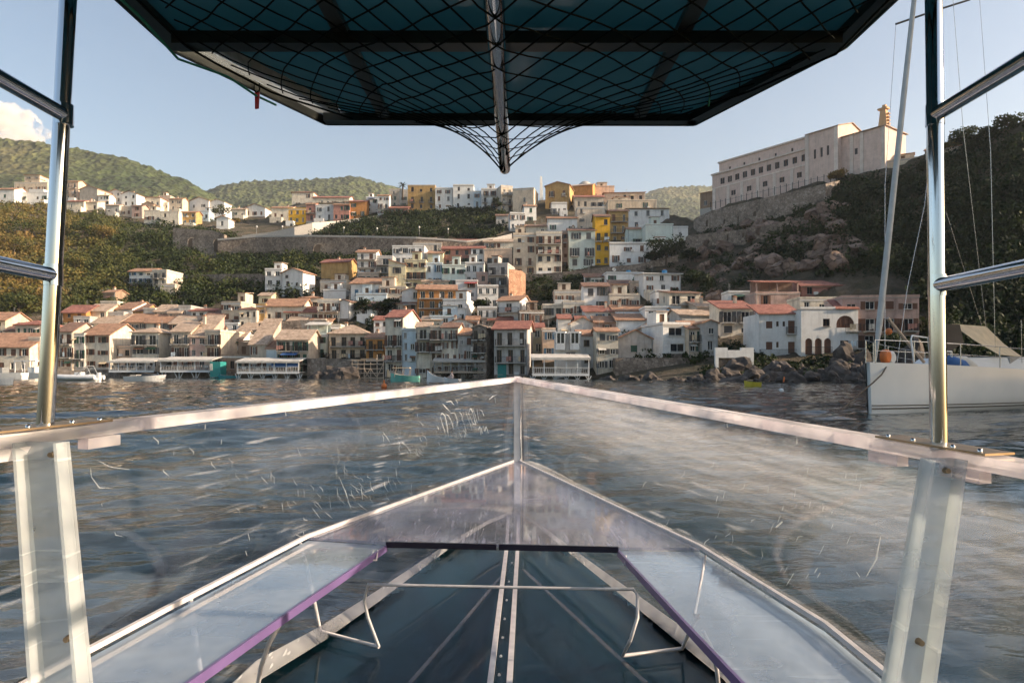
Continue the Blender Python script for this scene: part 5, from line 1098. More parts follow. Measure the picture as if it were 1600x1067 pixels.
def clump_arrays(centers, radii, tints, nleaf, leaf, rng, squash=.8):
    """leaf quads spread through the outer volume of many rounded clumps"""
    n = len(centers); C = np.repeat(np.asarray(centers), nleaf, 0); Rr = np.repeat(np.asarray(radii), nleaf); T = np.repeat(np.asarray(tints), nleaf)
    d = rng.normal(size=(n * nleaf, 3)); d /= np.linalg.norm(d, axis=1)[:, None]; rad = (0.55 + .5 * rng.rand(n * nleaf))
    lump = 1 + .28 * np.sin(d[:, 0] * 5 + C[:, 0]) * np.cos(d[:, 1] * 4 + C[:, 1] * 1.3) + .2 * np.sin(d[:, 2] * 6 + C[:, 0] * 2)
    pos = C + d * (Rr * rad * lump)[:, None] * np.array([1, 1, squash])
    a = rng.normal(size=(n * nleaf, 3)); a /= np.linalg.norm(a, axis=1)[:, None]; b = np.cross(a, d + .35 * rng.normal(size=d.shape)); b /= np.linalg.norm(b, axis=1)[:, None] + 1e-9
    L = (leaf * (.6 + .8 * rng.rand(n * nleaf)))[:, None]
    a = a * L; b = b * L * .62
    V = np.stack([pos - a, pos + b, pos + a, pos - b], 1).reshape(-1, 3)
    tt = np.clip(T + rng.normal(0, .07, n * nleaf), 0, 1); return V, np.repeat(tt, 4)
def leaf_mesh(name, V, T, mat):
    n = len(V) // 4; me = bpy.data.meshes.new(name)
    me.vertices.add(len(V)); me.vertices.foreach_set('co', V.astype(np.float32).ravel())
    me.loops.add(len(V)); me.loops.foreach_set('vertex_index', np.arange(len(V), dtype=np.int32))
    me.polygons.add(n); me.polygons.foreach_set('loop_start', np.arange(0, len(V), 4, dtype=np.int32)); me.polygons.foreach_set('loop_total', np.full(n, 4, dtype=np.int32))
    at = me.attributes.new('tint', 'FLOAT', 'POINT'); at.data.foreach_set('value', T.astype(np.float32)); me.materials.append(mat); me.update(); me.validate(); return me
def in_poly(x, y, p):
    c = False; j = len(p) - 1
    for i in range(len(p)):
        if (p[i][1] > y) != (p[j][1] > y) and x < (p[j][0] - p[i][0]) * (y - p[i][1]) / (p[j][1] - p[i][1]) + p[i][0]: c = not c
        j = i
    return c
def scrub(name, poly, count, rmin, rmax, tint, tvar, nleaf, leaf, seed, gaps=0.35, gapscale=.06):
    rng = np.random.RandomState(seed); xs = [p[0] for p in poly]; ys = [p[1] for p in poly]; C, Rd, T = [], [], []; tries = 0
    while len(C) < count and tries < count * 12:
        tries += 1; x, y = rng.uniform(min(xs), max(xs)), rng.uniform(min(ys), max(ys))
        if not in_poly(x, y, poly): continue
        p = ground(x, max(y, ridge(x))); g = mnoise.noise(p * gapscale + Vector((seed, 0, 0)))
        if g < -1 + 2 * gaps * .62: continue
        r = rng.uniform(rmin, rmax) ** 1.0; C.append((p.x, p.y, p.z + r * .35)); Rd.append(r)
        T.append(np.clip(tint(x, y) if callable(tint) else tint + tvar * (mnoise.noise(p * .09) + rng.normal(0, .5)), 0, 1))
    V, TT = clump_arrays(C, Rd, T, nleaf, leaf, rng)
    o = bpy.data.objects.new(name, leaf_mesh(name, V, TT, M['leaf'])); COL.objects.link(o); return o
LEFT = [(-80, 316), (70, 322), (170, 342), (230, 354), (300, 358), (345, 366), (372, 378), (345, 400), (480, 402), (555, 402), (500, 408), (478, 470), (404, 466), (300, 480), (200, 484), (90, 490), (-80, 505)]
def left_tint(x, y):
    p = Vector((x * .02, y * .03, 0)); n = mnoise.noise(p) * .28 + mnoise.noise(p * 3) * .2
    sunny = max(0, 1 - max(0, x - 90) / 140) * (1 if y < 470 else .6)  # golden sunlight towards the far left, put into the leaf colour
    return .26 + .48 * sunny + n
props(scrub('hillside_scrub', LEFT, 1500, .8, 2.4, left_tint, 0, 70, .34, 1, .42), 'green scrub with painted golden sunlight on the left slope between the two villages', 'scrub', kind='stuff')
props(scrub('hedge_scrub', [(470, 362), (560, 346), (600, 338), (640, 334), (700, 329), (778, 327), (796, 345), (786, 362), (768, 372), (700, 374), (600, 372), (480, 370)], 420, 1.0, 2.4, .12, .12, 80, .36, 2, .15),
      'dark green ivy slope under the skyline houses behind the street lamps', 'scrub', kind='stuff')
HEAD = [(1100, 350), (1180, 352), (1300, 300), (1330, 280), (1400, 274), (1450, 252), (1500, 222), (1600, 194), (1780, 140), (1780, 575), (1440, 570), (1436, 440), (1300, 432), (1180, 440), (1120, 500), (1100, 520), (1062, 470), (1062, 425), (1085, 390)]
props(scrub('slope_trees', LEFT, 130, 2.2, 3.6, left_tint, 0, 240, .34, 41, .3), 'rounded tree crowns standing out of the scrub on the left slope', 'trees', kind='stuff')
def head_tint(x, y): return .10 + .09 * mnoise.noise(Vector((x * .03, y * .04, 3))) + (.1 if x < 1290 else 0)
props(scrub('headland_scrub', [p for p in HEAD], 800, .7, 2.0, head_tint, 0, 60, .30, 3, .66, .10), 'dark scrub over the rocky headland below the convent', 'scrub', kind='stuff')
props(scrub('headland_wood', [(1305, 300), (1400, 276), (1450, 254), (1500, 224), (1600, 196), (1780, 140), (1780, 570), (1440, 560), (1440, 432), (1310, 425)], 1100, 1.1, 2.6, .07, .10, 70, .32, 4, .05), 'dense dark wood covering the right headland behind the yacht', 'wood', kind='stuff')
props(scrub('headland_trees', [(1250, 340), (1330, 290), (1400, 280), (1450, 258), (1600, 200), (1700, 170), (1700, 560), (1440, 550), (1440, 430), (1300, 425), (1180, 425)], 150, 2.0, 3.6, .13, .14, 240, .34, 42, .2), 'rounded dark tree crowns standing out of the headland wood', 'trees', kind='stuff')
props(scrub('wall_ivy', [(340, 401), (560, 402), (720, 394), (770, 388), (772, 397), (560, 413), (342, 415)], 150, .9, 2.0, .16, .16, 80, .30, 51, .25), 'green bushes hiding the foot of the long stone wall', 'bushes', kind='stuff')
props(scrub('wall_ivy', [(1090, 366), (1240, 338), (1300, 322), (1302, 334), (1200, 362), (1090, 378)], 70, .6, 1.5, .18, .16, 60, .26, 52, .35), 'shrubs at the foot of the arched wall below the convent', 'bushes', kind='stuff')
props(scrub('shore_scrub', [(1085, 545), (1180, 535), (1200, 562), (1345, 566), (1350, 588), (1100, 594)], 120, .4, 1.1, .14, .15, 60, .22, 61, .25), 'dark shrubs on the bank between quay and white wall frame', 'shrubs', kind='stuff')
props(scrub('terrace_scrub', [(818, 438), (908, 432), (910, 470), (824, 474)], 110, .6, 1.5, .15, .15, 60, .28, 5, .3), 'dark bushes on the rocky terrace below the cream palazzo', 'scrub', kind='stuff')
props(scrub('garden_scrub', [(540, 470), (610, 462), (640, 485), (606, 520), (560, 512)], 70, .7, 1.6, .10, .1, 60, .28, 6, .2), 'dark garden bushes behind the tall narrow cream house', 'scrub', kind='stuff')
props(scrub('ridge_scrub', [(1260, 300), (1330, 282), (1360, 284), (1330, 330), (1250, 340)], 90, .6, 1.4, .2, .2, 60, .26, 8, .3), 'low green bushes along the terrace foot of the convent', 'scrub', kind='stuff')
def tree(px, yb, h_px, w_px, tint, label, D=None, name='tree', nl=900, leaf=.26, seed=None, spread=1.0):
    D = D or ground_D(px, yb); s = D / F; root = empty(name, P(px, yb, D), 0, label, 'tree', None); rng = np.random.RandomState(seed or int(px * 7 + yb)); h = h_px * s; w = w_px * s / 2
    mb = MB(); lean = rng.uniform(-.1, .1) * h
    mb.tube([(0, 0, -1), (lean * .4, 0, h * .3), (lean, 0, h * .62)], [max(.12, h * .035), h * .026, h * .012], 8)
    tips = []
    for k in range(7):
        a = k * 2.4 + rng.rand(); z0 = h * rng.uniform(.25, .5); e = (lean * .6 + math.cos(a) * w * .62, math.sin(a) * w * .62, h * rng.uniform(.5, .85)); tips.append(e)
        mb.tube([(lean * .5, 0, z0), ((lean * .5 + e[0]) / 2, e[1] / 2, (z0 + e[2]) / 2 + h * .03), e], [h * .016, h * .011, h * .004], 6)
    mb.build('trunk', M['bark'], root); tips += [(lean, 0, h * .8), (lean + w * .2, w * .2, h * .62), (lean - w * .3, -w * .3, h * .68)]
    C = [(x, y, z) for x, y, z in tips]; Rd = [w * rng.uniform(.34, .55) * spread for _ in C]; T = [np.clip(tint + rng.normal(0, .07), 0, 1) for _ in C]
    V, TT = clump_arrays(C, Rd, T, nl // len(C) * 1, leaf, rng, .75)
    link(bpy.data.objects.new('crown', leaf_mesh('crown', V, TT, M['leaf'])), root); return root
TREES = [(1040, 416, 44, 62, .08, 'big dark evergreen right of the pale house with green shutters', 1500), (1078, 418, 30, 34, .10, 'dark round tree at the right end of the yellow house row', 900), (1086, 466, 48, 40, .09, 'tall dark tree beside the white house with a blue tank', 1200),
         (1020, 416, 26, 30, .13, 'small green tree at the left flank of the big evergreen', 700), (347, 342, 20, 34, .42, 'broad green tree above the little white gabled house', 900), (369, 352, 12, 12, .75, 'small golden tree right of the little white gabled house', 400),
         (567, 498, 30, 30, .08, 'dark round tree left of the white house with brown roof', 900), (594, 498, 28, 26, .07, 'dark bushy tree on the terrace behind the tall cream house', 900), (612, 492, 26, 28, .09, 'dark tree under the white gable with striped awning', 900),
         (752, 500, 34, 26, .09, 'dark green tree in front of the laundry terrace house', 900), (775, 335, 30, 16, .06, 'dark cypress like tree left of the cream tower block', 700), (1308, 287, 22, 26, .95, 'golden yellow bush at the foot of the convent nave', 800),
         (1505, 232, 34, 42, .30, 'light green tree on the headland crest right of the steel post', 900), (1482, 244, 22, 30, .62, 'yellowish shrub on the crest beside the right steel post', 700), (1575, 206, 24, 40, .25, 'feathery tree on the headland crest near the right edge', 900), (1545, 215, 16, 30, .22, 'low tree between the two crest trees on the right headland', 600),
         (170, 455, 20, 22, .6, 'golden leaved tree above the small brown hut', 700), (150, 462, 18, 18, .45, 'green yellow tree left of the small brown hut', 600), (1400, 560, 36, 60, .07, 'dark shrub behind the yacht bow beside the dusty pink house', 1000), (1370, 566, 30, 34, .09, 'dark shrub between arched white house and yacht stay', 800),
         (160, 380, 30, 40, .72, 'big golden oak on the left slope', 1000), (128, 372, 26, 44, .38, 'bright green tree below the tall peach house', 1000), (40, 372, 30, 60, .40, 'large olive green tree at the far left of the slope', 1100), (30, 445, 30, 56, .48, 'yellow green tree by the road parapet at the far left', 1000), (22, 400, 34, 60, .68, 'large golden brown tree at the far left of the slope', 1100), (118, 425, 26, 44, .58, 'golden green tree just right of the steel post on the slope', 1000),
         (30, 492, 30, 50, .42, 'green tree above the beige hipped house', 900)]
for px, yb, h, w, t, l, n in TREES: tree(px, yb, h, w, t, l, nl=n)
# palm on the skyline
D = 262; s = D / F; root = empty('palm_tree', P(629, 304, D), 0, 'palm tree standing on the skyline left of the ochre block', 'tree'); mb = MB(); h = 20 * s; mb.tube([(0, 0, -2), (.1, 0, h * .7)], [.3, .2], 8); mb.build('trunk', M['bark'], root)
rng = random.Random(3); mb = MB()
for k in range(34):
    a = rng.uniform(0, 6.28); el = rng.uniform(-.3, 1.2); L = 2.4; pr = None
    for i in range(7):
        t = i / 6; r = L * t; z = h * .7 + L * (math.sin(el) * t - .55 * t * t); p = Vector((.1 + math.cos(a) * r * math.cos(el * .6), math.sin(a) * r * math.cos(el * .6), z)); wv = Vector((-math.sin(a), math.cos(a), 0)) * .26 * (1 - t * .8)
        if pr: mb.add([pr[0] - pr[1], pr[0] + pr[1], p + wv, p - wv], [(0, 1, 2, 3)])
        pr = (p, wv)
mb.build('crown', plain('palm_frond', (.05, .06, .03), .7), root)
# ------------------------------------------------------------------ shore rocks, each its own boulder
M['rock'] = stone('sea_rock', (.115, .095, .082), .5, .5, .4)
def boulder_mesh(seed):
    bm = bmesh.new(); bmesh.ops.create_icosphere(bm, subdivisions=3, radius=1.0)
    for v in bm.verts:
        q = v.co * 1.1 + Vector((seed * 7.3, 0, 0)); d = 1 + .55 * mnoise.noise(q) + .34 * abs(mnoise.noise(q * 1.9)) - .22 * abs(mnoise.noise(q * 4.2)); v.co = Vector((v.co.x * d, v.co.y * d, v.co.z * d * 1.05))
    me = bpy.data.meshes.new('boulder'); bm.to_mesh(me); bm.free(); me.materials.append(M['rock']); return me
rock2 = stone('brown_rock_face', (.205, .145, .112), .6, .6, .4)
bm = bmesh.new(); rr2 = random.Random(8); hp_ = [(1090, 352), (1180, 352), (1300, 305), (1335, 300), (1345, 400), (1300, 430), (1190, 428), (1110, 470), (1075, 420)]; cnt = 0
while cnt < 60:
    x, y = rr2.uniform(1070, 1350), rr2.uniform(298, 470)
    if not in_poly(x, y, hp_): continue
    cnt += 1; p = ground(x, y); r = rr2.uniform(.8, 2.6); bmesh.ops.create_icosphere(bm, subdivisions=3, radius=1.0, matrix=Matrix.Translation(p) @ Matrix.Rotation(rr2.uniform(0, 6), 4, 'Z') @ Matrix.Diagonal((r * 1.7, r * .7, r * .8, 1)))
for v in bm.verts:
    q = v.co * .45; v.co += Vector((mnoise.noise(q), mnoise.noise(q + Vector((9, 0, 0))), mnoise.noise(q + Vector((0, 9, 0))))) * 1.5 + Vector((mnoise.noise(q * 3.1), mnoise.noise(q * 3.3), abs(mnoise.noise(q * 2.5)) * 1.2)) * .55
me = bpy.data.meshes.new('rock_face'); bm.to_mesh(me); bm.free(); me.materials.append(rock2); o = link(bpy.data.objects.new('rock_face', me)); props(o, 'brown rock outcrops showing through the scrub below the convent', 'rocks', kind='stuff')
BM = [boulder_mesh(i) for i in range(7)]; rng = random.Random(12)
def boulder(px, py, D, r, label, sq=1.0):
    o = bpy.data.objects.new('boulder', rng.choice(BM)); o.location = P(px, py, D); o.scale = (r, r * rng.uniform(.7, 1), r * sq); o.rotation_euler = (rng.uniform(-.4, .4), rng.uniform(-.4, .4), rng.uniform(0, 6.3)); COL.objects.link(o)
    return props(o, label, 'rock', 'boulders along the right shore')
BIG = [(1325, 575, 88, 1.9, 1.5, 'tall pale boulder under the arched white house'), (1308, 585, 84, 1.5, 1.2, 'rounded boulder left of the tall pale boulder'), (1345, 582, 84, 1.7, 1.4, 'tall boulder right under the corner of the arched white house'), (1287, 592, 78, 1.3, .8, 'low boulder by the cellar opening of the arched house'),
       (1268, 596, 72, 1.1, .7, 'low sea washed boulder under the arched house'), (1155, 582, 86, 1.6, 1.1, 'heap like rock inside the white wall frame'), (1135, 590, 82, 1.3, .9, 'pinkish rock left below the white wall frame'), (1178, 590, 80, 1.4, .8, 'rock right below the white wall frame'), (1116, 594, 78, 1.2, .9, 'pink rock at the foot of the shore stairs'),
       (1022, 598, 86, 1.4, .7, 'pale rounded rock in front of the stone quay'), (983, 598, 88, 1.2, .7, 'grey rock at the left end of the stone quay'), (1208, 596, 74, 1.5, .7, 'flat dark rock below the stone basement'), (1235, 598, 70, 1.4, .7, 'flat wet rock between basement and arched house'), (1362, 592, 76, 1.6, 1.1, 'dark boulder just left of the yacht bow'), (1384, 586, 80, 1.8, 1.4, 'dark boulder hidden partly by the yacht bow'), (1425, 584, 80, 2.0, 1.4, 'dark boulder behind the yacht foredeck'),
       (1303, 596, 70, 1.2, .7, 'small dark rock at the waterline under the rounded boulder'), (1335, 597, 68, 1.2, .7, 'small dark rock at the waterline under the tall boulders'), (1055, 600, 80, 1.2, .6, 'low rock in front of the quay corner'), (1090, 599, 78, 1.3, .7, 'low dark rock right of the quay corner'), (1150, 600, 70, 1.4, .5, 'wide wet rock behind the yellow dinghy'),
       (520, 592, 112, 2.2, .9, 'dark rock at the foot of the rocky sea wall'), (545, 591, 112, 1.9, .9, 'dark rock left of the scaffold feet'), (495, 593, 112, 1.6, .8, 'low rock at the left end of the rocky sea wall'), (950, 598, 92, 1.2, .7, 'dark rock at the small beach right of the pergola')]
for px, py, D, r, sq, l in BIG: boulder(px, py, D, r, l, sq)
for k in range(46):
    x = rng.uniform(1108, 1440); y = rng.uniform(570, 600); D = ground_D(x, y) + rng.uniform(-1, 1)
    if 1184 < x < 1344 and y < 572: y += 16; D = ground_D(x, y)
    boulder(x, y, D, min(2.0, .35 * rng.paretovariate(1.5)), 'one of the brown rocks heaped along the right shore', rng.uniform(.6, 1.2))
for k in range(26):
    x = rng.uniform(930, 1110); y = rng.uniform(594, 601); D = ground_D(x, y) - 1
    boulder(x, y, D, rng.uniform(.35, .8), 'one of the small wet stones before the stone quay', rng.uniform(.5, .9))
for nm, poly, n, sd, lb in (('village_scrub', [(92, 492), (400, 470), (500, 450), (560, 405), (800, 372), (1070, 372), (1080, 480), (1110, 520), (1100, 570), (600, 560), (90, 560)], 520, 31, 'dark green garden shrubs growing in the gaps between the village houses'), ('upper_village_scrub', [(0, 322), (200, 346), (380, 352), (480, 355), (600, 338), (600, 318), (380, 338), (200, 325), (0, 300)], 120, 32, 'green shrubs between the houses of the upper left village')):
    props(scrub(nm, poly, n, .5, 1.3, .13, .2, 56, .24, sd, .2), lb, 'shrubs', kind='stuff')
# ------------------------------------------------------------------ terrace decks over the water
def deck(px0, px1, y_roof, y_floor, D, label, dp=4.0, nb=5, roofm='cloth_white', postm='white_paint', braces=True, roof=True, skirt=None, group='terrace decks over the water', yw=594, tables=True):
    s = D / F; xc = (px0 + px1) / 2; root = empty('terrace_deck', P(xc, y_floor, D), 0, label, 'terrace', group); hw = (px1 - px0) / 2 * s; H = (y_floor - y_roof) * s; zw = (y_floor - yw) * s - .6
    mb = MB(); n = max(6, int(2 * hw / .6))
    for i in range(n): x = -hw + 2 * hw * i / n; mb.box(x + .01, x + 2 * hw / n - .01, -.05, dp, -.12, 0)
    mb.box(-hw, hw, -.1, -.052, -.3, .02); mb.build('floor', M['wood_pale'] if postm != 'white_paint' else M[postm], root)
    for i in range(nb + 1):
        x = -hw + .08 + (2 * hw - .16) * i / nb
        if roof:
            mb = MB(); mb.box(x - .07, x + .07, 0, .14, 0.003, H); mb.build('post', M[postm], root)
        if braces:
            mb = MB(); mb.box(x - .07, x + .07, .5, .64, zw, -.14)
            for sg in (-1, 1): mb.beam((x, .4, zw + .5), (x + sg * hw / nb * .5, .4, -.3), .11, .11)
            mb.build('pile', M['white_paint'] if postm == 'white_paint' else M['wood_dark'], root)
    mb = MB(); mb.box(-hw, hw, -.06, -.02, .85, .92); mb.box(-hw, hw, -.06, -.02, .12, .17); n = int(2 * hw / .28)
    for i in range(n + 1): x = -hw + .02 + (2 * hw - .04) * i / n; mb.box(x - .02, x + .02, -.055, -.025, .17, .85)
    mb.build('railing', M[postm], root)
    if roof:
        mb = MB(); slab_roof(mb, [(-hw - .2, -.3, H + .1), (hw + .2, -.3, H + .1), (hw + .2, dp, H + .75), (-hw - .2, dp, H + .75)], .1); mb.box(-hw - .2, hw + .2, -.34, -.304, H - .22, H + .12); mb.build('roof', M[roofm], root)
    if skirt:
        mb = MB(); k0, k1, mk = skirt; mb.box(-hw + 2 * hw * k0, -hw + 2 * hw * k1, .16, .2, H * .45, H - .02); mb.build('curtain', M[mk], root)
    if tables:
        for i in range(nb):
            x = -hw + 2 * hw * (i + .5) / nb; mb = MB(); mb.box(x - .4, x + .4, 1.0, 1.8, .72, .76); mb.tube([(x, 1.4, 0), (x, 1.4, .72)], .04, 6)
            for sx in (-.75, .75):
                mb.box(x + sx - .2, x + sx + .2, 1.2, 1.6, .42, .46); mb.box(x + sx + (-.2 if sx < 0 else .17), x + sx + (-.17 if sx < 0 else .2), 1.2, 1.6, .46, .9)
                for lx in (-.18, .18): mb.box(x + sx + lx - .015, x + sx + lx + .015, 1.22, 1.25, 0, .42)
            mb.build('table_setting', M['wood_dark'], root)
    return root
deck(170, 241, 565, 579, 121, 'leftmost roofed waterfront terrace with pale blue railing', roofm='cloth_white', nb=5, braces=False)
deck(250, 331, 563, 579, 119, 'roofed white terrace left of the teal end wall', nb=3)
deck(370, 467, 565, 581, 116, 'white terrace on V shaped piles with blue curtains', nb=5, skirt=(.55, .98, 'cloth_blue'))
deck(678, 756, 564, 580, 110, 'dark blue covered terrace behind the rowing boats', roofm='slab', postm='steel_grey', nb=6, braces=True)
deck(832, 921, 560, 584, 97, 'white pergola terrace with diners tables near the bow', nb=5)
mb = MB(); s = 118 / F; c = P(336, 582, 118); mb.box(-8 * s, 8 * s, 0, 2.5, -.8, 17 * s, 0); mb.box(-8.5 * s, -4 * s, -.05, -.01, 3 * s, 14 * s, 1); o = mb.build('kiosk', [M['teal'], M['cloth_white']]); o.location = c; props(o, 'dark teal kiosk at the right end of the white roofed terrace', 'kiosk')
# timber scaffold at the sea rock
sc = empty('scaffold', P(575, 594, 112), 0, 'pale timber scaffold standing in the water beside the sea rock house', 'scaffold'); s = 112 / F
for i, x in enumerate((-25, -16, -6, 4, 14, 24)):
    mb = MB(); mb.box(x * s - .07, x * s + .07, 0, .14, -1.5, (32 if i < 4 else 40) * s); mb.build('standard', M['wood_pale'], sc)
for z in (4, 11, 18, 25, 31):
    mb = MB(); mb.box(-26 * s, 25 * s, -.12, -.002, z * s - .07, z * s + .07); mb.build('ledger', M['wood_pale'], sc)
for a, b in (((-6, 2), (4, 18)), ((4, 2), (-6, 18)), ((4, 18), (20, -3)), ((14, 4), (24, 25))):
    mb = MB(); mb.beam((a[0] * s, -.2, a[1] * s), (b[0] * s, -.2, b[1] * s), .12, .1); mb.build('brace', M['wood_pale'], sc)
mb = MB(); mb.box(-12 * s, 12 * s, .2, 2.2, 33 * s, 34 * s); mb.build('platform', M['wood_pale'], sc)

# ------------------------------------------------------------------ boats
def hull_mesh(L, B, H, mats, stern=.8, bow_up=.25, draft=.25, rim=.06, n=14, plumb=.1):
    """an open boat: outer shell, gunwale rim and inner floor; bow at -x"""
    mb = MB(); top, bot, inn = [], [], []
    for i in range(n + 1):
        t = i / n; x = -L / 2 + L * t; b = B / 2 * min(1, (1 - (1 - min(t / .55, 1)) ** 2.2)) * (1 if t < .6 else 1 - (1 - stern) * ((t - .6) / .4) ** 1.6); b = max(b, .02)
        z = H + bow_up * (1 - t) ** 2.5
        top.append((x, b, z)); bot.append((x + plumb * (1 - t) * L * .6, b * .62, -draft)); inn.append((x + .05 * (1 - t), max(b - rim, .005), z))
    for sg in (-1, 1):
        T = [(x, y * sg, z) for x, y, z in top]; Bt = [(x, y * sg, z) for x, y, z in bot]; I = [(x, y * sg, z) for x, y, z in inn]; Fl = [(x + .1, y * sg * .8, H * .3) for x, y, z in inn]
        for i in range(n):
            mb.quad(Bt[i], Bt[i + 1], T[i + 1], T[i], 0); mb.quad(T[i], T[i + 1], I[i + 1], I[i], 1); mb.quad(I[i], I[i + 1], Fl[i + 1], Fl[i], 2); mb.quad(Fl[i], Fl[i + 1], (Fl[i + 1][0], 0, H * .3), (Fl[i][0], 0, H * .3), 2)
    a, b = top[-1], bot[-1]
    mb.quad((a[0], -a[1], a[2]), (a[0], a[1], a[2]), (b[0], b[1], b[2]), (b[0], -b[1], b[2]), 0)
    return mb.mesh('hull', mats)
def boat_root(name, px, yw, D, rz, label, cat='boat'):
    D = D or CAMH * F / (yw - HY); p = P(px, yw, D); p.z = 0.0
    return empty(name, p, rz, label, cat, 'boats in the bay'), D / F
gw = M['white_paint']; m_in = plain('boat_interior', (.45, .42, .38), .7)
# rigid inflatable with an A frame, left
r, s = boat_root('motor_boat', 112, 596, 76, 0.05, 'long white inflatable motor boat with tilted frame, right of the left post'); L = 84 * s
mb = MB()
for sg in (-1, 1):
    mb.tube([(-L / 2 + .2, .05 * sg, .62), (-L / 2 + .9, .7 * sg, .55), (0, .95 * sg, .48), (L / 2, .95 * sg, .46)], [.24, .27, .29, .26], 12)
mb.build('tube', gw, r); inst('hull', hull_mesh(L * .96, 1.7, .42, [gw, gw, m_in]), r)
mb = MB(); mb.box(L * .08, L * .2, -.4, .4, .3, 1.05); mb.box(L * .26, L * .36, -.5, .5, .3, .8); mb.build('console', gw, r)
mb = MB()
for sg in (-.7, .7):
    mb.tube([(L * .12, sg, .6), (L * .34, sg, 1.75)], .04, 6); mb.tube([(L * .42, sg, .6), (L * .33, sg, 1.7)], .04, 6)
mb.tube([(L * .34, -.7, 1.75), (L * .34, .7, 1.75)], .04, 6); mb.build('frame', M['steel_grey'], r)
mb = MB(); mb.box(L * .47, L * .51, -.25, .25, .1, 1.0); mb.build('outboard_motor', M['white_paint'], r)
# white speedboat
r, s = boat_root('motor_boat', 229, 596, 80, 0.0, 'white speedboat moored alone before the roofed terraces'); L = 62 * s
inst('hull', hull_mesh(L, 2.0, .55, [gw, gw, m_in], bow_up=.2, plumb=.2), r).rotation_euler = (0, 0, math.pi)
mb = MB(); mb.prism([(-.2, -.6, .95), (.9, -.5, .8), (.9, .5, .8), (-.2, .6, .95)], [(-.3, -.75, .5), (1.4, -.6, .5), (1.4, .6, .5), (-.3, .75, .5)]); mb.build('windscreen', M['glass'], r, fix=True)
mb = MB(); mb.box(-1.6, -.9, -.6, .6, .3, .75); mb.build('seat', m_in, r)
# boats at the left edge
r, s = boat_root('motor_boat', 22, 588, 120, 0.0, 'white cabin boat left of the steel post by the quay'); L = 100 * s
inst('hull', hull_mesh(L, 2.8, .9, [gw, gw, m_in]), r); mb = MB(); mb.box(.6, 4.4, -1, 1, 2.9, 3.05); [mb.box(x, x + .12, y, y + .12, .5, 2.9) for x in (.7, 2.4, 4.1) for y in (-.95, .85)]; mb.box(3, 4.3, -.9, .9, .5, 1.9); mb.build('cabin', gw, r)
r, s = boat_root('motor_boat', 0, 601, 58, 0.0, 'small white boat cut by the left edge of the water'); inst('hull', hull_mesh(44 * s, 1.5, .4, [gw, gw, m_in]), r).rotation_euler = (0, 0, math.pi); mb = MB(); mb.box(-1.3, -.9, -.2, .2, .2, 1.05); mb.build('outboard_motor', M['iron'], r)
r, s = boat_root('motor_boat', -20, 590, 100, 0.1, 'white boat with dark deck partly outside the left edge'); inst('hull', hull_mesh(110 * s, 2.6, .9, [gw, gw, m_in]), r); mb = MB(); mb.box(-1.5, 2.5, -.8, .8, .6, 1.7); mb.build('cabin', M['steel_grey'], r)
# turquoise rowing boat, green fishing boat, white rowing boat, yellow dinghy
mt = plain('turquoise_paint', (.04, .30, .33), .5); mg = plain('sea_green_paint', (.16, .46, .38), .5); my = plain('yellow_paint', (.62, .50, .05), .5)
r, s = boat_root('rowing_boat', 357, 590, 118, 0.0, 'turquoise rowing boat below the brown boathouse'); inst('hull', hull_mesh(34 * s, 1.4, .35, [mt, gw, m_in]), r)
r, s = boat_root('fishing_boat', 633, 598, 78, 0.03, 'sea green fishing boat with a pale sun canopy'); L = 44 * s
inst('hull', hull_mesh(L, 1.7, .62, [mg, gw, m_in], bow_up=.35, plumb=-.05), r)
mb = MB(); mb.box(-L * .42, L * .18, -.7, .7, 1.5, 1.58); mb.build('canopy', M['cloth_beige'], r)
for x in (-L * .36, -L * .1, L * .14):
    mb = MB(); [mb.beam((x, y, .4), (x + .18, y, 1.5), .05, .05) for y in (-.62, .62)]; mb.build('canopy_post', M['wood_pale'], r)
r, s = boat_root('rowing_boat', 682, 600, 72, -0.15, 'white rowing boat with high pointed bow'); inst('hull', hull_mesh(30 * s, 1.3, .5, [gw, M['blue'], m_in], bow_up=.75, plumb=-.06, stern=.6), r)
r2, s2 = boat_root('rowing_boat', 706, 601, 69, -0.3, 'low white boat carrying the seated person'); inst('hull', hull_mesh(26 * s2, 1.4, .38, [gw, gw, m_in], bow_up=.2), r2); mb = MB(); mb.box(-.1, .25, -.6, .6, .3, .36); mb.build('thwart', M['wood_pale'], r2)
r, s = boat_root('rowing_boat', 1175, 608, 52, 0.0, 'small yellow dinghy by the rocks'); inst('hull', hull_mesh(25 * s, 1.0, .32, [my, my, m_in], bow_up=.12), r)
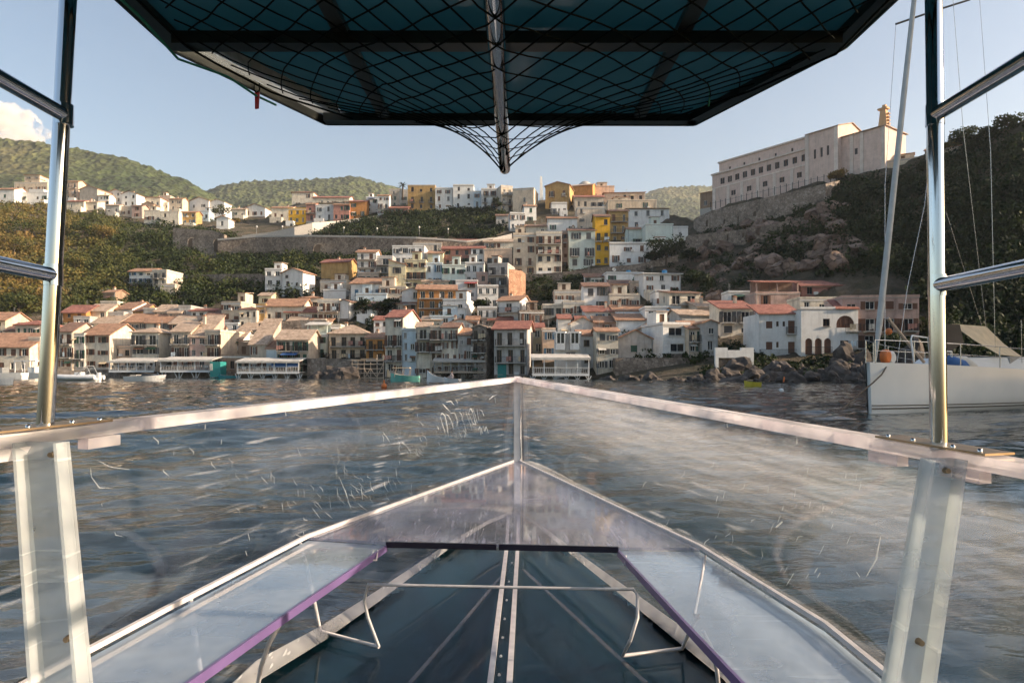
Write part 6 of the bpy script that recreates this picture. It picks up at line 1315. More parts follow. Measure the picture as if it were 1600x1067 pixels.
# person seated in the low boat
def person(root_loc, rz, joints, rad, label):
    me = bpy.data.meshes.new('person'); names = list(joints); vi = {n: i for i, n in enumerate(names)}
    E = [('pelvis', 'chest'), ('chest', 'neck'), ('neck', 'head'), ('head', 'crown')]
    for s_ in 'lr': E += [('chest', 'sh' + s_), ('sh' + s_, 'el' + s_), ('el' + s_, 'ha' + s_), ('pelvis', 'hi' + s_), ('hi' + s_, 'kn' + s_), ('kn' + s_, 'an' + s_), ('an' + s_, 'to' + s_)]
    me.from_pydata([joints[n] for n in names], [(vi[a], vi[b]) for a, b in E], []); o = bpy.data.objects.new('person', me); COL.objects.link(o); o.location = root_loc; o.rotation_euler = (0, 0, rz)
    o.modifiers.new('skin', 'SKIN'); o.modifiers.new('sub', 'SUBSURF').render_levels = 2
    for n in names: me.skin_vertices[0].data[vi[n]].radius = (rad[n[:-1] if n[:-1] in ('sh', 'el', 'ha', 'hi', 'kn', 'an', 'to') else n],) * 2
    for n in names: me.skin_vertices[0].data[vi[n]].use_root = n == 'pelvis'
    m, nt, b = new_mat('skin_and_shirt'); v = coords(nt); sp = nt.nodes.new('ShaderNodeSeparateXYZ'); nt.links.new(v, sp.inputs[0])
    rr = ramp(nt, sp.outputs[2], [(0.0, (.30, .30, .34)), (0.10, (.62, .50, .46)), (0.56, (.62, .50, .46)), (0.58, (.50, .27, .19))]); rr.color_ramp.interpolation = 'CONSTANT'; nt.links.new(rr.outputs[0], b.inputs['Base Color']); b.inputs['Roughness'].default_value = .7; me.materials.append(m)
    return props(o, label, 'person')
J = dict(pelvis=(0, 0, .1), chest=(-.06, 0, .46), neck=(-.08, 0, .60), head=(-.09, 0, .70), crown=(-.09, 0, .84), shl=(-.06, .19, .52), ell=(-.16, .26, .27), hal=(-.40, .22, .20), shr=(-.06, -.19, .52), elr=(-.16, -.26, .27), har=(-.40, -.22, .20),
         hil=(-.05, .11, .06), knl=(-.45, .14, .20), anl=(-.58, .14, -.18), tol=(-.74, .14, -.2), hir=(-.05, -.11, .06), knr=(-.45, -.14, .20), anr=(-.58, -.14, -.18), tor=(-.74, -.14, -.2))
RAD = dict(pelvis=.15, chest=.15, neck=.055, head=.095, crown=.075, sh=.065, el=.045, ha=.035, hi=.09, kn=.06, an=.042, to=.035)
hp = r2.location + Vector((.08, -.02, .38)); pe = person(hp, -.3, J, RAD, 'person in a pale shirt seated in the low white boat')
mb = MB(); mb.tube([(-.09, 0, .76), (-.08, 0, .83), (-.07, 0, .885), (-.07, 0, .90)], [.105, .105, .07, .01], 10); mb.build('hair', plain('brown_hair', (.08, .04, .025), .7), pe)
# buoys
mo = plain('orange_buoy', (.62, .17, .04), .5)
def ball(mb, c, r, m=0, n=12):
    pr = [(math.sin(math.pi * i / 8), -math.cos(math.pi * i / 8)) for i in range(9)]; mb.tube([Vector(c) + Vector((0, 0, z * r)) for _, z in pr], [max(a * r, .003) for a, _ in pr], n, m)
p = P(600, 606, 47); p.z = 0.05; mb = MB(); ball(mb, (0, 0, .08), .2); mb.tube([(0, 0, .3), (0, 0, .5)], .05, 8); o = mb.build('buoy', mo); o.location = p; props(o, 'round orange buoy floating left of the green boat', 'buoy')
p = P(603, 600, 60); p.z = 0; rt = empty('marker_flag', p, 0, 'thin pole with an ochre flag left of the green boat', 'flag'); mb = MB(); mb.tube([(0, 0, -.5), (.1, 0, 1.3)], .025, 6); mb.build('pole', M['wood_dark'], rt); mb = MB(); mb.prism([(.06, 0, 1.3), (.1, .01, .65), (.38, .05, .6), (.25, .03, 1.3)], [(.06, .02, 1.3), (.1, .03, .65), (.38, .07, .6), (.25, .05, 1.3)]); mb.build('flag', M['cloth_beige'], rt)
p = P(1221, 612, 40); p.z = 0; rt = empty('marker_buoy', p, 0, 'marker buoy with a small orange flag right of the yellow dinghy', 'buoy'); mb = MB(); ball(mb, (0, 0, .02), .14); mb.build('float', M['white_paint'], rt); mb = MB(); mb.tube([(0, 0, .1), (.12, 0, .85)], .015, 6); mb.build('pole', M['wood_dark'], rt); mb = MB(); mb.prism([(.08, 0, .55), (.12, 0, .86), (.24, .05, .8), (.18, .03, .5)], [(.08, .015, .55), (.12, .015, .86), (.24, .065, .8), (.18, .045, .5)]); mb.build('flag', mo, rt)

# ------------------------------------------------------------------ sailing yacht
YT = R(32); YL = Vector((555.5 * 18.9 / F, 18.9, 0)); yacht = empty('sailing_yacht', YL, YT, 'white sailing yacht at anchor with furled sail and beige awning', 'yacht')
mb = MB(); st = [0, .5, 1.2, 2.2, 3.4, 4.8, 6.4, 8, 9.6, 11, 12.2]; hb = [.07, .30, .58, .92, 1.22, 1.5, 1.72, 1.82, 1.78, 1.62, 1.4]; sh = [1.40, 1.385, 1.365, 1.335, 1.29, 1.235, 1.17, 1.12, 1.08, 1.05, 1.05]
rowsz = [(-.35, .45), (0.0, .80), (.10, .86), (.35, .93), (.75, .98), (1.0, 1.0)]
for sg in (-1, 1):
    R_ = [[(x + (.10 if i == 0 else 0) * (1 - f0), sg * b * f1, z_ * f0 if f0 > .15 else f0) for (f0, f1) in rowsz] for i, (x, b, z_) in enumerate(zip(st, hb, sh))]
    vs_ = [p for col in R_ for p in col]; n = len(rowsz); mb.add(vs_, [(i * n + j, (i + 1) * n + j, (i + 1) * n + j + 1, i * n + j + 1) for i in range(len(st) - 1) for j in range(n - 1)], 0, True)
mb.add([(.07, -.07, 1.40), (.07, .07, 1.40), (.17, .05, -.35), (.17, -.05, -.35)], [(0, 1, 2, 3)]); mb.add([(12.2, -1.4, 1.05), (12.2, 1.4, 1.05), (12.2, 1.1, 0), (12.2, -1.1, 0)], [(0, 1, 2, 3)])
m_h, nt, b = new_mat('yacht_gelcoat'); v = coords(nt); rr = ramp(nt, noise(nt, v, 1.2, 4), [(.3, (.70, .71, .71)), (.7, (.78, .78, .77))]); nt.links.new(rr.outputs[0], b.inputs['Base Color']); b.inputs['Roughness'].default_value = .22
mb.build('hull', m_h, yacht)
mb = MB(); mb.add([(x, -b * .985, z - .02) for x, b, z in zip(st, hb, sh)] + [(x, b * .985, z - .02) for x, b, z in list(zip(st, hb, sh))[::-1]], [tuple(range(2 * len(st)))]); mb.build('deck', plain('yacht_deck', (.55, .50, .43), .7), yacht)
mb = MB()
for z0, z1 in ((.10, .135), (.19, .215)):
    for sg in (-1, 1):
        f_ = lambda z: float(np.interp(z, [0, .135, .45, 1.0], [.80, .86, .93, .98]))
        for i in range(len(st) - 1):
            a0, a1 = hb[i] * f_(z0) + .03, hb[i + 1] * f_(z0) + .03; c0, c1 = hb[i] * f_(z1) + .03, hb[i + 1] * f_(z1) + .03
            mb.quad((st[i] + .06 * (i == 0), sg * a0, z0), (st[i + 1], sg * a1, z0), (st[i + 1], sg * c1, z1), (st[i] + .06 * (i == 0), sg * c0, z1))
mb.build('boot_stripe', plain('boot_stripe', (.07, .055, .045), .4), yacht)
mb = MB(); mb.box(7.2, 7.75, -1.80, -1.70, .55, .72); mb.build('porthole', M['glass'], yacht)
mb = MB(); mb.prism([(3.9, -.6, 1.55), (8, -1.0, 1.6), (8, 1.0, 1.6), (3.9, .6, 1.55)], [(3.4, -.75, 1.24), (8.3, -1.2, 1.08), (8.3, 1.2, 1.08), (3.4, .75, 1.24)]); mb.build('coachroof', m_h, yacht, fix=True)
steel = plain('stainless_wire', (.55, .55, .56), .25, .9, .05)
for sg in (-1, 1):
    tops = []
    for i, x in enumerate((.15, 1.3, 2.9, 4.5, 6.2, 7.9, 9.6)):
        b = np.interp(x, st, hb) * .95; z = np.interp(x, st, sh); t = (x, sg * b, z + .62); tops.append(t); mb = MB(); mb.tube([(x, sg * b, z - .02), t], .016, 6); mb.build('stanchion', steel, yacht)
    mb = MB(); mb.tube(tops, .012, 6); mb.tube([(a, b_, c - .3) for a, b_, c in tops], .008, 5); mb.build('lifeline', steel, yacht)
mb = MB(); mb.tube([(1.3, -.58, 1.36), (1.2, -.55, 2.05), (1.35, -.5, 2.15), (2.0, -.6, 2.1), (2.1, -.62, 1.36)], .025, 8); mb.tube([(2.2, -.6, 1.36), (2.2, -.6, 1.75), (3.1, -.7, 1.72), (3.1, -.7, 1.3)], .03, 8); mb.build('pulpit', gw, yacht)
TOP = Vector((3.6, 0, 18.4))
mb = MB(); mb.tube([(3.6, 0, 1.3), TOP], [.075, .055], 12); mb.build('mast', steel, yacht)
mb = MB(); a = Vector((.38, 0, 1.40)); pts_ = [a + (TOP - a) * t for t in (0, .03, .06, .5, .97, 1)]; mb.tube(pts_, [.03, .05, .085, .075, .04, .02], 10); mb.build('furled_sail', plain('furled_sail', (.50, .50, .49), .8), yacht)
Yi = Matrix.Rotation(-YT, 4, 'Z') @ Matrix.Translation(-YL)
def yl(px, py, D): return Yi @ P(px, py, D)
mb = MB(); mb.tube([yl(1400, 38, 20.4), yl(1461, 17, 20.8), yl(1515, 0, 21.3)], .03, 8); mb.build('spreader', M['iron'], yacht)
for k, l in enumerate(([yl(1400, 38, 20.4), yl(1383, 290, 19.9), yl(1383, 590, 19.4)], [yl(1486, -40, 20.9), yl(1505, 200, 21.2), yl(1541, 512, 21.6)], [yl(1528, -40, 21.4), yl(1548, 235, 21.5), yl(1556, 575, 21.6)], [yl(1465, 120, 20.6), yl(1445, 320, 20.2), yl(1418, 450, 20), yl(1402, 566, 19.9)], [yl(1478, 330, 20.9), yl(1534, 508, 21.3)], [yl(1596, 500, 21.8), yl(1597, 570, 21.8)])):
    mb = MB(); mb.tube(l, .008, 5); mb.build('stay', steel, yacht)
mb = MB(); mb.tube([yl(1387, 497, 19.6), yl(1444, 566, 20.0)], .045, 8); mb.build('spinnaker_pole', plain('varnished_pole', (.42, .33, .26), .5), yacht)
mb = MB(); q = [yl(1488, 506, 21.4), yl(1541, 510, 22.6), yl(1597, 557, 22.4), yl(1560, 553, 21.0)]
mid = (q[0] + q[3]) / 2 - Vector((0, 0, .05)); mid2 = (q[1] + q[2]) / 2 - Vector((0, 0, .08)); th = Vector((0, 0, .02))
for a, b_, c_, d_ in ((q[0], q[1], mid2, mid), (mid, mid2, q[2], q[3])): mb.prism([a, b_, c_, d_], [a - th, b_ - th, c_ - th, d_ - th])
mb.build('awning', M['cloth_beige'], yacht, fix=True)
mb = MB(); q = [yl(1478, 506, 20.9), yl(1500, 507, 20.9), yl(1506, 535, 20.9), yl(1481, 552, 20.9)]; w_ = Vector((0, .03, 0)); mb.prism(q, [a + w_ for a in q]); mb.build('side_curtain', M['wood_dark'], yacht, fix=True)
mb = MB(); mb.box(6.3, 9, -.9, .9, 1.15, 1.62); mb.build('sprayhood', M['steel_grey'], yacht)
mb = MB(); mb.tube([yl(1478, 563, 20.1), yl(1488, 567, 20.0), yl(1505, 572, 20.0), yl(1516, 576, 20.0)], [.16, .2, .17, .06], 10, 0); o = mb.build('sail_bag', M['cloth_blue'], yacht)
mb = MB(); mb.tube([yl(1486, 562, 20.3), yl(1505, 566, 20.3), yl(1525, 573, 20.3)], [.12, .2, .08], 10, 0); o = mb.build('sail_bag', M['cloth_white'], yacht)
c = yl(1384, 557, 19.2); mb = MB(); mb.tube([c + Vector((0, -.1, 0)), c + Vector((0, -.06, 0)), c + Vector((0, .06, 0)), c + Vector((0, .1, 0))], [.12, .2, .2, .12], 14); mb.build('fender', mo, yacht)
c = yl(1391, 559, 19.4); mb = MB(); mb.tube([c + Vector((0, -.1, 0)), c + Vector((0, -.05, 0)), c + Vector((0, .08, 0))], [.14, .2, .18], 14); mb.build('fender', gw, yacht)
c = yl(1389, 518, 19.8); mb = MB(); ball(mb, c, .10); mb.build('marker_ball', mo, yacht)
mb = MB(); mb.tube([yl(1388, 568, 19.0), yl(1378, 585, 18.75), yl(1364, 598, 18.6), yl(1340, 618, 18), yl(1315, 640, 17.5)], .02, 6); mb.build('mooring_rope', M['wood_dark'], yacht)
# ------------------------------------------------------------------ the clear acrylic boat the camera rides in
def acrylic(name, tint=(.94, .96, .97), haze=.03, hcol=(.85, .86, .92), scratch=.35, band=None, rough=.03, scr_scale=(3, 3, 60), refl=1.0):
    m = bpy.data.materials.new(name); m.use_nodes = True; nt = m.node_tree; nt.nodes.remove(nt.nodes['Principled BSDF']); out = nt.nodes['Material Output']; Lk = nt.links.new
    tr = N(nt, 'ShaderNodeBsdfTransparent'); tr.inputs[0].default_value = (*tint, 1); gl = N(nt, 'ShaderNodeBsdfGlossy'); gl.inputs['Roughness'].default_value = rough; gl.inputs[0].default_value = (1, 1, 1, 1)
    fr = N(nt, 'ShaderNodeLayerWeight'); fr.inputs[0].default_value = .5; pw5 = N(nt, 'ShaderNodeMath', operation='POWER'); Lk(fr.outputs['Facing'], pw5.inputs[0]); pw5.inputs[1].default_value = 5.0
    fm = N(nt, 'ShaderNodeMath', operation='MULTIPLY_ADD', use_clamp=True); Lk(pw5.outputs[0], fm.inputs[0]); fm.inputs[1].default_value = .9 * refl; fm.inputs[2].default_value = .04 * refl
    mx = N(nt, 'ShaderNodeMixShader'); Lk(fm.outputs[0], mx.inputs[0]); Lk(tr.outputs[0], mx.inputs[1]); Lk(gl.outputs[0], mx.inputs[2])
    df = N(nt, 'ShaderNodeBsdfDiffuse'); tl = N(nt, 'ShaderNodeBsdfTranslucent')
    for d in (df, tl): d.inputs[0].default_value = (*hcol, 1)
    hz = N(nt, 'ShaderNodeMixShader'); hz.inputs[0].default_value = .5; Lk(df.outputs[0], hz.inputs[1]); Lk(tl.outputs[0], hz.inputs[2])
    v = coords(nt); cloudy = ramp(nt, noise(nt, v, 2.2, 3, .7), [(.35, .35), (.7, 1.6)])
    vs_ = coords(nt, scr_scale); lines = ramp(nt, noise(nt, vs_, 1.0, 1, .6), [(.64, 0.0), (.69, 1.0)]); patch = ramp(nt, noise(nt, v, 1.3, 1), [(.45, 0.0), (.62, 1.0)])
    def mul(a, b): q = N(nt, 'ShaderNodeMath', operation='MULTIPLY'); [Lk(x, q.inputs[i]) if not isinstance(x, (int, float)) else setattr(q.inputs[i], 'default_value', x) for i, x in enumerate((a, b))]; return q.outputs[0]
    def add(a, b): q = N(nt, 'ShaderNodeMath', operation='ADD', use_clamp=True); [Lk(x, q.inputs[i]) if not isinstance(x, (int, float)) else setattr(q.inputs[i], 'default_value', x) for i, x in enumerate((a, b))]; return q.outputs[0]
    mask = add(mul(cloudy.outputs[0], haze), mul(mul(lines.outputs[0], patch.outputs[0]), scratch))
    if band:   # scuffing plus painted glare and reflection, along the sheet's length u and depth v
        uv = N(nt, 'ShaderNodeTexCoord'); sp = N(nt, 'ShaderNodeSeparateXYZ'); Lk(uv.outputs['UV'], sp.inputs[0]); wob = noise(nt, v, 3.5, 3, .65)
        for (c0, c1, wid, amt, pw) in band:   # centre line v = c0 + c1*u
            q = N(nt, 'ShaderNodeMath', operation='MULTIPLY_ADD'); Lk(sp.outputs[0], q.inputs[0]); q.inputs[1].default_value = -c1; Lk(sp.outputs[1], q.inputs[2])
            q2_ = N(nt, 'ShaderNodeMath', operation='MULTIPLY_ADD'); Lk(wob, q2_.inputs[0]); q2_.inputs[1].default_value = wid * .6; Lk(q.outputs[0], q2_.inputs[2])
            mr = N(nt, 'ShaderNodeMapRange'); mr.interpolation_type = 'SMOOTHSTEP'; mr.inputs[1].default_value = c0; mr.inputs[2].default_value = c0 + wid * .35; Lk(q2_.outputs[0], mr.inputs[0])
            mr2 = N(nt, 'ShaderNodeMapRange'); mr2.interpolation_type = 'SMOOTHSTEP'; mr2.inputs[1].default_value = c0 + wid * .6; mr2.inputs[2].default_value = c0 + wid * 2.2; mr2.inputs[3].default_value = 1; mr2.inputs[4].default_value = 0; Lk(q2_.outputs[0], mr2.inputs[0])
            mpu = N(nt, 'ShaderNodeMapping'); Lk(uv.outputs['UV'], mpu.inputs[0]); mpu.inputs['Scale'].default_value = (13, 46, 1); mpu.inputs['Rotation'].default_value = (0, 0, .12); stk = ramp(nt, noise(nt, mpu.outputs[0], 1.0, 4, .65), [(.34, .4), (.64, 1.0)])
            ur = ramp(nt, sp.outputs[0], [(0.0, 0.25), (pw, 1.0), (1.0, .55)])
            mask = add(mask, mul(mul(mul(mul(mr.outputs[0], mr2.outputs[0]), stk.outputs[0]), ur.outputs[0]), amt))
    fin = N(nt, 'ShaderNodeMixShader'); Lk(mask, fin.inputs[0]); Lk(mx.outputs[0], fin.inputs[1]); Lk(hz.outputs[0], fin.inputs[2]); Lk(fin.outputs[0], out.inputs[0]); return m
A_left = acrylic('clear_acrylic_port', haze=.006, scratch=.18, band=[(.16, .02, .10, .04, .3)])
A_right = acrylic('clear_acrylic_starboard', haze=.008, scratch=.2, band=[(.03, .13, .20, .22, .35), (.62, .10, .09, .26, .55)])  # upper band paints the glare, lower one the mirrored chine
A_deck = acrylic('clear_acrylic_foredeck', (.86, .87, .93), .20, (.70, .70, .84), .3, scr_scale=(40, 3, 3))
A_bench = acrylic('clear_acrylic_bench', (.84, .89, .95), .34, (.72, .82, .94), .3, scr_scale=(3, 30, 3), refl=1.6)  # pale blue haze paints the sky's reflection into the seats
A_bottom = acrylic('clear_acrylic_bottom', (.80, .90, .93), .004, (.6, .66, .7), .10, refl=.3, scr_scale=(4, 30, 3))
A_floor = acrylic('floor_reflection_acrylic', (.80, .80, .80), .06, (.55, .44, .38), .3, rough=.2)
A_scuff = acrylic('scuffed_acrylic', (.9, .9, .92), .36, (.90, .87, .86), .9, scr_scale=(40, 6, 40), rough=.2)
A_frost = acrylic('frosted_acrylic', (.90, .93, .94), .46, (.76, .79, .80), .4, rough=.25)
A_edge = acrylic('polished_acrylic_edge', (.92, .86, .90), .74, (.95, .92, .93), .5, rough=.15)
m_purple = plain('violet_acrylic_edge', (.13, .085, .21), .3, 0, .2); m_dark = plain('dark_acrylic_edge', (.014, .010, .024), .25)
m_seam = plain('glued_seam', (.60, .56, .56), .4, 0, .15, 20)
m_ch, nt, b = new_mat('polished_steel_tube'); v = coords(nt, (20, 20, 1.5)); rr = ramp(nt, noise(nt, v, 3, 4), [(.3, .05), (.7, .14)]); nt.links.new(rr.outputs[0], b.inputs['Roughness']); b.inputs['Metallic'].default_value = 1; b.inputs['Base Color'].default_value = (.60, .62, .65, 1)
m_plate = plain('rusty_steel_plate', (.30, .22, .14), .35, .8, .3, 12)
boat = empty('clear_boat', (0, 2.0, 0), 0, 'clear acrylic boat bow with steel posts, canopy and side benches', 'boat')
BO = Vector((0, 2.0, 0))
def bbuild(mb, name, mat, parent=None, fix=False):
    o = mb.build(name, mat, None, fix); 
    o.data.transform(Matrix.Translation(-BO)); o.parent = parent or boat
    return o
# plan lines
BOW = boatP(808, 589, 5.0)
gL = boatP(68, 669, 1.65); gR = boatP(1467, 699, 1.65)
def ext(a, b, y): t = (y - a.y) / (b.y - a.y); return a + (b - a) * t
GL = [BOW, gL, ext(BOW, gL, .5)]; GR = [BOW, gR, ext(BOW, gR, .5)]
DL = [boatZ(808, 720, -.66), boatZ(640, 782, -.66), boatZ(475, 843, -.66), boatZ(250, 960, -.66), boatZ(50, 1067, -.66)]; DR = [boatZ(808, 720, -.66), boatZ(960, 793, -.66), boatZ(1100, 860, -.66), boatZ(1300, 985, -.66), boatZ(1400, 1067, -.66)]
DL.append(Vector((DL[-1].x - .12, .5, DL[-1].z))); DR.append(Vector((DR[-1].x + .12, .5, DR[-1].z)))
def at_y(line, y):
    ys = [p.y for p in line][::-1]; return Vector([np.interp(y, ys, [p[k] for p in line][::-1]) for k in range(3)])
def panel_pt(side, u, v):
    """u 0..1 from the stem aft, v 0..1 from the rail down to the chine"""
    G, Dk, C_ = (GL, DL, CH_L) if side < 0 else (GR, DR, CH_R)
    vd = .55
    y0 = BOW.y + (.55 - BOW.y) * u; g = at_y(G, y0); d = at_y(Dk, min(y0 + .02, Dk[0].y) if u > 0 else Dk[0].y); c = at_y(C_, min(y0, C_[0].y) - .25 * (u == 0) * 0)
    if v < vd:
        t = v / vd; p = g.lerp(d, t); bulge = .05 * math.sin(math.pi * t) * min(1, u * 4)
    else:
        t = (v - vd) / (1 - vd); p = d.lerp(c, t); bulge = .03 * math.sin(math.pi * t) * min(1, u * 4)
    p.x += side * bulge; return p
PGRID = {}
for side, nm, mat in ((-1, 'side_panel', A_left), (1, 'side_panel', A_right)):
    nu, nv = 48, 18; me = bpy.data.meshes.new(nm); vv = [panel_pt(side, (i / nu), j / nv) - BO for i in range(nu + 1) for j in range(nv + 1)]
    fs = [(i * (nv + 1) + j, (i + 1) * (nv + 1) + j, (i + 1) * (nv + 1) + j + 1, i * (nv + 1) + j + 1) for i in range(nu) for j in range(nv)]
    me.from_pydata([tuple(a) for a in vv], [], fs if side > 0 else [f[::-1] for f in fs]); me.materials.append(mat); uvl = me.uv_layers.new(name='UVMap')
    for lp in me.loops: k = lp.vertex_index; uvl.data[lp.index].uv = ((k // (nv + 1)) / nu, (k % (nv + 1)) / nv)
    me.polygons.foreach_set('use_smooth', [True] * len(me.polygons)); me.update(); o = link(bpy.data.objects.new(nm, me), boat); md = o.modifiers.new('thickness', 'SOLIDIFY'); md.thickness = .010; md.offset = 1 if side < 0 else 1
    us_, vs2 = np.linspace(0, 1, 240), np.linspace(0, 1, 120)
    PGRID[side] = np.array([[tuple(panel_pt(side, u_, v_)) for v_ in vs2] for u_ in us_]).reshape(-1, 3)
def on_panel(side, px, py, off=.014):
    g = PGRID[side]; x = CX + g[:, 0] / g[:, 1] * F; y = HY - (g[:, 2] - CAMH) / g[:, 1] * F; k = int(np.argmin((x - px) ** 2 + (y - py) ** 2)); p = Vector(g[k]); return p + Vector((-side * off, -.003, 0))
# rails
for side, G in ((-1, GL), (1, GR)):
    mb = MB(); pts_ = [ext(G[0], G[1], y) for y in np.linspace(BOW.y, .5, 16)]; dr = (G[1] - G[0]).normalized(); nx = Vector((dr.y, -dr.x, 0)).normalized() * (1 if side > 0 else 1)
    nx = nx if nx.x * side > 0 else -nx
    top = [p + nx * .05 for p in pts_]; t2 = [p - nx * .035 for p in pts_]
    for a, b_, c_, d_ in zip(top[:-1], top[1:], t2[1:], t2[:-1]):
        dn = Vector((0, 0, -.038)); mb.prism([a, b_, c_, d_], [a + dn, b_ + dn, c_ + dn, d_ + dn])
    bbuild(mb, 'gunwale_rail', A_edge, fix=True)
mb = MB(); a, b_ = BOW + Vector((0, -.03, .006)), boatZ(808, 722, -.66) + Vector((0, -.05, 0)); mb.beam(a, b_, .055, .03, up=(0, -1, 0)); mb.beam(b_, CH_L[0] + Vector((0, -.06, .02)), .045, .03, up=(0, -1, 0)); bbuild(mb, 'stem_seam', plain('white_stem_glue', (.86, .83, .85), .35, 0, .1, 20))
mb = MB(); a2, b2 = a + Vector((.045, -.02, 0)), b_ + Vector((.05, -.02, 0)); mb.beam(a2, b2, .012, .02, up=(0, -1, 0)); bbuild(mb, 'stem_edge', m_dark)
# foredeck, benches
def sheet(name, pts_, mat, th=.012):
    mb = MB(); mb.prism([Vector(p) + Vector((0, 0, th)) for p in pts_], [Vector(p) for p in pts_]); return bbuild(mb, name, mat, fix=True)
Zd = -.66
e1, e2 = boatZ(604, 851, Zd), boatZ(966, 859, Zd)
sheet('foredeck', [DL[0] + Vector((0, -.04, 0)), DL[1] + Vector((.02, 0, 0)), DL[2] + Vector((.02, 0, 0)), e1, e2, DR[2] - Vector((.02, 0, 0)), DR[1] - Vector((.02, 0, 0))], A_deck)
iL = [e1, boatZ(450, 955, Zd), boatZ(290, 1067, Zd)]; iL.append(Vector((iL[-1].x - .06, .5, iL[-1].z))); iR = [e2, boatZ(1065, 965, Zd), boatZ(1162, 1067, Zd)]; iR.append(Vector((iR[-1].x + .06, .5, iR[-1].z)))
dzb = Vector((0, 0, -.016))
for nm, outer, inner in (('bench_seat', DL[2:], iL), ('bench_seat', DR[2:], iR)):
    sg = -1 if outer is not None and outer[0].x < 0 else 1
    sheet(nm, [p + dzb - Vector((sg * .02, 0, 0)) for p in outer] + [p + dzb for p in inner[::-1]], A_bench)
for inner in (iL, iR):
    mb = MB()
    for a, b_ in zip(inner[:-1], inner[1:]): mb.beam(a - Vector((0, 0, .014)), b_ - Vector((0, 0, .014)), .010, .028)
    bbuild(mb, 'bench_edge', m_purple)
mb = MB(); ms = e1.lerp(e2, .487); mb.beam(e1 + Vector((0, -.008, .004)), ms + Vector((-.006, -.008, .004)), .014, .026); mb.beam(ms + Vector((.006, -.008, .004)), e2 + Vector((0, -.008, .004)), .014, .026); bbuild(mb, 'foredeck_edge', m_dark)
for line in (DL, DR):
    mb = MB(); sg = -1 if line[2].x < 0 else 1
    for a, b_ in zip(line[:-1], line[1:]): mb.beam(a + Vector((-sg * .018, 0, .018)), b_ + Vector((-sg * .018, 0, .018)), .016, .016)
    bbuild(mb, 'deck_seam', m_seam)
# bottom sheets, keel rails, chine joints
KE = [Vector((.03, CH_L[0].y - .05, CH_L[0].z - .0)), Vector((.0, 3.0, CH_L[0].z - .02)), Vector((-.02, -1.1, CH_L[0].z - .02))]
for C_, sg in ((CH_L, -1), (CH_R, 1)):
    vs_ = [p - Vector((0, 0, .0)) for p in C_] + KE[::-1]
    mb = MB(); mb.prism(vs_, [p - Vector((0, 0, .008)) for p in vs_]); bbuild(mb, 'bottom_panel', A_bottom, fix=True)
    mb = MB()
    for i, (a, b_) in enumerate(zip(C_[:-1], C_[1:])):
        w0, w1 = .034 + .006 * i, .034 + .006 * (i + 1); n1 = Vector((-sg * .85, -.5, 0)); up1 = Vector((sg * .5, .3, .9))
        mb.prism([a + up1 * w0 * .9 + Vector((-sg * .055, 0, .012)), b_ + up1 * w1 * .9 + Vector((-sg * .055, 0, .012)), b_ + n1 * w1 + Vector((0, 0, .026)), a + n1 * w0 + Vector((0, 0, .026))],
                 [a + up1 * w0 * .9 + Vector((-sg * .045, 0, .006)), b_ + up1 * w1 * .9 + Vector((-sg * .045, 0, .006)), b_ + n1 * w1 + Vector((0, 0, .020)), a + n1 * w0 + Vector((0, 0, .020))])
    bbuild(mb, 'chine_joint', A_scuff, fix=True)
for x0, x1, w in ((792, 766, .022), (809, 796, .022)):
    mb = MB(); mb.beam(boatZ(x0, 852, -.965), boatZ(x1, 1067, -.965), w, .016); mb.beam(boatZ(x1, 1067, -.965), boatZ(x1, 1067, -.965) + Vector((-.02, -1.4, 0)), w, .016); mb.beam(boatZ(x0, 852, -.965), boatZ(x0 + (2 if x0 < 800 else 1), 806, -.965), w, .016); bbuild(mb, 'keel_rail', m_seam)
for i in range(7):
    t = i / 6; p = boatZ(800 - 20 * t ** .8, 880 + 175 * t, -.968); mb = MB(); mb.tube([p, p + Vector((0, 0, .008))], [.006, .004], 8); bbuild(mb, 'bolt', A_frost)
for l in ([(792, 890), (720, 975), (640, 1067)], [(818, 890), (900, 965), (1010, 1067)]):  # brown strips added to stand for reflections in the floor
    mb = MB()
    for a, b_ in zip(l[:-1], l[1:]): mb.beam(boatZ(*a, -.972), boatZ(*b_, -.972), .016, .006)
    bbuild(mb, 'floor_reflection', A_floor)
# bench brackets and rods
def rod(name, pts_, r, mat, n=7):
    mb = MB(); mb.tube(pts_, r, n); return bbuild(mb, name, mat)
for sgn, Lp in ((-1, [(470, 850, -.67), (482, 895, -.74), (492, 945, -.84), (501, 986, -.955), (592, 1010, -.955), (575, 965, -.86), (569, 938, -.80), (575, 913, -.74), (640, 914, -.74)]), (1, [(1090, 962, -.67), (1078, 985, -.8), (1066, 1013, -.955), (973, 1024, -.955), (985, 1000, -.88), (996, 965, -.80), (996, 930, -.76), (990, 920, -.74), (945, 920, -.74)])):
    rod('bench_bracket', [boatZ(*p) for p in Lp[:5]], .008, m_seam); rod('bench_bracket', [boatZ(*p) for p in Lp[4:]], .007, m_seam)
rod('cross_rod', [boatZ(632, 914, -.74), boatZ(950, 920, -.74)], .006, m_seam)
rod('bench_bracket', [boatZ(297, 935, -.67), boatZ(305, 1000, -.72), boatZ(315, 1067, -.8)], .009, m_seam); rod('bench_bracket', [boatZ(440, 968, -.68), boatZ(420, 1005, -.74), boatZ(408, 1040, -.82), boatZ(402, 1075, -.92)], .008, m_seam); rod('bench_bracket', [boatZ(1098, 985, -.68), boatZ(1112, 1012, -.74), boatZ(1120, 1045, -.82), boatZ(1124, 1080, -.9)], .007, m_seam)
rod('bench_bracket', [boatZ(1085, 960, -.67), boatZ(1096, 905, -.665), boatZ(1102, 868, -.66)], .005, m_seam)
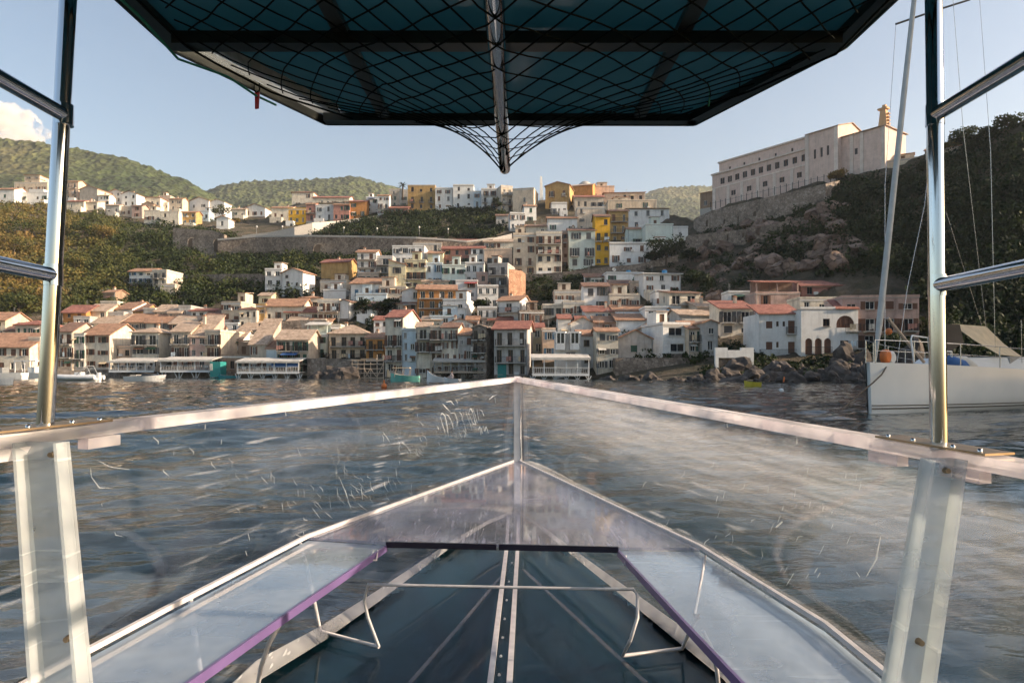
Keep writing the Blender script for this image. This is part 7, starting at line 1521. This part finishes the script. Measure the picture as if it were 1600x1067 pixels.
for a, b_ in (((590, 860), (590, 876)), ((978, 868), (978, 886))): rod('latch', [boatZ(*a, -.66), boatZ(a[0] - 2, a[1] + 15, -.68), boatZ(a[0] - (20 if a[0] < 700 else -18), a[1] + 15, -.68)], .004, m_seam)
# posts with return rails, base plates and frosted channels
def post(xb, yb, xt, rails, plate, ch, nm):
    u = 1.65; a = boatP(xb, yb, u); t = boatP(xt, 0, u); t = a + (t - a) * 1.10
    rod('post', [a - Vector((0, 0, .01)), t], .0225, m_ch, 20)
    for (x, y) in rails:
        p = boatP(x, y, u); rod('side_rail', [p, Vector((p.x - .01 * (1 if p.x > 0 else -1), .35, p.z))], .0205, m_ch, 18)
        mb = MB(); mb.tube([p + Vector((0, 0, -.03)), p + Vector((0, 0, .03))], .0245, 18); bbuild(mb, 'weld_collar', m_ch)
    sg = -1 if xb < 800 else 1; G = GL if sg < 0 else GR; dr = (G[1] - G[0]).normalized(); nx = Vector((dr.y, -dr.x, 0)).normalized(); nx = nx if nx.x * sg > 0 else -nx
    mb = MB(); c = a + Vector((0, 0, .004)); q = [c - dr * .18 + nx * .055, c + dr * .18 + nx * .055, c + dr * .18 - nx * .05, c - dr * .18 - nx * .05]; mb.prism([p + Vector((0, 0, .006)) for p in q], q); bbuild(mb, 'base_plate', m_plate, fix=True)
    for k in (-.15, -.06, .07, .15):
        mb = MB(); p = c + dr * k - nx * .03; mb.tube([p + Vector((0, 0, .006)), p + Vector((0, 0, .011)), p + Vector((0, 0, .014))], [.007, .007, .004], 8); bbuild(mb, 'bolt', m_ch)
    for k0, k1 in ((-.20, -.09), (.05, .17)):
        mb = MB(); c2 = a - Vector((0, 0, .039)) - nx * .045; q = [c2 + dr * k0 - nx * .012, c2 + dr * k1 - nx * .012, c2 + dr * k1 + nx * .03, c2 + dr * k0 + nx * .03]; mb.prism(q, [p - Vector((0, 0, .032)) for p in q]); bbuild(mb, 'clamp_block', A_edge, fix=True)
    (x0, x1, y0), (x2, x3, y3) = ch; U0 = u * .955; U1 = u * .80
    A0, A1, B0, B1 = boatP(x0, y0, U0), boatP(x1, y0, U0), boatP(x2, y3, U1), boatP(x3, y3, U1); bk = Vector((0, .012, 0)); fl = Vector((0, -.045, 0))
    mb = MB(); mb.prism([A0, A1, B1, B0], [p + bk for p in (A0, A1, B1, B0)])
    for s0, s1, e_ in ((A0, B0, Vector((.008, 0, 0))), (A1 - Vector((.008, 0, 0)), B1 - Vector((.008, 0, 0)), Vector((.008, 0, 0)))):
        mb.prism([s0 + fl, s1 + fl, s1 + fl + e_, s0 + fl + e_], [s0 - Vector((0, .001, 0)), s1 - Vector((0, .001, 0)), s1 + e_ - Vector((0, .001, 0)), s0 + e_ - Vector((0, .001, 0))])
    bbuild(mb, 'channel', A_frost, fix=True)
    for t_ in (.06, .82):
        p = A0.lerp(B0, t_).lerp(A1.lerp(B1, t_), .68); mb = MB(); mb.tube([p + Vector((0, -.003, 0)), p + Vector((0, -.018, 0))], [.009, .007], 8); bbuild(mb, 'bolt', m_plate)
post(70, 669, 106, [(100, 180), (83, 430)], None, ((37, 104, 690), (66, 141, 1075)), 'l')
post(1467, 698, 1459, [(1461, 180), (1465, 446)], None, ((1442, 1496, 716), (1380, 1442, 1075)), 'r')

# canopy
HC_ = 1.25; cz = CAMH + HC_
cp = {k: Pz(*k, HC_) for k in ((510, 187), (1085, 188), (270, 70), (1320, 65))}
FLc, FRc, SLc, SRc = cp[(510, 187)], cp[(1085, 188)], cp[(270, 70)], cp[(1320, 65)]
BLc, BRc = Vector((SLc.x - .05, -.9, cz)), Vector((SRc.x + .05, -.9, cz)); ring = [FLc, FRc, SRc, BRc, BLc, SLc]
m_pan, nt, b = new_mat('dark_canopy_sheet'); v = coords(nt); rr = ramp(nt, noise(nt, v, 2.5, 4), [(.3, (.05, .15, .185)), (.7, (.08, .21, .25))]); nt.links.new(rr.outputs[0], b.inputs['Base Color']); b.inputs['Roughness'].default_value = .12; bump(nt, b, noise(nt, v, 3.0, 2), .12, .02)
tlp = nt.nodes.new('ShaderNodeBsdfTranslucent'); tlp.inputs[0].default_value = (.075, .20, .25, 1); mxp = nt.nodes.new('ShaderNodeMixShader'); mxp.inputs[0].default_value = .45; nt.links.new(b.outputs[0], mxp.inputs[1]); nt.links.new(tlp.outputs[0], mxp.inputs[2]); nt.links.new(mxp.outputs[0], nt.nodes['Material Output'].inputs[0])
m_fr = plain('dark_aluminium', (.045, .045, .038), .32, .75, .3, 6); m_frb = plain('bright_aluminium', (.55, .52, .48), .35, .7, .25, 14)
dl_ = (FLc - SLc).normalized(); nl_ = Vector((dl_.y, -dl_.x, 0)); nl_ = nl_ if nl_.x > 0 else -nl_
S2, F2 = SLc + nl_ * .13, FLc + nl_ * .13; F2 = F2 + dl_ * ((FLc.y - F2.y) / dl_.y); S2 = S2 - dl_ * .0
ring2 = [F2, FRc, SRc, BRc, BLc, SLc, S2]
mb = MB(); mb.prism([p + Vector((0, 0, .03)) for p in ring2], [p + Vector((0, 0, .01)) for p in ring2]); bbuild(mb, 'canopy_sheet', m_pan, fix=True)
mb = MB(); q = [SLc + nl_ * .004, FLc + nl_ * .004, F2 - nl_ * .003, S2 - nl_ * .003]; mb.prism([p + Vector((0, 0, .028)) for p in q], [p + Vector((0, 0, .012)) for p in q]); bbuild(mb, 'clear_strip', A_frost, fix=True)
for i in range(6):
    a, b_ = ring[i], ring[(i + 1) % 6]; mb = MB(); mid_ = sum(ring, Vector()) / 6; inn = (mid_ - (a + b_) / 2); inn.z = 0; d_ = (b_ - a).normalized(); inn = (inn - d_ * inn.dot(d_)).normalized()
    off_ = .145 if i == 5 else .03; mb.beam(a + inn * off_, b_ + inn * off_ - (d_ * .1 if i == 5 else d_ * 0), .03 if i == 5 else .06, .05); bbuild(mb, 'canopy_frame', m_frb if i == 5 else m_fr)
    mb = MB(); mb.beam(a - inn * .004 + Vector((0, 0, .01)), b_ - inn * .004 + Vector((0, 0, .01)), .008, .075); bbuild(mb, 'canopy_edge', m_fr)
i5a, i5b = SLc, FLc
yb_ = Pz(800, 50, HC_).y
for y_, w_ in ((yb_, .07), (yb_ - 1.0, .07)):
    mb = MB(); mb.beam((SLc.x + .06, y_, cz - .035), (SRc.x - .06, y_, cz - .035), w_, .045); bbuild(mb, 'cross_bar', m_fr)
for x_ in (-.64, .64):
    mb = MB(); mb.beam((x_, -.8, cz - .006), (x_ * .97, FLc.y - .07, cz - .006), .055, .025); bbuild(mb, 'canopy_rib', m_fr)
SP0, SP1 = Vector((-.06, .6, CAMH + 1.0)), P(789, 266, 3.72)
mb = MB(); mb.tube([SP0, SP1 - (SP1 - SP0).normalized() * .03, SP1], [.030, .030, .022], 18); bbuild(mb, 'spar', m_ch)
for y_ in (1.2, 2.5):
    p = SP0.lerp(SP1, (y_ - SP0.y) / (SP1.y - SP0.y)); mb = MB(); mb.tube([p, (p.x, p.y, cz - .0)], .014, 8); bbuild(mb, 'spar_hanger', m_ch)
# net under the canopy
def net_pt(u, v):
    s_ = abs(u); Df = FLc.y - .03 + (SP1.y - FLc.y - .06) * max(0, 1 - s_ / .62) ** 2; D = .9 + (Df - .9) * v
    hw = np.interp(D, [0, SLc.y - .1, FLc.y, 9], [1.19, 1.19, .74, .74]); cx = .0 if D < 2 else np.interp(D, [2, FLc.y], [0, -.01])
    ze = cz - .075 + .06 * max(0, v - .8) / .2; zs = SP0.z + (SP1.z - SP0.z) * min(1, (D - SP0.y) / (SP1.y - SP0.y)) - .035
    front = max(0, v - .7) / .3; w = (1 - s_) ** (2.4 + 1.0 * front); jig = .03 * mnoise.noise(Vector((u * 3, v * 4, 1))) + .012 * mnoise.noise(Vector((u * 9, v * 11, 4)))
    return Vector((cx + u * hw * (1 - .0 * front) + (SP0.x + (SP1.x - SP0.x) * v) * w, D, ze + (zs - ze) * w - .05 * math.sin(math.pi * s_) * (1 - front) + jig * (1 - front)))
m_net = plain('tarred_net_cord', (.010, .012, .011), 1.0); m_net.node_tree.nodes['Principled BSDF'].inputs['Specular IOR Level'].default_value = .05; net = empty('net', (0, 2, cz), 0, 'black diamond mesh net hung under the canopy and gathered on the spar', 'net'); mb = MB(); NO = Vector((0, 2, cz))
for sg in (-1, 1):
    u0 = -1 - 1.75
    while u0 < 1:
        pts_ = []
        for i in range(31):
            v_ = i / 30; u_ = (u0 + 1.75 * v_) * sg
            if abs(u_) <= 1: pts_.append(net_pt(u_, v_) - NO)
        if len(pts_) > 2: mb.tube(pts_, .0028, 4, caps=False)
        u0 += .115
mb.build('mesh_cord', m_net, net)
mb = MB(); mb.tube([net_pt(-1 + 2 * i / 60, 1) - NO for i in range(61)], .0045, 5); mb.tube([net_pt(-1, i / 20) - NO for i in range(21)], .0045, 5); mb.tube([net_pt(1, i / 20) - NO for i in range(21)], .0045, 5); mb.build('border_rope', m_net, net)
m_gr = plain('green_cord', (.02, .22, .14), .7)
mb = MB(); e = lambda t: SLc.lerp(FLc, t) + Vector((.02, 0, -.055)); mb.tube([BLc.lerp(SLc, .75) + Vector((.05, 0, -.06)), BLc.lerp(SLc, .9) + Vector((.07, 0, -.075)), e(.0), e(.2) + Vector((.05, 0, 0)), e(.45), e(.58)], .005, 6); o = mb.build('green_rope', m_gr); bake_origin(o, e(0)); props(o, 'green cord tied along the left edge of the canopy', 'rope')
p = Pz(1108, 150, HC_ - .07); mb = MB(); mb.tube([p + Vector((0, 0, .05)), p + Vector((.003, 0, 0)), p + Vector((-.002, 0, -.045))], .0035, 6); o = mb.build('green_rope', m_gr); bake_origin(o, p); props(o, 'short green cord end hanging from the right canopy edge', 'rope')
p = Pz(401, 141, HC_ - .03); s = p.y / F; rt = empty('red_tag', p, 0, 'red tag hanging by a loop from the left canopy edge', 'tag'); mb = MB(); mb.tube([(-.01, 0, .03), (-.012, 0, 0), (0, 0, -.012), (.012, 0, 0), (.012, 0, .03)], .003, 6); mb.build('loop', m_net, rt)
mb = MB(); mb.prism([(-.009, 0, -.008), (.011, 0, -.008), (.007, 0, -28 * s), (-.008, 0, -29 * s)], [(-.009, .008, -.008), (.011, .008, -.008), (.007, .008, -28 * s), (-.008, .008, -29 * s)]); mb.build('strip', plain('red_plastic', (.55, .02, .02), .4), rt, fix=True)

# scratches and scrawled letters in the left panel, drips on the right one
m_scr = acrylic('white_scratch', haze=.5, hcol=(.92, .94, .95), scratch=.5); rng = random.Random(21)
def stroke(mb, side, pts_, w):
    P3 = [on_panel(side, x, y) for x, y in pts_]
    mb.tube(P3, [w * .4] + [w] * (len(P3) - 2) + [w * .4] if len(P3) > 2 else w, 4, caps=False)
mb = MB()
for (cx_, cy_, sx, sy, n, L) in ((590, 745, 60, 30, 26, 16), (620, 680, 22, 20, 22, 12), (520, 720, 10, 22, 12, 22), (545, 770, 30, 22, 16, 20), (440, 770, 60, 40, 20, 14), (300, 760, 90, 50, 18, 14), (650, 690, 30, 20, 14, 10)):
    for k in range(n):
        x, y = rng.gauss(cx_, sx), rng.gauss(cy_, sy); a = R(rng.gauss(62, 12)); l = L * rng.uniform(.4, 1.2); stroke(mb, -1, [(x, y), (x + l * .5 * math.cos(a) + rng.uniform(-1, 1), y + l * .5 * math.sin(a)), (x + l * math.cos(a), y + l * math.sin(a))], rng.uniform(.0006, .0016))
for l in ([(523, 685), (524, 720), (521, 728)], [(527, 745), (535, 770), (545, 795)], [(150, 720), (170, 728), (195, 735)], [(135, 745), (150, 760), (165, 763)], [(313, 662), (314, 672)], [(441, 636), (441, 650)]): stroke(mb, -1, l, .002)
o = bbuild(mb, 'scratch_marks', m_scr); o['kind'] = 'stuff'
T = lambda lst: [(640 + x * .1125, 600 + y * .1125) for x, y in lst]
LET = [[(400, 440), (430, 410), (455, 450), (480, 560), (500, 690), (520, 770)], [(405, 450), (430, 560), (465, 660), (480, 760)], [(470, 420), (510, 440), (560, 520), (580, 640), (610, 740)], [(540, 400), (590, 390), (620, 470), (640, 600), (690, 740)], [(600, 400), (640, 520), (610, 640), (640, 770)], [(650, 390), (700, 430), (730, 540), (760, 660), (740, 740)], [(680, 540), (720, 640), (780, 720)], [(750, 390), (780, 480), (810, 560), (830, 640)], [(790, 400), (820, 345), (850, 400), (870, 500), (900, 570), (860, 560), (820, 480), (790, 400)], [(860, 350), (890, 430), (920, 540)], [(900, 340), (920, 420), (940, 500)], [(940, 350), (980, 370), (1000, 440)], [(430, 280), (480, 340), (540, 390)], [(480, 240), (540, 245), (590, 300)], [(600, 200), (630, 260), (650, 240)], [(1070, 210), (1130, 175), (1200, 145)], [(1160, 190), (1170, 260)], [(920, 640), (950, 600), (960, 700)], [(960, 600), (990, 690)], [(1000, 580), (1020, 660), (1040, 600), (1070, 680)], [(350, 590), (380, 640)]]
for l in LET: mb = MB(); stroke(mb, -1, T(l), .0036); bbuild(mb, 'scrawled_stroke', m_scr)
mb = MB()
for k in range(46):
    x, y = rng.uniform(1000, 1360), rng.uniform(700, 900); a = R(rng.gauss(112, 12)); l = rng.uniform(5, 18); stroke(mb, 1, [(x, y), (x + l * .5 * math.cos(a), y + l * .5 * math.sin(a)), (x + l * math.cos(a), y + l * math.sin(a))], rng.uniform(.0006, .0014))
for l in ([(1382, 836), (1374, 870), (1362, 900)], [(1254, 680), (1251, 692)], [(1141, 660), (1140, 668)], [(1226, 815), (1220, 825)]): stroke(mb, 1, l, .0025)
o = bbuild(mb, 'scratch_marks', m_scr); o['kind'] = 'stuff'
# ------------------------------------------------------------------ air
mb = MB(); mb.box(-1500, 1500, -40, 2400, -6, 500); m = bpy.data.materials.new('haze_air'); m.use_nodes = True; nt = m.node_tree; nt.nodes.remove(nt.nodes['Principled BSDF'])
pv = nt.nodes.new('ShaderNodeVolumePrincipled'); pv.inputs['Color'].default_value = (.86, .90, .95, 1); pv.inputs['Density'].default_value = 0.00014; pv.inputs['Anisotropy'].default_value = .2
nt.links.new(pv.outputs[0], nt.nodes['Material Output'].inputs['Volume']); o = mb.build('haze', m); props(o, kind='stuff')
